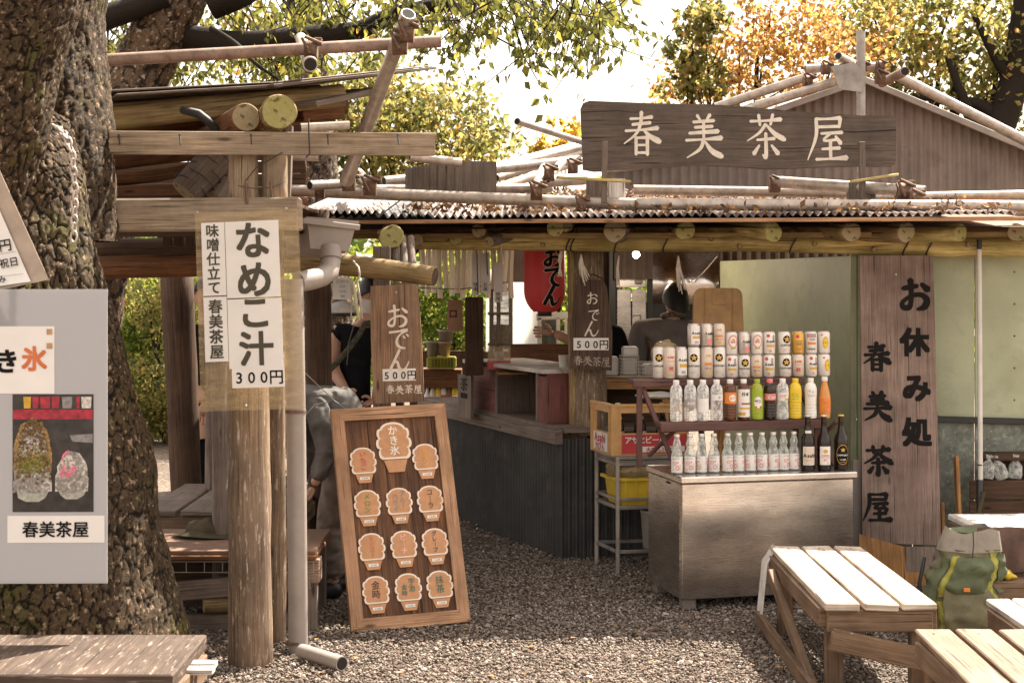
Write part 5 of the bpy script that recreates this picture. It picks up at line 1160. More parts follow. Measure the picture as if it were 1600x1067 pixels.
# ------------------------------------------------------------------ stepped display shelf
ds = thing('display_rack', 'stepped red brown wooden rack on the steel cabinet holding cans and bottles', 'rack', MF @ Vector((.45, .25, TOPZ)))
Z1, Z2 = .924, 1.137
fb('shelf_board', W_rack, ds, (.44, .30, Z1 - .016), (.92, .10, .022)); fb('shelf_lip', W_rack, ds, (.44, .245, Z1 - .028), (.93, .014, .045))
fb('shelf_board', W_rack, ds, (.36, .46, Z2 - .014), (.96, .11, .022)); fb('shelf_lip', W_rack, ds, (.36, .40, Z2 - .024), (.97, .014, .035))
for x in (-.085, .8):
    one('upright', W_rack, ds, lambda m: m.bar(MF @ Vector((x, .41, TOPZ)), MF @ Vector((x, .41, Z2 - .03)), .03, .03, (1, 0, 0)))
    one('brace', W_rack, ds, lambda m: m.bar(MF @ Vector((x + .02, .44, Z2 - .03)), MF @ Vector((x + .15, .25, TOPZ)), .025, .025, (1, 0, 0)))
    one('brace', W_rack, ds, lambda m: m.bar(MF @ Vector((x + .05, .41, TOPZ + .06)), MF @ Vector((x + .17, .26, Z1 - .02)), .02, .02, (1, 0, 0)))
one('support', W_rack, ds, lambda m: m.bar(MF @ Vector((.86, .27, TOPZ)), MF @ Vector((.86, .27, Z1 - .03)), .03, .03, (1, 0, 0)))

# ------------------------------------------------------------------ cans
CM = dict(al=plain('can_aluminium', (.62, .56, .52), .35, .7, .08, 20, 0), wh=plain('can_white', (.74, .69, .64), .35, .1, .05, 20, 0), cr=plain('can_cream', (.66, .55, .45), .35, .2, .08, 20, 0), go=plain('can_gold', (.66, .38, .08), .35, .4, .1, 20, 0),
          bk=M_ink, gd=plain('label_gold', (.62, .36, .06), .4, .2, .1, 30, 0), rd=plain('label_red', (.62, .07, .05), .45, 0, .1, 30, 0), pk=plain('label_pink', (.75, .22, .2), .45, 0, .1, 30, 0), og=plain('label_orange', (.72, .22, .03), .45, 0, .1, 30, 0), br=plain('label_brown', (.25, .1, .04), .45, 0, .1, 30, 0), gy=plain('label_grey', (.35, .31, .29), .45, 0, .1, 30, 0), gn=plain('label_green', (.32, .42, .03), .45, 0, .15, 30, 0), yl=plain('label_yellow', (.78, .52, .02), .45, 0, .1, 30, 0), wh2=plain('label_white', (.78, .74, .7), .45, 0, .04, 30, 0))
class Wr:
    """collects flat label shapes in (s, z) and wraps them round a body of radius rf(z)"""
    def __init__(s, parent, rf): s.p, s.rf, s.k, s.mb = parent, rf, 0, {}
    def put(s, mat, fn):
        t = MB(); fn(t); s.k += 1; m = s.mb.setdefault(mat, MB())
        for v in t.v:
            r = s.rf(v.z) + .0006 + s.k * .00025 + (s.lift if hasattr(s, 'lift') else 0); a = v.x / s.rf(v.z); v.x, v.y, v.z = r * math.sin(a), -r * math.cos(a), v.z
        m.merge(t)
    def rect(s, mat, x0, x1, z0, z1, n=None):
        n = n or max(1, int((x1 - x0) / .006)); s.put(mat, lambda t: t.grid(lambda u, v: Vector((x0 + (x1 - x0) * u, 0, z0 + (z1 - z0) * v)), n, 3))
    def disc(s, mat, x, z, rx, rz, hole=0, n=20):
        def f(t):
            if hole: t.grid(lambda u, v: Vector((x + math.cos(u * 6.2832) * rx * (1 - hole * v), 0, z + math.sin(u * 6.2832) * rz * (1 - hole * v))), n, 1)
            else: t.grid(lambda u, v: Vector((x + math.cos(u * 6.2832) * rx * v, 0, z + math.sin(u * 6.2832) * rz * v)), n, 3)
        s.put(mat, f)
    def star(s, mat, x, z, r):
        pts = [(x, z)] + [(x + math.sin(k * math.pi / 5) * (r if k % 2 == 0 else r * .42), z + math.cos(k * math.pi / 5) * (r if k % 2 == 0 else r * .42)) for k in range(10)]
        s.lift = .0014; s.put(mat, lambda t: t.add([Vector((a, 0, b)) for a, b in pts], [[0, 1 + (k + 1) % 10, 1 + k] for k in range(10)])); s.lift = 0
    def text(s, mat, tx, x, z, size, bold=.03, sx=1.0, **k):
        s.lift = .0005; s.put(mat, lambda t: text(t, tx, frame((x, 0, z), (1, 0, 0), (0, 0, 1)), size, bold, sx=sx, z=0, **k)); s.lift = 0
    def done(s, name='label'):
        for k, m in s.mb.items(): m.build(name, CM[k], s.p)
def can_proto(kind, h, tilt=0):
    t = thing('drink_can', 'x', 'can', (0, 0, 0)); r = .033; body = {'draftdry': 'al', 'star': 'wh', 'ring': 'wh', 'gold': 'go', 'cream': 'cr', 'lemon': 'wh', 'redtop': 'wh', 'brandpink': 'al', 'redkanji': 'cr', 'dots': 'wh'}[kind]
    one('body', CM[body], t, lambda m: m.lathe([(.024, 0), (.027, .002), (r, .009), (r, h - .012), (.0275, h - .003)], 24))
    one('lid', CM['al'], t, lambda m: m.lathe([(.0275, h - .003), (.0285, h - .0005), (.0275, h + .0005), (.026, h - .003), (0, h - .003)], 24))
    W = Wr(t, lambda z: r)
    if kind == 'draftdry': W.rect('wh2', -.03, .03, h * .12, h * .9); W.text('bk', 'Asahi', 0, h * .6, .021); W.rect('gd', -.02, .024, h * .36, h * .47); W.rect('gy', -.01, .012, h * .16, h * .25)
    elif kind == 'star': W.disc('bk', 0, h * .66, .021, .021); W.star('gd', 0, h * .66, .019); W.text('bk', 'SAPPORO', 0, h * .4, .0145, .02); W.text('gy', '生ビール', 0, h * .2, .008, 0); W.disc('og', .022, h * .12, .004, .004)
    elif kind == 'ring': W.disc('wh2', 0, h * .55, .026, .042); W.disc('rd', 0, h * .58, .0265, .036, .12); W.disc('pk', 0, h * .58, .021, .029, .08); W.text('rd', '麒麟', 0, h * .56, .013, .01); W.rect('gn', -.013, .013, h * .25, h * .31); W.disc('gd', .0, h * .66, .009, .006)
    elif kind == 'gold': W.disc('rd', -.008, h * .78, .010, .010); W.text('br', 'YEBISU', 0, h * .45, .012, .02); W.rect('br', -.016, .016, h * .55, h * .58); W.rect('br', -.012, .012, h * .2, h * .23)
    elif kind == 'cream': W.text('gd', '金麦', 0, h * .72, .014, .02); W.rect('og', -.02, .022, h * .42, h * .5); W.text('br', '生ビール', 0, h * .32, .008); W.disc('gd', .004, h * .16, .008, .008)
    elif kind == 'lemon': W.disc('gd', .004, h * .5, .017, .033); W.disc('yl', .006, h * .5, .012, .026); W.disc('og', -.016, h * .84, .006, .006); W.text('br', 'レモン', .004, h * .5, .009)
    elif kind == 'redtop': W.disc('rd', -.012, h * .82, .009, .009); W.text('bk', 'Asahi', .002, h * .58, .019); W.rect('gd', -.02, .026, h * .33, h * .43); W.rect('gy', .012, .024, h * .62, h * .85); W.disc('og', 0, h * .16, .006, .006)
    elif kind == 'brandpink': W.text('bk', 'Asahi', .004, h * .58, .02); W.rect('pk', -.005, .018, h * .1, h * .32); W.rect('cr', -.028, -.01, h * .6, h * .85); W.rect('gy', -.02, -.008, h * .12, h * .5)
    elif kind == 'redkanji': W.text('rd', '本麒麟', 0, h * .68, .014, .02); W.rect('rd', -.022, .022, h * .55, h * .565); W.text('rd', '麒', 0, h * .32, .024, .02); W.rect('gd', -.02, .02, h * .1, h * .12)
    elif kind == 'dots': W.rect('gy', -.026, .026, h * .72, h * .9); W.disc('pk', -.01, h * .8, .009, .009); W.rect('og', -.022, .024, h * .42, h * .52); W.text('bk', 'NODO', 0, h * .22, .013); W.rect('gy', -.01, .02, h * .6, h * .68)
    W.done(); return t
H5, H3 = .167, .122
def px_local(px, v, zofs):
    """position on the cabinet's frame for a photo column at depth v"""
    # solve (O + u*FU + v*FV) . column = px
    k = (px - 800) / F; O = FO + FV * v; u = (k * O.y - O.x) / (FU.x - k * FU.y); return O + FU * u + Vector((0, 0, zofs))
U = lambda u: 1010 + u / 4.267
bottom = [('star', H5, 85, .47, 'half hidden white star can at the left end of the upper shelf'), ('redkanji', H5, 152, .435, 'tall cream can with red characters, second from the left on the upper shelf'), ('draftdry', H5, 229, .435, 'tall silver can with a gold stripe standing third from the left on the upper shelf'),
          ('star', H5, 316, .43, 'tall white can with a black star disc under the leftmost can of the upper row'), ('cream', H5, 402, .43, 'tall cream can with an orange stripe between two tall star cans'), ('star', H5, 485, .43, 'tall white can with a black star disc just left of the short cans'),
          ('redtop', H3, 568, .43, 'short white can with red dot, the leftmost short can of the lower row'), ('star', H3, 650, .43, 'short white star can with a cream can to its right, lower row'), ('cream', H3, 732, .43, 'short cream can between a star can and a red dotted can, lower row'), ('redtop', H3, 815, .43, 'short white can with red dot beside the gap in the lower row'),
          ('star', H3, 925, .43, 'short white star can right of the gap in the lower row'), ('redkanji', H3, 1010, .43, 'short cream can with red characters under the gold can'), ('redtop', H3, 1097, .43, 'short white can with red dot, second from the right in the lower row'), ('lemon', H3, 1183, .43, 'white can with a yellow oval at the right end of the lower row')]
topr = [('draftdry', H3, 315, .43, H5, 'silver can with a gold stripe, leftmost of the raised upper row'), ('brandpink', H3, 400, .43, H5, 'silver can with a pink patch, second in the raised upper row'), ('cream', H3, 483, .43, H5, 'cream can with orange dot, third in the raised upper row'),
        ('ring', H3, 565, .43, H3, 'white can with red oval ring, left one of the two in the upper row'), ('brandpink', H3, 648, .43, H3, 'silver can between the two cans with red oval rings'), ('ring', H3, 733, .43, H3, 'white can with red oval ring, right one of the two in the upper row'), ('redtop', H3, 817, .43, H3, 'white can with red dot and gold stripe left of the gap in the upper row'),
        ('star', H3, 918, .43, H3, 'white can with a black star disc in the upper row left of the gold can'), ('gold', H3, 1010, .43, H3, 'gold can in the upper row, the only one all gold'), ('dots', H3, 1097, .43, H3, 'white can with grey bands and orange stripe right of the gold can'), ('lemon', H3, 1183, .43, H3, 'white can with a yellow oval at the right end of the upper row')]
protos = {}
def put(kind, h, maker, loc, rz, label, group):
    key = (kind, h)
    if key not in protos: o = maker(kind, h); protos[key] = o; o.location = loc; o.rotation_euler = (0, 0, rz); o['label'] = label
    else: o = copy_tree(protos[key], loc, rz, label)
    o['group'] = group; return o
G1 = 'drink cans on the upper shelf'
face = math.atan2(-.12, 1)
for (kd, h, u, v, lab) in bottom: put(kd, h, can_proto, px_local(U(u), v, Z2 - .001), rnd(-.3, .3) + .1, lab, G1)
for (kd, h, u, v, z, lab) in topr: put(kd, h, can_proto, px_local(U(u), v + .004, Z2 + z + .0), rnd(-.3, .3) + .1, lab, G1)
one('crumpled_bag', M_film, None, lambda m: m.ell(px_local(U(125), .5, Z2 + .0) + Vector((0, .04, .13)), (.075, .05, .07), fn=lambda p: p * (1 + .12 * math.sin(p.x * 90) * math.sin(p.z * 110)))); tag(bpy.data.objects['crumpled_bag'], 'crumpled clear plastic bag behind the cans at the left end of the shelf', 'bag')
# ------------------------------------------------------------------ plastic bottles
def pet(kind, h):
    t = thing('plastic_bottle', 'x', 'bottle', (0, 0, 0)); r = .0325
    waist = kind in ('cola', 'sport', 'white')
    prof = [(.012, .003), (.026, 0), (.031, .006), (r, .02), (r * (.93 if waist else 1), .07), (r * (.9 if waist else .99), .10), (r, .145), (.0318, .165), (.027, .182), (.018, .192), (.0135, .196), (.0135, .2)]
    if kind == 'tall': prof = [(.012, .003), (.026, 0), (.030, .006), (.031, .06), (.031, .11), (.026, .145), (.017, .18), (.013, .2), (.0125, .205)]
    col = dict(water=None, water2=None, water3=None, water4=None, cola='black', tea='amber', sport='clear', green='green', yellow='yel', white='white', orange2='orange', tall='orange', darktea='amber')[kind]
    def rf(z):
        for (r0, z0), (r1, z1) in zip(prof, prof[1:]):
            if z0 <= z <= z1: return r0 + (r1 - r0) * (z - z0) / (z1 - z0 + 1e-9)
        return prof[-1][0]
    ribs = [(rr + (.0009 * math.sin(z * 420) if .02 < z < .09 else 0), z) for rr, z in [(rf(i / 60 * prof[-1][1]) if i else .012, i / 60 * prof[-1][1]) for i in range(61)]]
    liq = dict(black=(.02, .008, .004), amber=(.10, .03, .008), green=(.32, .34, .03), yel=(.72, .5, .03), white=(.78, .74, .7), orange=(.62, .25, .05), clear=None).get(col)
    if liq:
        key = 'liquid_' + col; m_ = bpy.data.materials.get(key) or plain(key, liq, .12, 0, .06, 20, 0)
        one('bottle', m_, t, lambda m: m.lathe(ribs, 22))
    else: one('bottle', G_clear, t, lambda m: m.lathe(ribs, 22))
    capc = dict(cola='pk', yellow='yl', green='gn', sport='wh2').get(kind, 'wh2'); hh = prof[-1][1]
    one('cap', CM[capc], t, lambda m: m.lathe([(.0155, hh - .005), (.0165, hh - .003), (.0165, hh + .014), (.0148, hh + .017), (0, hh + .017)], 18))
    W = Wr(t, rf)
    if kind == 'water2': W.rect('gy', -.045, .045, .075, .118); W.text('wh2', 'ASO', 0, .097, .02)
    if kind == 'water3': W.rect('wh2', -.03, .03, .05, .12)
    if kind == 'water4': W.rect('wh2', -.04, .04, .11, .14); W.text('gy', '水', 0, .126, .018)
    if kind == 'darktea': W.rect('og', -.05, .05, .09, .15); W.disc('wh2', 0, .12, .02, .018); W.text('og', 'お茶', 0, .12, .016)
    if kind == 'tea': W.rect('wh2', -.05, .05, .02, .165); W.text('bk', '日本', 0, .14, .02); W.rect('gd', -.03, .03, .06, .07); W.rect('br', -.02, .035, .085, .094); W.rect('gd', -.04, .0, .028, .045)
    if kind == 'green': W.rect('gn', -.05, .05, .01, .165); W.disc('wh2', 0, .095, .022, .03); W.disc('rd', -.012, .07, .006, .006); W.disc('rd', .014, .07, .006, .006); W.text('br', '緑茶', 0, .1, .018)
    if kind == 'cola': W.rect('pk', -.05, .05, .105, .14); W.text('wh2', 'Cola', 0, .122, .024)
    if kind == 'sport': W.rect('wh2', -.045, .045, .1, .145); W.text('pk', '天然', -.008, .125, .018); W.rect('gn', .0, .03, .104, .112)
    if kind == 'yellow': W.rect('yl', -.05, .05, .095, .16); W.text('gn', 'CC', 0, .13, .026); W.rect('gn', -.02, .02, .108, .112)
    if kind == 'white': W.rect('wh2', -.045, .045, .08, .16); W.text('gy', 'カルピス', 0, .125, .011); W.disc('gy', -.01, .15, .004, .004); W.disc('gy', .008, .145, .004, .004)
    if kind == 'tall': W.rect('og', -.04, .04, .03, .11); W.disc('pk', .014, .05, .008, .008); W.disc('br', -.008, .085, .002, .002); W.disc('br', .006, .085, .002, .002)
    W.done(); return t
petl = [('water', 198, 'clear wide waisted water bottle, leftmost on the middle shelf'), ('water2', 292, 'clear water bottle with a grey label band, second on the middle shelf'), ('water3', 377, 'clear water bottle with a plain white label, third on the middle shelf'), ('water4', 468, 'clear ribbed water bottle with a white band left of the dark tea bottle'), ('darktea', 558, 'dark tea bottle with an orange label and white disc'), ('tea', 648, 'amber bottle with a slanting white label between orange and green labels'), ('green', 737, 'bottle with a lime green label and green cap'), ('cola', 822, 'black cola bottle with a red band and pink cap'), ('sport', 908, 'clear bottle with a white label between cola and yellow bottle'), ('yellow', 993, 'bright yellow soda bottle with a yellow cap'), ('white', 1095, 'milky white bottle with speckled label next to the yellow bottle'), ('tall', 1188, 'tall orange juice bottle at the right end of the middle shelf')]
for kd, u, lab in petl: put(kd, 1, pet, px_local(U(u), .29, Z1 - .004), rnd(-.25, .25) + .1, lab, 'plastic bottles on the middle shelf')
# ------------------------------------------------------------------ marble soda bottles
def ramune(kind, h):
    t = thing('soda_bottle', 'x', 'bottle', (0, 0, 0))
    prof = [(.012, .002), (.026, 0), (.0285, .006), (.0285, .09), (.027, .105), (.019, .122), (.0165, .13), (.0215, .142), (.0205, .155), (.0145, .172), (.0125, .183), (.014, .186)]
    one('bottle', G_glass, t, lambda m: m.lathe(prof, 22)); one('cap', CM['al'], t, lambda m: m.lathe([(.0145, .183), (.0155, .186), (.0155, .198), (.013, .2), (0, .2)], 16))
    one('marble', G_glass, t, lambda m: m.ell((0, 0, .148), (.0085, .0085, .0085), seg=10, rings=7)); W = Wr(t, lambda z: .0285)
    W.rect('wh2', -.088, .088, .008, .088, 28)
    for x in (-.06, 0, .06): W.text('gy', 'HATA', x, .079, .0115, .01); W.disc('pk', x - .006, .055, .009, .009, .35); W.disc('pk', x + .007, .032, .0085, .012, .35); W.disc('pk', x + .009, .06, .004, .004); W.rect('gd', x + .019, x + .021, .02, .05); W.disc('pk', x - .012, .022, .003, .003)
    W.done(); return t
for k, u in enumerate((203, 290, 367, 450, 540, 615, 692, 770, 845, 913, 983)):
    put('ramune', 1, ramune, px_local(U(u), .125, TOPZ), rnd(-1.5, 1.5), 'x', 'clear marble soda bottles in the bottom row')['label'] = ['clear soda bottle at the left end of the bottom row', 'clear soda bottle with pink marks, second from the left in the bottom row', 'clear soda bottle with pink marks, third from the left in the bottom row', 'clear soda bottle with pink marks, fourth from the left in the bottom row', 'clear soda bottle with pink marks, fifth from the left in the bottom row', 'clear soda bottle, the middle one of the eleven in the bottom row', 'clear soda bottle, fifth from the brown beer bottles in the bottom row', 'clear soda bottle, fourth from the brown beer bottles in the bottom row', 'clear soda bottle, third from the brown beer bottles in the bottom row', 'clear soda bottle, second from the brown beer bottles in the bottom row', 'clear soda bottle right beside the brown beer bottles'][k]
def beer(kind, h):
    t = thing('beer_bottle', 'x', 'bottle', (0, 0, 0))
    prof = [(.015, .002), (.033, 0), (.036, .006), (.036, .15), (.033, .168), (.02, .195), (.0155, .225), (.0135, .268), (.0145, .27), (.0145, .277), (.013, .28)]
    def rf(z):
        for (r0, z0), (r1, z1) in zip(prof, prof[1:]):
            if z0 <= z <= z1: return r0 + (r1 - r0) * (z - z0) / (z1 - z0 + 1e-9)
        return prof[-1][0]
    one('bottle', G_brown, t, lambda m: m.lathe(prof, 24)); one('cap', CM['gd' if kind == 'b3' else 'al'], t, lambda m: m.lathe([(.0148, .277), (.016, .279), (.0155, .285), (0, .287)], 18)); W = Wr(t, rf)
    if kind == 'b1': W.rect('wh2', -.034, .034, .03, .125); W.rect('cr', -.03, .03, .034, .121); W.text('bk', 'Asahi', 0, .08, .026); W.rect('cr', -.018, .018, .193, .207); W.text('gy', '生ビール', 0, .055, .008)
    if kind == 'b2': W.rect('wh2', -.03, .03, .03, .125); W.text('rd', 'KIRIN', 0, .078, .014, .03); W.disc('gd', 0, .1, .013, .010); W.rect('rd', -.028, .028, .066, .068); W.text('rd', '麒麟', 0, .055, .01); W.disc('og', .012, .04, .004, .004)
    if kind == 'b3': W.disc('gd', 0, .08, .034, .052); W.disc('bk', 0, .08, .032, .049); W.star('gd', 0, .105, .014); W.text('wh2', 'SAPPORO', 0, .078, .012, .02); W.text('wh2', 'LAGER', 0, .055, .009); W.rect('gd', -.012, .012, .042, .044)
    W.done(); return t
for kd, u, v, lab in (('b1', 1075, .10, 'brown beer bottle with a cream label, left of the three big bottles'), ('b2', 1183, .09, 'brown beer bottle with a white and red label, middle of the three big bottles'), ('b3', 1297, .09, 'dark beer bottle with a gold star on black oval label at the right end')):
    put(kd, 1, beer, px_local(U(u), v, TOPZ), .08, lab, 'beer bottles at the right end of the bottom row')
# ------------------------------------------------------------------ benches and tables (planks run towards the viewer)
def slat_table(label, x0, x1, ynear, yfar, z, n, mat=W_bench, fr=W_benchr, cat='bench', gap=.018, brace=True, th=.03, name='plank_bench', apron=.085, skew=0):
    t = thing(name, label, cat, ((x0 + x1) / 2, (ynear + yfar) / 2, 0)); w_ = (x1 - x0 - gap * (n - 1)) / n
    for k in range(n):
        c = x0 + w_ * (k + .5) + gap * k
        for yy in (ynear + .06, yfar - .08): one('screw', M_rust, t, lambda m: m.ell((c + rnd(-.02, .02), yy, z + .0005), (.006, .006, .0025), seg=8, rings=4))
        one('plank', mat, t, lambda m: m.bar((c + skew, ynear - rnd(0, .012), z - th / 2), (c, yfar, z - th / 2), w_, th, (0, 0, 1), .005, warp=.003))
    zz_ = z - th - apron / 2 - .001
    for y in (ynear + .03, yfar - .05): one('apron', fr, t, lambda m: m.bar((x0 + .01, y, zz_), (x1 - .01, y, zz_), .03, apron, (0, 0, 1), .004, warp=.002))
    for x in (x0 + .0, x1 - .0): one('side_rail', fr, t, lambda m: m.bar((x, ynear + .05, zz_ + .004), (x, yfar - .07, zz_ + .004), .03, apron * .95, (0, 0, 1), .004, warp=.002))
    for x in (x0 + .05, x1 - .05):
        for y in (ynear + .09, yfar - .12): one('leg', fr, t, lambda m: m.bar((x, y, -.03), (x, y, z - th - .002), .07, .05, (0, 1, 0), .004, warp=.002))
    return t
bf = slat_table('low bench with three pale sunlit planks and a diagonal brace, right of the steel cabinet', 1.225, 1.66, 6.0, 7.3, .395, 3, gap=.016, mat=wood('bench_plank_pale', (.34, .27, .21), (.6, .52, .44), fine=60, grey=(.42, .35, .29)))
one('diagonal_brace', W_benchr, bf, lambda m: m.bar((1.19, 6.0, .03), (1.19, 7.05, .31), .03, .05, (0, 0, 1))); one('stretcher', W_benchr, bf, lambda m: m.bar((1.17, 5.95, .06), (1.17, 7.3, .06), .03, .06, (0, 0, 1)))
one('front_brace', W_benchr, bf, lambda m: m.bar((1.24, 5.98, .26), (1.7, 5.98, .16), .03, .085, (0, 0, 1))); one('front_stretcher', W_benchr, bf, lambda m: m.bar((1.2, 5.97, .04), (1.75, 5.97, .05), .03, .05, (0, 0, 1)))
one('draped_cloth', M_whitecl, bf, lambda m: m.grid(lambda u, v: Vector((1.205 - .01 * math.sin(u * 9) - .035 * v, 7.2 + u * .12, .4 - v * .36) ) if v > 0 else Vector((1.24, 7.2 + u * .12, .402)), 10, 5), label='pale weathered cloth over the far end')
slat_table('slatted bench with dappled golden planks in the lower right corner', 1.46, 2.05, 4.3, 5.58, .39, 4, gap=.02, mat=wood('bench_plank_gold', (.13, .09, .062), (.28, .205, .145), fine=60), skew=-.04)
slat_table('small low table with narrow pale slats right of the backpack', 2.02, 2.55, 5.9, 6.55, .30, 5, mat=W_white, gap=.01, name='slat_table', cat='table')
slat_table('bench with a pale lit top behind the backpack at the right edge', 2.2, 3.0, 7.3, 7.75, .48, 2, mat=W_white, name='plank_table', cat='table')
one('brown_cloth', plain('brown_cloth', (.13, .075, .06), .9, 0, .3, 12, .6, 40), None, lambda m: m.grid(lambda u, v: Vector((2.2 + u * .45 - .03 * v, 7.26 - .02 * math.sin(u * 14) - .03 * v, .49 - v * .22 * (1 - .4 * abs(u - .3)))), 16, 6)); tag(bpy.data.objects['brown_cloth'], 'dark brown cloth hanging over the front of the table behind the backpack', 'cloth')
one('yellow_glove', M_yellow, None, lambda m: m.ell((2.30, 7.17, .285), (.055, .03, .022), (0, .2, -.2), fn=lambda p: p * (1 + .2 * math.sin(p.x * 120)))); tag(bpy.data.objects['yellow_glove'], 'small bright yellow cloth lying beside the backpack under the brown cloth', 'cloth')
one('wooden_box', W_benchr, None, lambda m: m.box((2.36, 7.22, .13), (.3, .2, .26))); tag(bpy.data.objects['wooden_box'], 'plain brown wooden box standing on the gravel right of the backpack', 'box')
slat_table('worn brown plank bench in the lower left corner before the big tree', -2.6, -1.065, 4.82, 5.36, .42, 1, gap=.0, th=.05, mat=wood('bench_plank_worn', (.05, .034, .026), (.12, .085, .065), fine=50, streak=(.3, .24, .2)))
bpy.data.objects['plank_bench.002'].scale = (1, 1, 1)
one('pale_slat', W_white, bpy.data.objects['plank_bench.002'], lambda m: m.bar((-1.5, 5.12, .375), (-.985, 5.12, .375), .05, .02)); one('pale_slat', W_white, bpy.data.objects['plank_bench.002'], lambda m: m.bar((-1.5, 5.05, .373), (-.98, 5.05, .373), .05, .02))
# platform table behind the posts
pt_ = thing('low_platform', 'low wooden platform with a brown mat and a wire edge behind the front posts', 'table', (-1.4, 7.5, 0))
one('mat', plain('brown_mat', (.2, .115, .075), .9, 0, .15, 30, .5, 160), pt_, lambda m: m.box((-1.5, 7.53, .378), (1.15, .64, .02)))
one('top_board', W_red, pt_, lambda m: m.box((-1.5, 7.52, .358), (1.16, .68, .02)))
def wire(m):
    for x in range(13): m.tube([Vector((-1.95 + x * .085, 7.19, .34)), Vector((-1.95 + x * .085, 7.19, .29))], .0025, 5)
    m.tube([Vector((-1.95, 7.19, .29)), Vector((-.93, 7.19, .29))], .003, 5); m.tube([Vector((-1.95, 7.19, .34)), Vector((-.93, 7.19, .34))], .003, 5)
one('wire_edge', M_steeldk, pt_, wire)
one('slanting_plank', W_grey, pt_, lambda m: m.bar((-2.0, 7.22, .16), (-.95, 7.22, .25), .03, .09)); one('plank', W_grey, pt_, lambda m: m.bar((-2.0, 7.3, .02), (-1.0, 7.3, .04), .05, .08))
one('box_end', W_bench, pt_, lambda m: m.box((-.955, 7.3, .285), (.09, .12, .11))); one('leg', W_grey, pt_, lambda m: m.bar((-.96, 7.3, -.03), (-.96, 7.3, .23), .07, .07)); one('leg', W_grey, pt_, lambda m: m.bar((-1.98, 7.3, -.03), (-1.98, 7.3, .34), .07, .07))
one('leg', W_grey, pt_, lambda m: m.bar((-.98, 7.8, -.03), (-.98, 7.8, .34), .07, .07)); one('log', [W_log, E_log], pt_, lambda m: m.log((-1.45, 7.25, .13), (-1.15, 7.35, .13), .045))
one('back_panel', W_dark, pt_, lambda m: m.box((-1.5, 7.82, .17), (1.1, .02, .34)))
slat_table('plank table with wide worn boards beyond the sun hat', -1.95, -1.12, 8.05, 9.15, .45, 4, gap=.02, name='plank_table', cat='table', mat=W_grey)
# sun hat
hat = thing('sun_hat', 'crumpled olive sun hat lying on the brown mat behind the post', 'hat', P(320, 822, 7.8))
hc = Vector((-1.52, 7.62, .395))
one('brim', M_olive, hat, lambda m: m.grid(lambda u, v: hc + Vector((math.cos(u * 6.283) * (.07 + .085 * v) * (1.15 + .1 * math.cos(u * 6.283)), math.sin(u * 6.283) * (.06 + .07 * v), .004 + .02 * (1 - v) + .008 * math.sin(u * 12))), 28, 4))
one('crown', M_olive, hat, lambda m: m.ell(hc + Vector((.0, 0, .02)), (.1, .075, .062), fn=lambda p: Vector((p.x, p.y, p.z * (1 + .15 * math.sin(p.x * 60))))))
one('rucksack_strap', M_blackpl, None, lambda m: m.tube([P(352, 745, 7.9), P(342, 760, 7.8), P(338, 785, 7.75), P(346, 800, 7.7)], .007, 6)); tag(bpy.data.objects['rucksack_strap'], 'thin black strap hanging down beside the sun hat', 'strap')
# ------------------------------------------------------------------ backpack
bpk = thing('backpack', 'green and grey hiking backpack with yellow stripes standing between the benches', 'backpack', P(1505, 985, 7.15))
M_bpg = plain('backpack_green', (.10, .12, .06), .75, 0, .2, 10, .6, 40); M_bpo = plain('backpack_olive', (.17, .155, .085), .75, 0, .2, 10, .6, 40); M_bpk2 = plain('backpack_grey', (.27, .235, .19), .8, 0, .15, 10, .6, 40); M_bpy = plain('backpack_yellow', (.36, .34, .06), .7, 0, .15, 10, .4, 40)
BC = P(1503, 975, 7.2); BC.z = 0; kb = 7.2 / F
def bpf(u, v, off=0, half=False):
    """u 0..1 round, v 0..1 up"""
    wv = (.155, .172, .18, .172, .15, .128)[min(5, int(v * 5.001))]; f_ = v * 5 - int(v * 5.001); w2 = wv + ((.155, .172, .18, .172, .15, .128, .128)[min(6, int(v * 5.001) + 1)] - wv) * f_
    a = (u - .25) * 6.2832; ca, sa = math.cos(a), math.sin(a); r = 1 + .035 * math.sin(v * 21 + a * 2) + .02 * math.sin(v * 37 - a * 3)
    x = (abs(ca) ** .75) * (1 if ca > 0 else -1) * (w2 + off) * r; y = (abs(sa) ** .8) * (1 if sa > 0 else -1) * (.115 + off) * r
    lean = (v - .4) * .04
    return BC + Vector((x + lean + .012 * math.sin(v * 9), y, .015 + v * .395))
_bpf = bpf
def bpf(u, v, off=0, half=False):
    p = _bpf(u, v, off); q = np.array([[p.x * 13 + 3, p.y * 13, p.z * 20 + p.x * 9]]); q2 = q * 2.7
    k = (abs(float(fbm(q, 2, 4)[0]) - .38) * .11 + (float(fbm(q2, 2, 6)[0]) - .4) * .025); c = BC + Vector((0, 0, p.z)); d = (p - c); d.z = 0
    return p + d.normalized() * (k - .01)
one('pack_body', M_bpo, bpk, lambda m: m.grid(lambda u, v: bpf(u, v), 64, 44))
one('top_collar', M_bpk2, bpk, lambda m: m.grid(lambda u, v: bpf(u, .97, .004) + Vector(((-.0 + .02 * v), 0, v * (.095 + .012 * math.sin(u * 19)))) + (BC + Vector((0, 0, .5)) - bpf(u, 1)) * Vector((1, 1, 0)).length * 0 * v + Vector(((BC.x - bpf(u, .97).x) * .18 * v, (BC.y - bpf(u, .97).y) * .2 * v, 0)), 40, 8))
one('collar_inside', M_bpg, bpk, lambda m: m.grid(lambda u, v: bpf(u, .97, .0) + Vector((.02, 0, .088 - v * .06)) + Vector(((BC.x - bpf(u, .97).x) * (.2 + .7 * v), (BC.y - bpf(u, .97).y) * (.22 + .7 * v), 0)), 40, 4))
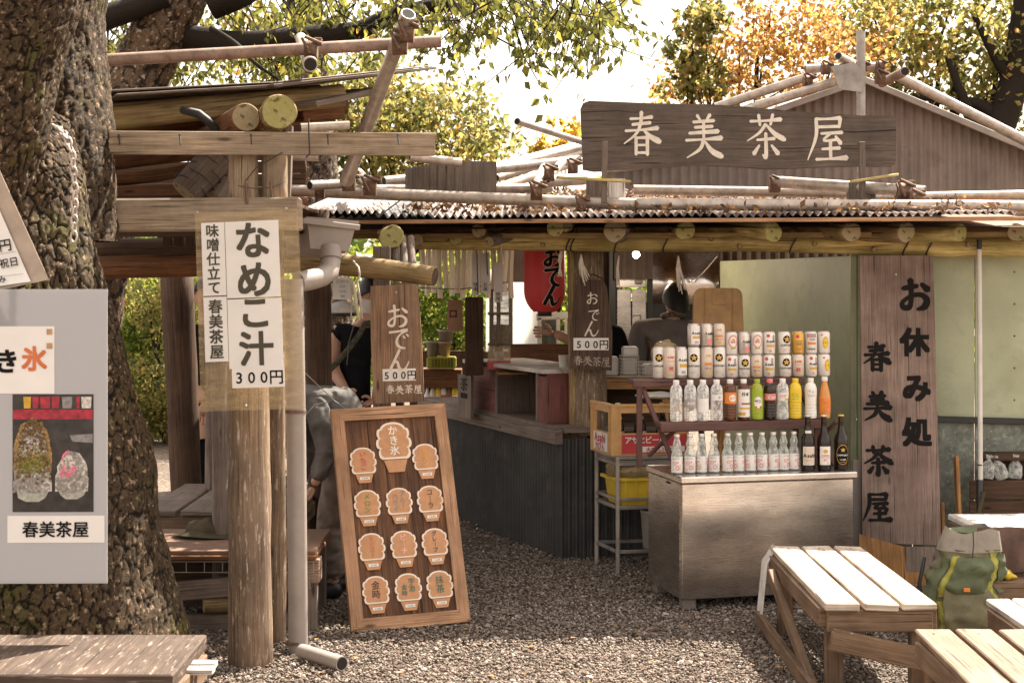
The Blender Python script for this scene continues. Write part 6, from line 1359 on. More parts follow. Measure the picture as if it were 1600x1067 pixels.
def stripe(name, mat, u0, u1, v0, v1, du=0, off=.012):
    one(name, mat, bpk, lambda m: m.grid(lambda a, b: bpf((u0 + (u1 - u0) * a + du * b) % 1, v0 + (v1 - v0) * b, off * (1 - .6 * abs(a - .5) * 2)), 8, 16))
stripe('stripe', M_bpy, .885, .93, .45, .93); stripe('stripe', M_bpy, .05, .11, .5, .97, .03); stripe('stripe', M_bpy, .99, .05, .02, .55, .0) if False else None
stripe('stripe', M_bpy, .06, .11, .02, .5, -.0); stripe('stripe', M_bpy, .87, .91, .02, .4); stripe('side_panel', M_bpg, .13, .22, .5, .95, 0, .02); stripe('side_panel', M_bpg, .80, .875, .3, .9, 0, .018)
def u2(a): return a % 1
one('front_pocket', M_bpg, bpk, lambda m: m.grid(lambda a, b: bpf((.925 + .14 * a) % 1, .56 + .36 * b - .08 * math.sin(a * 3.14) * (1 - b), .012 + .012 * math.sin(b * 3.1)), 12, 10))
one('lower_pocket', M_bpo, bpk, lambda m: m.grid(lambda a, b: bpf((.92 + .15 * a) % 1, .05 + .5 * b - .06 * math.sin(a * 3.14) * b, .016 + .016 * math.sin(b * 3.1)), 12, 10))
one('drawcord', M_blackpl, bpk, lambda m: m.tube([BC + Vector((.015, -.125, .5)), BC + Vector((.013, -.14, .44)), BC + Vector((.005, -.145, .38))], .003, 6)); one('logo_tab', CM['og'], bpk, lambda m: m.box(BC + Vector((-.02, -.145, .235)), (.03, .008, .018)))
for s_, x in ((1, .18), (-1, -.175)): one('side_strap', M_blackpl, bpk, lambda m: m.tube([BC + Vector((x, .0, .36)), BC + Vector((x + .03 * s_, -.02, .24)), BC + Vector((x + .02 * s_, -.04, .1)), BC + Vector((x + .0 * s_, .0, .03))], .009, 6))
one('hip_belt', M_bpg, bpk, lambda m: m.tube([BC + Vector((.1, .08, .1)), BC + Vector((.24, .03, .09)), BC + Vector((.3, -.03, .05))], [.05, .045, .02], 10, sq=.4))
# ------------------------------------------------------------------ wire-frame shelf and crate
rk = thing('metal_shelf', 'narrow grey metal shelf rack with a beer crate on top left of the steel cabinet', 'shelf', P(965, 897, 8.67))
a, b = P(965, 897, 8.67), P(932, 880, 9.0); a.z = b.z = 0; u = Vector((.985, .17, 0)); c_, d_ = a + u * .42, b + u * .42
for p in (a, b, c_, d_): one('leg', M_steeldk, rk, lambda m: m.bar(p, p + Vector((0, 0, .665)), .022, .022, (1, 0, 0), .002))
for z, th in ((.655, .02), (.62, .02), (.42, .018), (.375, .02), (.125, .02)):
    for p, q in ((a, b), (a, c_), (b, d_), (c_, d_)): one('rail', M_steeldk, rk, lambda m: m.bar(p + Vector((0, 0, z)), q + Vector((0, 0, z)), .012, th, (0, 0, 1), .002))
for z in (.64, .37): one('shelf_tray', M_steeldk, rk, lambda m: m.prism([(0, 0), (.42, 0), (.42, .33), (0, .33)], Matrix.Translation(a + Vector((0, 0, z))) @ Matrix((u, (b - a).normalized(), Vector((0, 0, 1)))).transposed().to_4x4(), .008))
MR = Matrix.Translation(a + Vector((-.03, .0, .667))) @ Matrix((u, (b - a).normalized(), Vector((0, 0, 1)))).transposed().to_4x4(); kr = 8.65 / F
cr = thing('beer_crate', 'orange tan beer crate with a red label on top of the metal shelf', 'crate', MR.to_translation())
cw, cd_, chh = .44, .34, .285
def cwall(o, x, y, w_, name):
    """one crate side drawn in its own plane, opening between the posts"""
    M = frame(o, x, (0, 0, 1)); th = .014
    for (x0, x1, y0, y1) in ((0, w_, 0, .125), (0, .05, .125, chh), (w_ - .05, w_, .125, chh), (.05, w_ - .05, chh - .045, chh)):
        one(name, M_orangepl, cr, lambda m: m.prism([(x0, y0), (x1, y0), (x1, y1), (x0, y1)], M, th))
    one('corner_rib', M_orangepl, cr, lambda m: (rect(m, M, -.006, .012, 0, chh + .004, .012, .006), rect(m, M, .04, .05, 0, chh, .008, .006), rect(m, M, w_ - .05, w_ - .04, 0, chh, .008, .006)))
    one('top_rim', M_orangepl, cr, lambda m: rect(m, M, -.008, w_ + .008, chh - .008, chh + .006, .02, .008)); return M
uu = u; vv_ = (b - a).normalized(); O = MR.to_translation()
Mf = cwall(O, uu, None, cw, 'side_wall'); Ml = cwall(O + vv_ * cd_, -vv_, None, cd_, 'side_wall')
for Mx, ww3, ttx in ((O + uu * cw, vv_, cd_),): cwall(Mx, ww3, None, ttx, 'side_wall')
lb = MB(); rect(lb, Mf, .055, cw - .01, .012, .118, .001, .008); lbo = lb.build('label', M_redlbl, cr)
lettering(lbo, M_paper, lambda m: text(m, 'アサヒビール', at(Mf, .19, .088, .0105), .044, .02, adv=.9, heavy=.02))
pl3 = MB(); rect(pl3, Mf, .14, cw - .02, .018, .05, .0005, .009); plo = pl3.build('label_strip', M_paper, lbo) 
lettering(lbo, M_redlbl, lambda m: text(m, '大びん20本', at(Mf, .27, .034, .0112), .03, .02))
l4 = MB(); rect(l4, Ml, .05, cd_ - .06, .015, .12, .001, .007); l4o = l4.build('label', M_paper, cr); lettering(l4o, M_redlbl, lambda m: (text(m, 'Asahi', at(Ml, .16, .09, .0085), .07, .03), text(m, '大びん', at(Ml, .16, .04, .0085), .05, .02)))
for i, lab_ in enumerate(('brown beer bottle in the left compartment of the orange crate', 'brown beer bottle second from the left in the orange crate', 'brown beer bottle at the right side of the orange crate')):
    o = copy_tree(protos[('b1', 1)], O + uu * (.07 + i * .13) + vv_ * (.1) + Vector((0, 0, .005)), rnd(0, 6), lab_); o['group'] = 'beer bottles in the crate'
one('plastic_bag', M_film, None, lambda m: m.ell(MR @ Vector((.16, .1, -.09)), (.17, .12, .07), fn=lambda p: p * (1 + .1 * math.sin(p.x * 50) * math.cos(p.z * 70)))); tag(bpy.data.objects['plastic_bag'], 'crumpled translucent plastic bag on top of the yellow bin', 'bag')
yb_ = thing('yellow_bin', 'bright yellow plastic bin on the middle tier of the metal shelf', 'bin', MR @ Vector((.2, .15, -.29)))
def yel(m):
    def f(u_, v):
        a_ = u_ * 6.2832; x = max(-1, min(1, 1.35 * math.cos(a_))) * (.15 + .02 * v); y = max(-1, min(1, 1.35 * math.sin(a_))) * (.11 + .01 * v); return MR @ Vector((.21 + x, .14 + y, -.285 + v * .15))
    m.grid(f, 40, 4, 0, False); m.grid(lambda u_, v: f(u_, 0) * 1 if v else MR @ Vector((.21, .14, -.285)), 40, 1)
one('bin_body', M_yellow, yb_, yel)
for k in range(5): one('rib', M_yellow, yb_, lambda m: m.bar(MR @ Vector((.09 + k * .06, .022, -.28)), MR @ Vector((.085 + k * .062, .012, -.14)), .008, .008))
one('bin_rim', M_yellow, yb_, lambda m: (m.bar(MR @ Vector((.035, .016, -.138)), MR @ Vector((.385, .016, -.138)), .02, .02), m.bar(MR @ Vector((.035, .016, -.138)), MR @ Vector((.035, .27, -.138)), .02, .02)))
one('white_bucket', M_whitepl, None, lambda m: m.lathe([(0, 0), (.06, 0), (.075, .2), (.078, .2), (.078, .215)], 20, MR @ Vector((.28, .1, -.54)))); tag(bpy.data.objects['white_bucket'], 'small white bucket on the lowest tier of the metal shelf', 'bucket')
one('white_cloth', M_whitecl, None, lambda m: m.ell(MR @ Vector((.3, .1, .33)), (.14, .09, .022), fn=lambda p: p * (1 + .1 * math.sin(p.x * 60)))); tag(bpy.data.objects['white_cloth'], 'folded white cloth on top of the beer crate', 'cloth')
# plywood cabinet behind the crate and baskets on it
pc = thing('plywood_cabinet', 'orange brown plywood cabinet frame behind the beer crate', 'cabinet', P(985, 690, 9.35)); MPc = FR(P(926, 700, 9.3)); kp = 9.3 / F
for (x0, x1, y0, y1) in ((0, 20, 0, 108), (20, 130, 92, 108), (20, 130, -60, 0)): one('frame_board', W_ply, pc, lambda m: m.prism([(x0 * kp, y0 * kp), (x1 * kp, y0 * kp), (x1 * kp, y1 * kp), (x0 * kp, y1 * kp)], MPc, .3))
one('back_board', W_dark, pc, lambda m: m.prism([(20 * kp, 0), (130 * kp, 0), (130 * kp, 92 * kp), (20 * kp, 92 * kp)], at(MPc, 0, 0, -.28), .02))
def basket(x0, x1, y0, y1, Y, lab, nx=9, nz=5):
    t = thing('wire_basket', lab, 'basket', P((x0 + x1) / 2, y1, Y), group='baskets on the plywood cabinet'); d = .12
    A, B_ = P(x0, y1, Y), P(x1, y0, Y)
    def f(m):
        for i in range(nx + 1):
            x = A.x + (B_.x - A.x) * i / nx; m.tube([Vector((x, Y, A.z)), Vector((x, Y, B_.z))], .0018, 4); m.tube([Vector((x, Y + d, A.z)), Vector((x, Y + d, B_.z))], .0018, 4)
        for j in range(nz + 1):
            z = A.z + (B_.z - A.z) * j / nz; m.tube([Vector((A.x, Y, z)), Vector((B_.x, Y, z)), Vector((B_.x, Y + d, z)), Vector((A.x, Y + d, z)), Vector((A.x, Y, z))], .0022, 4)
    one('wire_mesh', M_whitepl, t, f); one('cup_stack', M_whitepl, t, lambda m: m.box(((A.x + B_.x) / 2, Y + d / 2, (A.z + B_.z) / 2 - .005), (abs(B_.x - A.x) * .8, d * .7, (B_.z - A.z) * .85), ch=.01))
basket(970, 998, 556, 588, 9.35, 'white wire basket of cups, the taller one left of the cans', 8, 6); basket(1000, 1045, 566, 588, 9.35, 'low white wire basket of cups just left of the cans', 10, 4)
one('paper_packet', M_whitepl, None, lambda m: m.box(P(984, 549, 9.42), (.1, .08, .06), ch=.01)); tag(bpy.data.objects['paper_packet'], 'white packet on top of the taller wire basket', 'packet')
one('plastic_tub', M_whitepl, None, lambda m: m.box(P(955, 572, 9.45), (.09, .1, .12), ch=.012)); tag(bpy.data.objects['plastic_tub'], 'pale plastic tub left of the wire baskets behind the oden plaque', 'tub')
sb = thing('pump_bottle', 'white pump dispenser bottle in front of the steel fridge', 'bottle', P(1001, 548, 10.6)); Cb = P(1001, 558, 10.6)
one('bottle', M_whitepl, sb, lambda m: m.lathe([(0, 0), (.042, 0), (.044, .02), (.044, .19), (.02, .215), (.016, .24), (0, .24)], 18, Cb)); one('pump', M_whitepl, sb, lambda m: m.tube([Cb + Vector((0, 0, .235)), Cb + Vector((0, 0, .29)), Cb + Vector((-.05, -.01, .29)), Cb + Vector((-.055, -.01, .275))], .008, 8))
# tan leather chair back leaning at the wall
chb = thing('tan_chair_back', 'tan padded board with rounded corners leaning behind the cans against the green wall', 'chair', P(1125, 520, 8.75)); MCb = frame(P(1083, 525, 8.62), (1, .03, 0), (.01, .25, 1)); kc = 8.65 / F
def rrect(w_, h_, r, n=5):
    pts = []
    for cx, cy, a0 in ((w_ - r, r, -90), (w_ - r, h_ - r, 0), (r, h_ - r, 90), (r, r, 180)):
        for k in range(n + 1): a_ = R(a0 + 90 * k / n); pts.append((cx + r * math.cos(a_), cy + r * math.sin(a_)))
    return pts
one('padded_panel', M_tan, chb, lambda m: m.prism([(x + y * .05 * (1 if x < 40 * kc else -.03), y) for x, y in rrect(80 * kc, 77 * kc, 12 * kc)], MCb, .045))
for x in (18, 62): one('seam', M_tan, chb, lambda m: m.tube([MCb @ Vector((x * kc, 1 * kc, .001)), MCb @ Vector(((x + 3) * kc, 74 * kc, .001))], .004, 6))
one('label_patch', M_tan, chb, lambda m: m.prism([(32 * kc, 50 * kc), (54 * kc, 50 * kc), (54 * kc, 68 * kc), (32 * kc, 68 * kc)], at(MCb, 0, 0, .004), .006))
one('support_leg', W_ply, chb, lambda m: m.bar(MCb @ Vector((40 * kc, 0, -.02)), P(1125, 800, 8.5), .06, .03))
# ------------------------------------------------------------------ things on the serving counter
cb = thing('counter_box', 'dark red painted box with an open shelf standing on the counter', 'box', P(810, 660, 9.9))
BX0 = CC + dC * .05 + Vector((.04, .1, .05)); nC = Vector((-dC.y, dC.x, 0)); nC = nC if nC.y > 0 else -nC
def bb(name, mat, s0, s1, z0, z1, d0=0, d1=.03, par=cb): 
    s0 += .15; s1 += .15; M = frame(CC + dC * s1 + nC * d0 + Vector((0, 0, z0 + .06)), -dC, (0, 0, 1)); one(name, mat, par, lambda m: m.prism([(0, 0), (s1 - s0, 0), (s1 - s0, z1 - z0), (0, z1 - z0)], M, d1 - d0))
bb('end_panel', W_redbox, .0, .13, 0, .28, -.02, .02); bb('upright', W_grey, .13, .17, .0, .30, -.015, .3); bb('upright', W_grey, .8, .84, 0, .30, -.015, .3); bb('front_panel', W_redbox, .84, 1.28, 0, .29, -.01, .02); bb('back_panel', W_redbox, .17, .8, 0, .29, .3, .32); bb('floor_board', W_grey, .0, 1.3, -.03, .0, -.02, .34)
bb('top_board', W_white, -.02, 1.35, .30, .325, -.05, .4); bb('end_panel', W_redbox, -.015, .0, 0, .3, -.02, .32)
tk = thing('pick_holder', 'white cup of wooden skewers in a red tray on the counter', 'cup', P(780, 575, 10.1)); Ck = P(780, 577, 10.05)
one('tray', M_redlbl, tk, lambda m: m.box(Ck + Vector((0, 0, .03)), (.155, .12, .055), ch=.008)); one('cup', G_clear, tk, lambda m: m.lathe([(0, .03), (.03, .03), (.036, .12), (.034, .12), (.028, .034)], 16, Ck))
def skew_(m):
    for k in range(26):
        a_ = rnd(0, 6.28); r_ = rnd(0, .022); m.tube([Ck + Vector((math.cos(a_) * r_ * .7, math.sin(a_) * r_ * .7, .05)), Ck + Vector((math.cos(a_) * r_ * 1.3, math.sin(a_) * r_ * 1.3, .14 + rnd(-.01, .012)))], .0028, 4)
one('skewers', W_new, tk, skew_, kind='stuff')
one('clear_box', M_film, tk, lambda m: m.box(Ck + Vector((0, 0, .075)), (.15, .115, .15), ch=.003))
one('chopping_board', W_ply, None, lambda m: m.box(P(800, 583, 9.85), (.2, .12, .012), (0, 0, .1))); tag(bpy.data.objects['chopping_board'], 'thin orange brown board lying on the counter by the skewer cup', 'board')
pan = thing('oden_pan', 'dark round pan with a grey lid on the counter beside the skewers', 'pan', P(840, 578, 10.1))
Cp = P(828, 581, 10.2)
one('pan', M_blackpl, pan, lambda m: m.lathe([(0, .0), (.12, 0), (.15, .05), (.155, .05)], 24, Cp)); one('lid', M_steeldk, pan, lambda m: m.lathe([(.13, .045), (.135, .055), (.0, .075)], 24, Cp + Vector((.1, -.12, 0)))); one('handle', M_blackpl, pan, lambda m: m.tube([Cp + Vector((-.02, -.14, .05)), Cp + Vector((-.11, -.18, .045))], .012, 8))
one('white_cup', M_whitepl, None, lambda m: m.lathe([(0, 0), (.025, 0), (.033, .14), (.03, .14)], 16, P(881, 590, 9.5))); tag(bpy.data.objects['white_cup'], 'tall white paper cup at the right end of the counter box by the post', 'cup')
one('brown_splash_board', W_red, None, lambda m: m.bar(P(796, 555, 10.9), P(900, 555, 10.7), .02, .16)); tag(bpy.data.objects['brown_splash_board'], 'low red brown board standing behind the pan on the counter', 'board')
# window frame, bright sheet, hanging strips
wf = thing('lattice_window', 'wooden lattice window with dark posts left of the white sheet in the stall', 'window', P(785, 540, 11.2))
for x in (768, 779, 798): one('mullion', W_grey, wf, lambda m: m.bar(P(x, 560, 11.3), P(x, 440, 11.3), .03 if x < 798 else .045, .03, (1, 0, 0)))
for y in (452, 490, 538): one('glazing_bar', W_grey, wf, lambda m: m.bar(P(762, y, 11.28), P(800, y, 11.28), .02, .02))
one('pane', M_film, wf, lambda m: m.bar(P(764, 500, 11.33), P(798, 500, 11.33), .004, .55, (0, 0, 1)))
for x in (776, 790): one('canister', M_greypanel, wf, lambda m: m.tube([P(x, 545, 11.5), P(x, 507, 11.5)], .045, 14))
sw = one('white_sheet', M_whitewall, None, lambda m: m.box(P(803, 485, 12.3), (.45, .02, .66))); tag(sw, 'bright white sheet hanging at the back of the stall behind the lantern', 'sheet')
sw2 = thing('white_cabinet', 'white cupboard with a dark opening below the lantern', 'cupboard', P(856, 540, 11.8))
one('cupboard_frame', M_whitepl, sw2, lambda m: (m.bar(P(838, 495, 11.6), P(896, 492, 11.6), .05, .05), m.bar(P(843, 545, 11.6), P(843, 496, 11.6), .05, .03, (1, 0, 0)), m.bar(P(872, 545, 11.6), P(872, 496, 11.6), .05, .03, (1, 0, 0)), m.bar(P(884, 545, 11.6), P(884, 496, 11.6), .05, .02, (1, 0, 0))), kind=None)
one('dark_opening', M_greypanel, sw2, lambda m: m.box(P(857, 525, 11.75), (.13, .02, .3)))
hs_ = thing('hanging_strips', 'row of clear and white plastic menu strips hanging under the roof behind the oden sign', 'strips', P(720, 400, 9.9))
one('line', M_wire, hs_, lambda m: m.tube([P(655, 450, 9.85), P(720, 452, 9.88), P(800, 440, 9.9)], .003, 5))
for k in range(16):
    x = 655 + k * 9.3; y1 = (452, 462, 458, 466)[k % 4]
    one('strip', M_filmtub, hs_, lambda m: m.grid(lambda u_, v: P(x + u_ * 8.4 + 1.2 * math.sin(v * 4 + k), 388 + (y1 - 388) * v, 9.85 + .03 * math.sin(u_ * 3.14) + .05 * (k % 3)), 4, 6))
for x, y in ((737, 430), (772, 445), (752, 430)):
    one('strip', M_paper, hs_, lambda m: m.grid(lambda u_, v: P(x + u_ * 13, y - 35 + 62 * v * 1.0, 9.82), 2, 2)); 
    lettering(hs_, M_ink, lambda m: text(m, '味噌' if x != 752 else 'お茶', FR(P(x + 6.5, y + 18, 9.81)), .03, .0, True, 1.0))
one('strap', M_blackpl, hs_, lambda m: m.bar(P(762, 430, 9.8), P(760, 388, 9.8), .01, .006)); one('strap', M_blackpl, hs_, lambda m: m.bar(P(747, 460, 9.8), P(745, 388, 9.8), .01, .006))
# shelf with pots and bottles at the back
bs_ = thing('back_shelf', 'wooden shelf at the back of the stall with pots, a yellow green basket and bottles', 'shelf', P(690, 640, 11.8))
one('shelf_board', W_red, bs_, lambda m: m.bar(P(660, 590, 11.8), P(722, 590, 11.8), .3, .14)); one('shelf_board', W_red, bs_, lambda m: m.bar(P(655, 650, 11.9), P(722, 650, 11.9), .3, .03)); one('back_board', W_dark, bs_, lambda m: m.bar(P(655, 615, 12.1), P(722, 615, 12.1), .02, .4)); one('leg', W_dark, bs_, lambda m: m.bar(P(664, 760, 11.9), P(664, 655, 11.9), .05, .05))
one('green_basket', plain('olive_basket', (.3, .29, .02), .6), None, lambda m: (m.box(P(690, 566, 11.7), (.22, .2, .085), ch=.01), [m.box(P(674 + k * 5, 566, 11.585), (.006, .02, .08)) for k in range(8)])); tag(bpy.data.objects['green_basket'], 'yellow green ribbed basket on the shelf behind the oden sign', 'basket')
for k, (x, y, r, h, m_, lab) in enumerate(((676, 557, .05, .12, M_pvc, 'grey plant pot left on the basket shelf'), (694, 556, .055, .11, plain('pink_pot', (.42, .26, .22), .6), 'pinkish plant pot at the middle of the basket shelf'), (697, 534, .06, .09, M_pvc, 'pot stacked on the pinkish pot behind the oden sign'))):
    o = one('plant_pot', m_, None, lambda m: m.lathe([(0, 0), (r * .75, 0), (r, h * .85), (r * 1.1, h * .85), (r * 1.1, h), (r * .95, h)], 18, P(x, y, 11.75))); tag(o, lab, 'pot')
SB = ['%s sauce bottle, %s from the left in the %s row of the low back shelf' % (cn, od, rw) for rw, cs_ in (('front', 'white cream yellow white brown yellow'.split()), ('back', 'black red green gold black white'.split())) for cn, od in zip(cs_, ('first', 'second', 'third', 'fourth', 'fifth', 'sixth'))]
SBC = ['wh2', 'cr', 'yl', 'wh2', 'br', 'yl', 'bk', 'rd', 'gn', 'gd', 'bk', 'wh2']
for k in range(12):
    x = 668 + (k % 6) * 8.5; row = k // 6; c = P(x, 641, 11.7 + row * .12); m_ = CM[SBC[k]]
    t = thing('sauce_bottle', SB[k], 'bottle', c, group='bottles on the low back shelf')
    hh = rnd(.16, .24); one('bottle', m_, t, lambda m: m.lathe([(0, 0), (.026, 0), (.028, hh * .6), (.012, hh * .8), (.012, hh)], 12, c)); one('cap', [CM['rd'], CM['wh2'], CM['bk']][k % 3], t, lambda m: m.lathe([(.014, hh), (.014, hh + .02), (0, hh + .02)], 10, c)); one('label', CM['wh2' if m_ is not CM['wh2'] else 'rd'], t, lambda m: m.lathe([(.0295, hh * .2), (.0295, hh * .5)], 12, c))
# steel kitchen
kt_ = thing('steel_fridge', 'tall stainless steel fridge with two doors at the back of the kitchen', 'fridge', P(988, 590, 12.4))
def kq(name, mat, par, x0, x1, y0, y1, Y, d=.03): one(name, mat, par, lambda m: m.box((P(x0, y0, Y) + P(x1, y1, Y)) / 2 + Vector((0, d / 2, 0)), ((x1 - x0) * Y / F, d, (y1 - y0) * Y / F), ch=.006))
kq('side_frame', M_blackpl, kt_, 952, 963, 380, 640, 12.3); kq('upper_panel', M_steel, kt_, 964, 1010, 385, 432, 12.3); kq('nameplate', M_steeldk, kt_, 992, 1004, 432, 444, 12.27); kq('upper_panel', M_steel, kt_, 964, 1010, 433, 449, 12.3); kq('door', M_steel, kt_, 964, 986, 452, 640, 12.3); kq('door', M_steel, kt_, 988, 1010, 452, 640, 12.3); kq('side_panel', M_blackpl, kt_, 1011, 1020, 385, 640, 12.3)
hd = thing('range_hood', 'large bent stainless steel hood above the cook with curved glints', 'hood', P(1070, 470, 11.8))
one('hood_panel', M_steel, hd, lambda m: m.grid(lambda u_, v: P(1020 + 103 * u_, 395 + 80 * v, 11.9 - .25 * math.sin(v * 2.6) - .12 * math.sin(u_ * 5)), 30, 20)); one('hood_edge', M_steel, hd, lambda m: m.tube([P(1022, 420, 11.75), P(1050, 424, 11.7), P(1068, 436, 11.65), P(1085, 440, 11.6), P(1100, 424, 11.6), P(1120, 400, 11.6)], .008, 6)); one('hood_box', M_dark_ if False else M_blackpl, hd, lambda m: m.box(P(1070, 520, 12.4), (.55, .05, 1.1)))
lb_ = thing('light_bulb', 'round lit bulb glowing under the log beam in the kitchen', 'bulb', P(994, 398, 11.0)); one('glass_bulb', M_bulb, lb_, lambda m: m.ell(P(994, 398, 11.0), (.026, .026, .026), seg=24, rings=16)); one('socket', M_blackpl, lb_, lambda m: m.tube([P(994, 390, 11.0), P(994, 378, 11.0)], .018, 10))
pl4 = bpy.data.lights.new('bulb_light', 'POINT'); plo_ = bpy.data.objects.new('bulb_light', pl4); COL.objects.link(plo_); plo_.location = P(994, 402, 10.9); pl4.energy = 5; pl4.color = (1, .82, .6); pl4.shadow_soft_size = .04
# rope tassels on the beam
for (x, y0, x2, y1, lab) in ((908, 398, 914, 443, 'white rope tassel hanging from the beam above the dark oden plaque'), (967, 400, 971, 455, 'thin white rope tassel hanging beside the steel fridge'), (1060, 400, 1066, 458, 'white rope tassel hanging in front of the cook')):
    t = thing('rope_tassel', lab, 'rope', P(x, y0, 8.95), group='rope tassels on the log beam')
    for k in range(7 if x != 967 else 3):
        dx = (k - 3) * 2.4; one('strand', M_tape, t, lambda m: m.tube([P(x, y0, 8.93), P(x + dx * .45, y0 + (y1 - y0) * .35, 8.9), P(x2 + dx, y1 - abs(dx) * 1.3 + rnd(-4, 4), 8.92 + rnd(-.02, .02))], [.0045, .004, .003], 6))
t = thing('rope_tassel', 'white rope end hanging in front of the red lantern', 'rope', P(872, 380, 9.2), group='rope tassels on the log beam')
for k in range(3): one('strand', M_tape, t, lambda m: m.tube([P(879, 380, 9.1), P(877 - k * 2, 405, 9.1), P(872 + k * 3, 432, 9.12)], [.006, .006, .004], 6))
t = thing('rope_tassel', 'short white string hanging from the beam left of the lantern', 'rope', P(781, 362, 9.0), group='rope tassels on the log beam'); one('strand', M_tape, t, lambda m: m.tube([P(781, 360, 9.1), P(782, 380, 9.1), P(787, 415, 9.1)], .005, 6))
for (x, y0, y1) in ((518, 443, 476), (548, 440, 500)):
    t = thing('cloth_strip', 'thin pale cloth strip hanging beside the dark T-shirt customer' if x == 548 else 'thin pale cloth strip hanging right of the brown post', 'cloth', P(x, y0, 8.6)); one('strip', M_tape, t, lambda m: m.tube([P(x, y0, 8.6), P(x + 2, (y0 + y1) / 2, 8.6), P(x, y1, 8.6)], .01, 6, sq=.4))
nc = thing('calendar', 'white printed sheet hanging behind the brown post', 'poster', P(535, 450, 9.4)); Mnc = FR(P(520, 468, 9.4)); sheetpart('sheet', M_paper, nc, Mnc, 0, 30 * 9.4 / F, 0, 33 * 9.4 / F, .002)
lettering(nc, M_greypanel, lambda m: [text(m, s, at(Mnc, .06, .11 - k * .03, .001), .02, 0) for k, s in enumerate(('日月火水', '1234', '5678', '9101'))])
# right wall clutter
pole = thing('squeegee_pole', 'white pole with a black grip leaning on the green wall right of the tall sign', 'pole', P(1531, 830, 8.4))
one('pole', M_whitepl, pole, lambda m: m.tube([P(1530, 389, 8.55), P(1531, 560, 8.5), P(1532, 752, 8.42)], .0135, 12)); one('tip', M_blackpl, pole, lambda m: m.tube([P(1530, 374, 8.55), P(1530, 390, 8.55)], .014, 10)); one('band', M_redlbl, pole, lambda m: m.tube([P(1531, 569, 8.5), P(1531, 574, 8.5)], .0145, 10)); one('band', M_blackpl, pole, lambda m: m.tube([P(1531, 725, 8.43), P(1531, 727, 8.43)], .0145, 10))
one('grip', M_blackpl, pole, lambda m: m.tube([P(1531, 750, 8.42), P(1531, 775, 8.4), P(1529, 820, 8.38)], [.02, .018, .012], 10)); one('brush', M_olive, pole, lambda m: m.tube([P(1537, 768, 8.38), P(1528, 805, 8.36)], .012, 8))
o = one('leaning_plank', W_ply, None, lambda m: m.bar(P(1500, 850, 8.45), P(1494, 713, 8.6), .055, .02, (1, 0, 0))); tag(o, 'narrow orange brown plank leaning on the wall left of the white pole', 'plank')
o = one('leaning_plank', W_ply, None, lambda m: m.bar(P(1474, 850, 8.5), P(1472, 785, 8.6), .03, .02, (1, 0, 0))); tag(o, 'short brown plank end showing at the right edge of the tall sign', 'plank')
o = one('plywood_sheet', W_ply, None, lambda m: m.prism([(0, 0), (.42, 0), (.34, .34), (.02, .43)], frame(P(1342, 960, 8.3), (1, 0, 0), (0, .2, 1)), .012)); tag(o, 'orange brown plywood sheet leaning below the tall sign', 'board')
o = one('dark_board', W_grey, None, lambda m: m.prism([(0, 0), (.22, 0), (.22, .38), (0, .38)], frame(P(1418, 965, 8.32), (1, 0, 0), (0, .1, 1)), .02)); tag(o, 'dark grey board under the tall sign left of the backpack', 'board')
o = one('metal_post', M_pvc, None, lambda m: m.bar(P(1340, 900, 8.6), P(1340, 718, 8.62), .055, .03, (0, 1, 0))); tag(o, 'grey metal post between the steel cabinet and the tall sign', 'post')
sh2 = thing('dark_storage_shelf', 'dark wooden shelf box at the right edge holding glass bottles', 'shelf', P(1565, 850, 8.3))
for (x0, x1, y0, y1) in ((1515, 1700, 750, 780), (1515, 1700, 782, 850), (1515, 1700, 850, 900)): one('front_board', W_dark, sh2, lambda m: m.bar(P(x0, (y0 + y1) / 2, 8.5), P(x1, (y0 + y1) / 2, 8.4), .02, (y1 - y0) * 8.4 / F, (0, 0, 1)))
one('shelf_board', W_dark, sh2, lambda m: m.bar(P(1535, 750, 8.6), P(1700, 750, 8.5), .22, .02)); one('shelf_back', W_dark, sh2, lambda m: m.bar(P(1535, 730, 8.69), P(1700, 730, 8.65), .01, .18)); one('shelf_top', W_dark, sh2, lambda m: m.bar(P(1535, 714, 8.6), P(1700, 714, 8.5), .22, .015))
for k, (x, rot) in enumerate(((1567, -.35), (1586, .05), (1542, .1))):
    o = one('glass_jar', G_glass, None, lambda m: m.lathe([(0, 0), (.035, 0), (.038, .02), (.036, .07), (.016, .1), (.016, .125), (.018, .13)], 18, P(x, 747, 8.5), M=Euler((0, rot, 0)).to_matrix())); tag(o, ['tilted clear glass bottle on the dark shelf at the right edge', 'upright clear glass bottle beside the tilted one at the right edge', 'small clear bottle in the shadowy left corner of the dark shelf'][k], 'bottle')
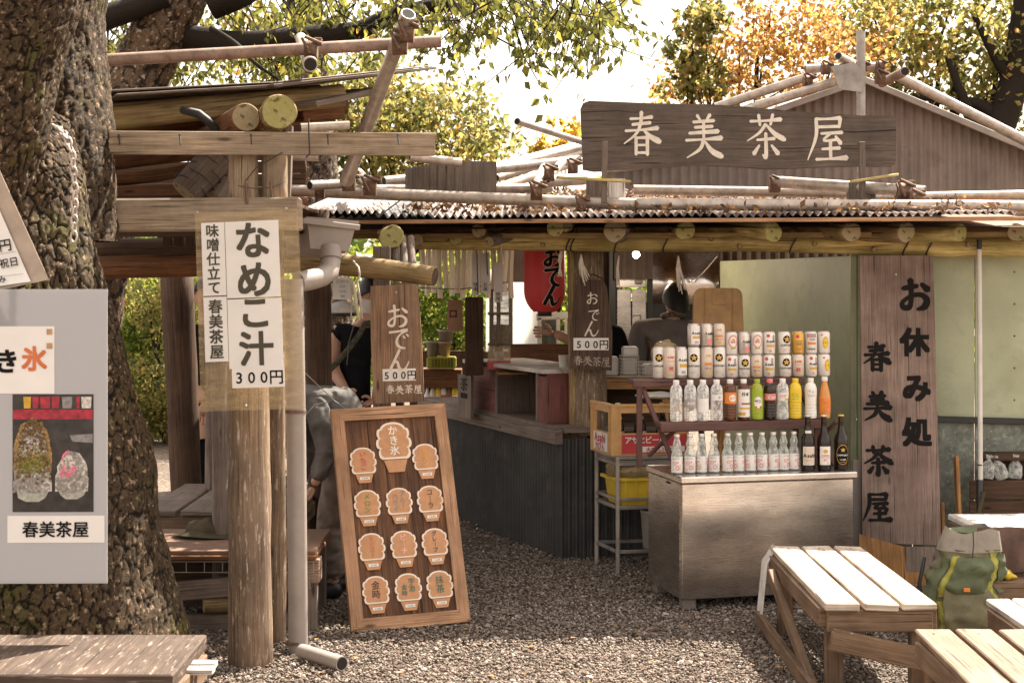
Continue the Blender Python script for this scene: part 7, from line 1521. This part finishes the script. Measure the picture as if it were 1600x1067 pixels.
# ------------------------------------------------------------------ people
def skin(chains, sub=2, root=0):
    """chains: lists of (point, rx, ry) sharing equal first points with earlier joints -> mesh grown over the skeleton"""
    vs, es, rs, key = [], [], [], {}
    for ch_ in chains:
        prev = None
        for p, rx, ry in ch_:
            k = tuple(round(c, 4) for c in p)
            if k not in key: key[k] = len(vs); vs.append(Vector(p)); rs.append((rx, ry))
            i = key[k]
            if prev is not None and prev != i: es.append((prev, i))
            prev = i
    me = bpy.data.meshes.new('s'); me.from_pydata(vs, es, []); ob = bpy.data.objects.new('s', me); COL.objects.link(ob)
    md = ob.modifiers.new('k', 'SKIN'); md.use_smooth_shade = True; md.branch_smoothing = .6
    for i, d in enumerate(me.skin_vertices[0].data): d.radius = rs[i]; d.use_root = (i == root)
    s2 = ob.modifiers.new('b', 'SUBSURF'); s2.levels = sub; s2.render_levels = sub
    dg = bpy.context.evaluated_depsgraph_get(); dg.update(); ev = ob.evaluated_get(dg).to_mesh(); mb = MB()
    mb.add([v.co.copy() for v in ev.vertices], [list(p.vertices) for p in ev.polygons], None, 0, True); ob.evaluated_get(dg).to_mesh_clear(); bpy.data.objects.remove(ob); bpy.data.meshes.remove(me); return mb
def hand(mb, w_, d, side, s=1.0, curl=.5):
    """palm and five fingers leaving wrist w_ in direction d, thumb on the given side"""
    d = Vector(d).normalized(); side = Vector(side); side = (side - d * side.dot(d)).normalized(); n = d.cross(side); w_ = Vector(w_)
    mb.merge(skin([[(w_, .026 * s, .02 * s), (w_ + d * .04 * s, .036 * s, .018 * s), (w_ + d * .085 * s, .04 * s, .016 * s)]], 2))
    for k, ln in enumerate((.068, .078, .073, .055)):
        b_ = w_ + d * .075 * s + side * (.027 - .018 * k) * s; pts = [b_]; ang_ = 0
        for j, f_ in enumerate((.45, .32, .23)): ang_ += curl * (.5 + .35 * j); pts.append(pts[-1] + (d * math.cos(ang_) + n * math.sin(ang_)) * ln * f_ * s)
        mb.merge(skin([[(p, .0088 * s, .0088 * s) for p in pts]], 1))
    t0 = w_ + d * .03 * s + side * .03 * s; mb.merge(skin([[(w_ + d * .02 * s + side * .015 * s, .012 * s, .012 * s), (t0, .011 * s, .011 * s), (t0 + (side * .7 + d * .7).normalized() * .032 * s, .0095 * s, .0095 * s), (t0 + (side * .4 + d * .9).normalized() * .058 * s, .008 * s, .008 * s)]], 1))
def head(mb, c, yaw, pitch=0, s=1.0):
    Mh = Matrix.Translation(Vector(c)) @ Euler((pitch, 0, yaw)).to_matrix().to_4x4()       # face looks along local -y
    def sk(p):
        t = p.z / .12; f_ = 1 - .16 * max(0, -t) ** 1.3; return Vector((p.x * f_, p.y * (1 - .08 * max(0, -t)) - .012 * max(0, -t), p.z))
    t = MB(); t.ell((0, 0, 0), (.074 * s, .094 * s, .118 * s), seg=24, rings=18, fn=sk)
    t.merge(skin([[(Vector((0, -.088, .012)) * s, .006, .006), (Vector((0, -.102, -.022)) * s, .011, .010), (Vector((0, -.09, -.03)) * s, .012, .006)]], 1))
    for sx in (-1, 1):
        t.ell(Vector((sx * .074, .005, -.005)) * s, (.009, .018, .03), (0, 0, sx * .3), 10, 8); t.ell(Vector((sx * .03, -.079, .012)) * s, (.014, .008, .009), None, 10, 8)
    t.ell(Vector((0, -.087, -.058)) * s, (.022, .008, .006), None, 10, 6)
    mb.merge(t, Mh); return Mh
def hair(Mh, lift=.007, low=-.035, s=1.0, back=-.07):
    def f(u, v):
        a = u * 6.2832; b_ = (v * .62 - .12) * math.pi * .8 + .1; x, y, z = math.cos(a) * math.cos(b_), math.sin(a) * math.cos(b_), math.sin(b_)
        front = max(0, -y); zz2 = z * .118 + (front * .075 if v < .35 else 0) * (1 - v / .35 if v < .35 else 0) + (back * max(0, y) * (1 - v) if v < .3 else 0)
        j = 1 + .02 * math.sin(a * 17 + v * 30)
        return Mh @ Vector((x * (.074 + lift) * s * j, y * (.094 + lift) * s * j, (zz2 + lift * (z > 0)) * s))
    mb = MB(); mb.grid(f, 36, 18); return mb
def V(x, y, Y): return P(x, y, Y)

# bending customer in a grey jacket
p1_ = thing('person', 'person in a grey jacket and khaki trousers bending over behind the menu board', 'person', V(528, 935, 8.0), group='people at the stall')
hip, mid, shl, nk = V(542, 694, 8.0), V(522, 628, 7.98), V(486, 603, 7.95), V(458, 612, 7.92)
hd_ = V(434, 664, 7.9)
kn1, an1, ft1 = V(516, 815, 8.02), V(520, 918, 8.0), V(500, 936, 7.85); kn2, an2, ft2 = V(548, 815, 8.2), V(552, 905, 8.25), V(535, 922, 8.1)
sL, eL, wL = V(492, 632, 7.82), V(514, 702, 7.74), V(490, 760, 7.72); sR, eR, wR = V(474, 648, 8.14), V(474, 715, 8.2), V(462, 770, 8.1)
hL = hip + Vector((0, -.07, -.03)); hR = hip + Vector((0, .09, -.03))
shb, mdb, nkb = shl + Vector((0, 0, -.08)), mid + Vector((0, 0, -.05)), nk + Vector((0, 0, -.05))
mbp = skin([[(hip, .09, .1), (mdb, .08, .09), (shb, .05, .06), (nkb, .042, .042), (hd_.lerp(nkb, .4), .05, .05)], [(hip, .09, .1), (hL, .08, .08), (kn1, .058, .058), (an1, .038, .04)], [(hip, .09, .1), (hR, .08, .08), (kn2, .055, .055), (an2, .038, .04)], [(shb, .05, .06), (sL, .032, .032), (eL, .03, .03), (wL, .026, .03)], [(shb, .05, .06), (sR, .032, .032), (eR, .03, .03), (wR, .026, .03)]])
mh = head(mbp, hd_, R(90), R(-50)); hand(mbp, wL, V(474, 790, 7.7) - wL, (0, -1, .2)); hand(mbp, wR, Vector((-.2, 0, -1)), (0, -1, 0)); mbp.build('body', M_skin, p1_); hair(mh).build('hair', M_hair, p1_)
jk = skin([[(hip + Vector((.0, 0, .02)), .15, .165), (mid, .155, .17), (shl, .145, .17), (nk, .085, .09), (nk.lerp(hd_, .3), .07, .07)], [(shl, .145, .17), (sL, .085, .085), (eL, .064, .064), (wL.lerp(eL, .12), .043, .045)], [(shl, .145, .17), (sR, .08, .08), (eR, .06, .06), (wR.lerp(eR, .12), .042, .045)]], 3)
for v in jk.v:
    q_ = np.array([[v.x * 9, v.y * 9, v.z * 9]]); v += Vector((0, -1, .3)) * ((float(fbm(q_, 3, 3)[0]) - .45) * .07 + (abs(float(fbm(q_ * np.array([[2.2, 2.2, 3.2]]), 2, 8)[0]) - .38) - .08) * .10)
jo = jk.build('jacket', M_greycl, p1_)
one('seam', M_seam, jo, lambda m: (m.tube([V(474, 580, 7.765), V(495, 600, 7.76), V(520, 624, 7.765), V(545, 642, 7.775)], .0022, 5), m.tube([V(478, 648, 7.73), V(492, 632, 7.745), V(511, 628, 7.765)], .0022, 5)))
tr = skin([[(hip + Vector((0, 0, .03)), .14, .15), (hL + Vector((0, 0, -.06)), .11, .105), (kn1, .084, .082), (an1 + Vector((0, 0, .03)), .066, .07)], [(hip + Vector((0, 0, .03)), .14, .15), (hR + Vector((0, 0, -.06)), .11, .105), (kn2, .08, .08), (an2 + Vector((0, 0, .03)), .064, .068)]], 3)
for v in tr.v:
    q_ = np.array([[v.x * 10, v.y * 10, v.z * 22]]); v += Vector((0, -1, 0)) * ((float(fbm(q_, 3, 9)[0]) - .45) * .06 + (abs(float(fbm(q_ * 2.3, 2, 5)[0]) - .38) - .08) * .09)
tr.build('trousers', M_khaki, p1_)
for a_, f_ in ((an1, ft1), (an2, ft2)):
    g_ = Vector((a_.x, a_.y, 0)); one('shoe', M_blackpl, p1_, lambda m: m.merge(skin([[(g_ + Vector((.05, .02, .045)), .045, .045), (g_ + Vector((0, 0, .05)), .05, .055), (g_ + Vector((-.09, -.05, .04)), .045, .035), (g_ + Vector((-.16, -.09, .03)), .036, .025)]], 2)))
# customer in a black T-shirt with a camera strap
p2p = thing('person', 'masked person in a black V-neck T-shirt with a camera strap behind the first oden sign', 'person', V(553, 855, 9.7), group='people at the stall')
Y2 = 9.7; hip, ws_, chs, nk, hc_ = V(556, 668, Y2), V(553, 620, Y2), V(555, 540, Y2), V(576, 494, Y2 - .02), V(579, 462, Y2 - .05)
k1, a1, k2_, a2 = V(540, 755, Y2), V(538, 830, Y2), V(572, 755, Y2), V(574, 830, Y2); sl, el, wl = V(526, 512, Y2 - .03), V(519, 575, Y2 - .1), V(541, 612, Y2 - .25); sr, er, wr = V(592, 512, Y2), V(603, 580, Y2 - .1), V(585, 625, Y2 - .25)
mbp = skin([[(hip, .13, .1), (ws_, .125, .09), (chs, .14, .1), (nk, .052, .052), (hc_.lerp(nk, .4), .05, .05)], [(hip, .13, .1), (k1, .06, .06), (a1, .04, .04), (a1 + Vector((0, -.12, -.03)), .04, .03)], [(hip, .13, .1), (k2_, .06, .06), (a2, .04, .04), (a2 + Vector((0, -.12, -.03)), .04, .03)], [(chs, .14, .1), (sl, .06, .06), (el, .045, .045), (wl, .028, .03)], [(chs, .14, .1), (sr, .06, .06), (er, .045, .045), (wr, .028, .03)]])
mh = head(mbp, hc_, R(25), R(12)); hand(mbp, wl, Vector((.5, -.5, -.4)), (0, 0, 1)); hand(mbp, wr, Vector((-.6, -.5, -.3)), (0, 0, 1)); mbp.build('body', M_skin, p2p); hair(mh, .01).build('hair', M_hair, p2p)
sk_ = skin([[(hip + Vector((0, 0, .02)), .15, .12), (ws_, .145, .115), (chs, .165, .125), (chs.lerp(nk, .55), .11, .09)], [(chs, .165, .125), (sl, .078, .078), (sl.lerp(el, .45), .066, .066)], [(chs, .165, .125), (sr, .078, .078), (sr.lerp(er, .45), .066, .066)]]); sk_.build('t_shirt', M_tshirt, p2p)
skin([[(hip, .155, .125), (hip + Vector((-.08, 0, -.1)), .1, .1), (k1, .08, .08), (a1, .065, .065)], [(hip, .155, .125), (hip + Vector((.08, 0, -.1)), .1, .1), (k2_, .08, .08), (a2, .065, .065)]]).build('trousers', M_khaki, p2p)
one('neckline', M_skin, p2p, lambda m: m.prism([(-.045, .07), (0, -.02), (.045, .07)], frame(V(573, 506, Y2 - .135), (1, 0, 0), (0, .2, 1)), .03))
one('face_mask', M_whitecl, p2p, lambda m: m.grid(lambda u, v: mh @ Vector((math.sin((u - .5) * 2.4) * .077, -math.cos((u - .5) * 2.4) * .1 - .006 - .012 * math.sin(v * 3.1) * math.cos((u - .5) * 2), -.095 + v * .088)), 12, 6))
cs_ = one('camera_strap', plain('patterned_strap', (.09, .085, .05), .8, 0, .5, 50, .4), p2p, lambda m: m.tube([V(582, 505, Y2 - .13), V(571, 505, Y2 - .17), V(560, 525, Y2 - .19), V(545, 545, Y2 - .2), V(530, 563, Y2 - .2), V(515, 578, Y2 - .18)], .02, 8, sq=.3))
one('cord', M_greycl, p2p, lambda m: m.tube([V(553, 508, Y2 - .2), V(545, 535, Y2 - .21), V(542, 570, Y2 - .2)], .004, 6))
cp = thing('white_hat', 'white cap with a black band by the shoulder of the black T-shirt customer', 'cap', V(532, 490, 9.3)); cc = V(533, 486, 9.35)
one('cap_crown', M_whitecl, cp, lambda m: m.ell(cc, (.085, .09, .062), (.1, -.15, 0), fn=lambda p: Vector((p.x, p.y, max(p.z, -.02))))); one('band', M_blackpl, cp, lambda m: m.tube([cc + Vector((math.cos(a_ * .52) * .087, math.sin(a_ * .52) * .09, -.02)) for a_ in range(13)], .01, 6)); one('brim', M_whitecl, cp, lambda m: m.grid(lambda u, v: cc + Vector((-.05 - .07 * v * math.cos((u - .5) * 2), math.sin((u - .5) * 2.4) * .08 - .03, -.025 - .025 * v)), 8, 3))
# cook seen from behind in a grey shirt
p3p = thing('person', 'cook with short black hair seen from behind in a grey shirt under the steel hood', 'person', V(1050, 830, 10.4), group='people at the stall')
Y3 = 10.4; hip, chs, nk, hc_ = V(1040, 640, Y3), V(1042, 540, Y3), V(1052, 494, Y3), V(1056, 470, Y3 - .02); sl, el, wl = V(1000, 512, Y3), V(992, 590, Y3 + .05), V(1010, 640, Y3 + .25); sr, er, wr = V(1082, 512, Y3), V(1090, 590, Y3 + .05), V(1075, 640, Y3 + .25)
k1, a1, k2_, a2 = V(1026, 730, Y3), V(1026, 810, Y3), V(1058, 730, Y3), V(1058, 810, Y3)
mbp = skin([[(hip, .13, .1), (chs, .15, .11), (nk, .055, .055), (hc_.lerp(nk, .4), .052, .052)], [(hip, .13, .1), (k1, .06, .06), (a1, .04, .04), (a1 + Vector((0, .12, -.03)), .04, .03)], [(hip, .13, .1), (k2_, .06, .06), (a2, .04, .04), (a2 + Vector((0, .12, -.03)), .04, .03)], [(chs, .15, .11), (sl, .06, .06), (el, .045, .045), (wl, .028, .03)], [(chs, .15, .11), (sr, .06, .06), (er, .045, .045), (wr, .028, .03)]])
mh = head(mbp, hc_, R(195), R(15)); hand(mbp, wl, Vector((.2, .8, -.2)), (1, 0, 0)); hand(mbp, wr, Vector((-.2, .8, -.2)), (-1, 0, 0)); mbp.build('body', M_skin, p3p); hair(mh, .012, back=-.09).build('hair', M_hair, p3p)
skin([[(hip, .17, .135), (chs, .19, .16), (chs.lerp(nk, .55), .15, .12), (chs.lerp(nk, .9), .075, .075)], [(chs.lerp(nk, .55), .15, .12), (sl, .1, .1), (el, .07, .07), (wl, .05, .05)], [(chs.lerp(nk, .55), .15, .12), (sr, .1, .1), (er, .07, .07), (wr, .05, .05)]]).build('shirt', M_shirt, p3p)
one('collar', plain('checked_collar', (.2, .17, .16), .9, 0, .6, 60, .3), p3p, lambda m: m.tube([V(1052 + math.cos(a_ * .52) * 17, 494 + 3 * math.sin(a_ * .52), Y3 + .07 * math.sin(a_ * .52)) for a_ in range(13)], .016, 8))
skin([[(hip, .15, .12), (k1, .08, .08), (a1, .06, .06)], [(hip, .15, .12), (k2_, .08, .08), (a2, .06, .06)]]).build('trousers', M_tshirt, p3p)
# stallholder in black reaching over the pan
p4p = thing('person', 'stallholder in a black top behind the corner post reaching a bare arm over the pan', 'person', V(940, 850, 10.1), group='people at the stall')
Y4 = 10.2; hip, chs, nk, hc_ = V(948, 650, Y4), V(940, 545, Y4), V(925, 490, Y4), V(918, 462, Y4); sl, el, wl = V(915, 520, Y4 - .05), V(893, 533, Y4 - .12), V(866, 520, Y4 - .18); sr, er, wr = V(968, 520, Y4), V(972, 590, Y4 + .1), V(950, 630, Y4 - .1)
k1, a1, k2_, a2 = V(936, 735, Y4), V(936, 815, Y4), V(962, 735, Y4), V(962, 815, Y4)
mbp = skin([[(hip, .13, .1), (chs, .15, .11), (nk, .055, .055), (hc_.lerp(nk, .4), .052, .052)], [(hip, .13, .1), (k1, .06, .06), (a1, .04, .04), (a1 + Vector((0, -.12, -.03)), .04, .03)], [(hip, .13, .1), (k2_, .06, .06), (a2, .04, .04), (a2 + Vector((0, -.12, -.03)), .04, .03)], [(chs, .15, .11), (sl, .06, .06), (el, .045, .045), (wl, .028, .03)], [(chs, .15, .11), (sr, .06, .06), (er, .045, .045), (wr, .028, .03)]])
mh = head(mbp, hc_, R(-60), R(10)); hand(mbp, wl, Vector((-1, -.1, .05)), (0, 0, 1), 1.1, .8); hand(mbp, wr, Vector((-.6, -.6, -.2)), (0, 0, 1)); mbp.build('body', M_skin, p4p); hair(mh, .012).build('hair', M_hair, p4p)
skin([[(hip, .17, .135), (chs, .19, .14), (chs.lerp(nk, .75), .09, .085)], [(chs, .19, .14), (sl, .085, .085), (sl.lerp(el, .5), .07, .07)], [(chs, .19, .14), (sr, .095, .09), (er, .07, .07), (wr, .05, .05)]]).build('top', M_tshirt, p4p)
skin([[(hip, .15, .12), (k1, .08, .08), (a1, .06, .06)], [(hip, .15, .12), (k2_, .08, .08), (a2, .06, .06)]]).build('trousers', M_tshirt, p4p)
# visitor in dark trousers behind the left posts
p5p = thing('person', 'visitor in dark clothes standing mostly hidden behind the left timber posts', 'person', V(316, 850, 9.9), group='people at the stall')
Y5 = 9.9; hip, chs, nk, hc_ = V(322, 650, Y5), V(322, 545, Y5), V(322, 492, Y5), V(322, 462, Y5); sl, el, wl = V(292, 512, Y5), V(304, 585, Y5), V(317, 630, Y5 - .15); sr, er, wr = V(352, 512, Y5), V(360, 585, Y5), V(356, 640, Y5); k1, a1, k2_, a2 = V(318, 740, Y5), V(316, 822, Y5), V(338, 740, Y5), V(340, 822, Y5)
mbp = skin([[(hip, .12, .1), (chs, .13, .1), (nk, .055, .055), (hc_.lerp(nk, .4), .052, .052)], [(hip, .12, .1), (k1, .06, .06), (a1, .04, .04), (a1 + Vector((0, -.12, -.03)), .04, .03)], [(hip, .12, .1), (k2_, .06, .06), (a2, .04, .04), (a2 + Vector((0, -.12, -.03)), .04, .03)], [(chs, .13, .1), (sl, .055, .055), (el, .042, .042), (wl, .028, .03)], [(chs, .13, .1), (sr, .055, .055), (er, .042, .042), (wr, .028, .03)]])
mh = head(mbp, hc_, 0); hand(mbp, wl, Vector((.1, -.1, -1)), (1, 0, 0)); hand(mbp, wr, Vector((0, 0, -1)), (-1, 0, 0)); mbp.build('body', M_skin, p5p); hair(mh, .01).build('hair', M_hair, p5p)
skin([[(hip, .14, .12), (chs, .15, .12), (chs.lerp(nk, .7), .09, .085)], [(chs, .15, .12), (sl, .075, .075), (el, .058, .058)], [(chs, .15, .12), (sr, .075, .075), (er, .058, .058)]]).build('top', M_tshirt, p5p)
skin([[(hip, .145, .12), (k1, .078, .078), (a1, .06, .06)], [(hip, .145, .12), (k2_, .078, .078), (a2, .06, .06)]]).build('trousers', M_tshirt, p5p)
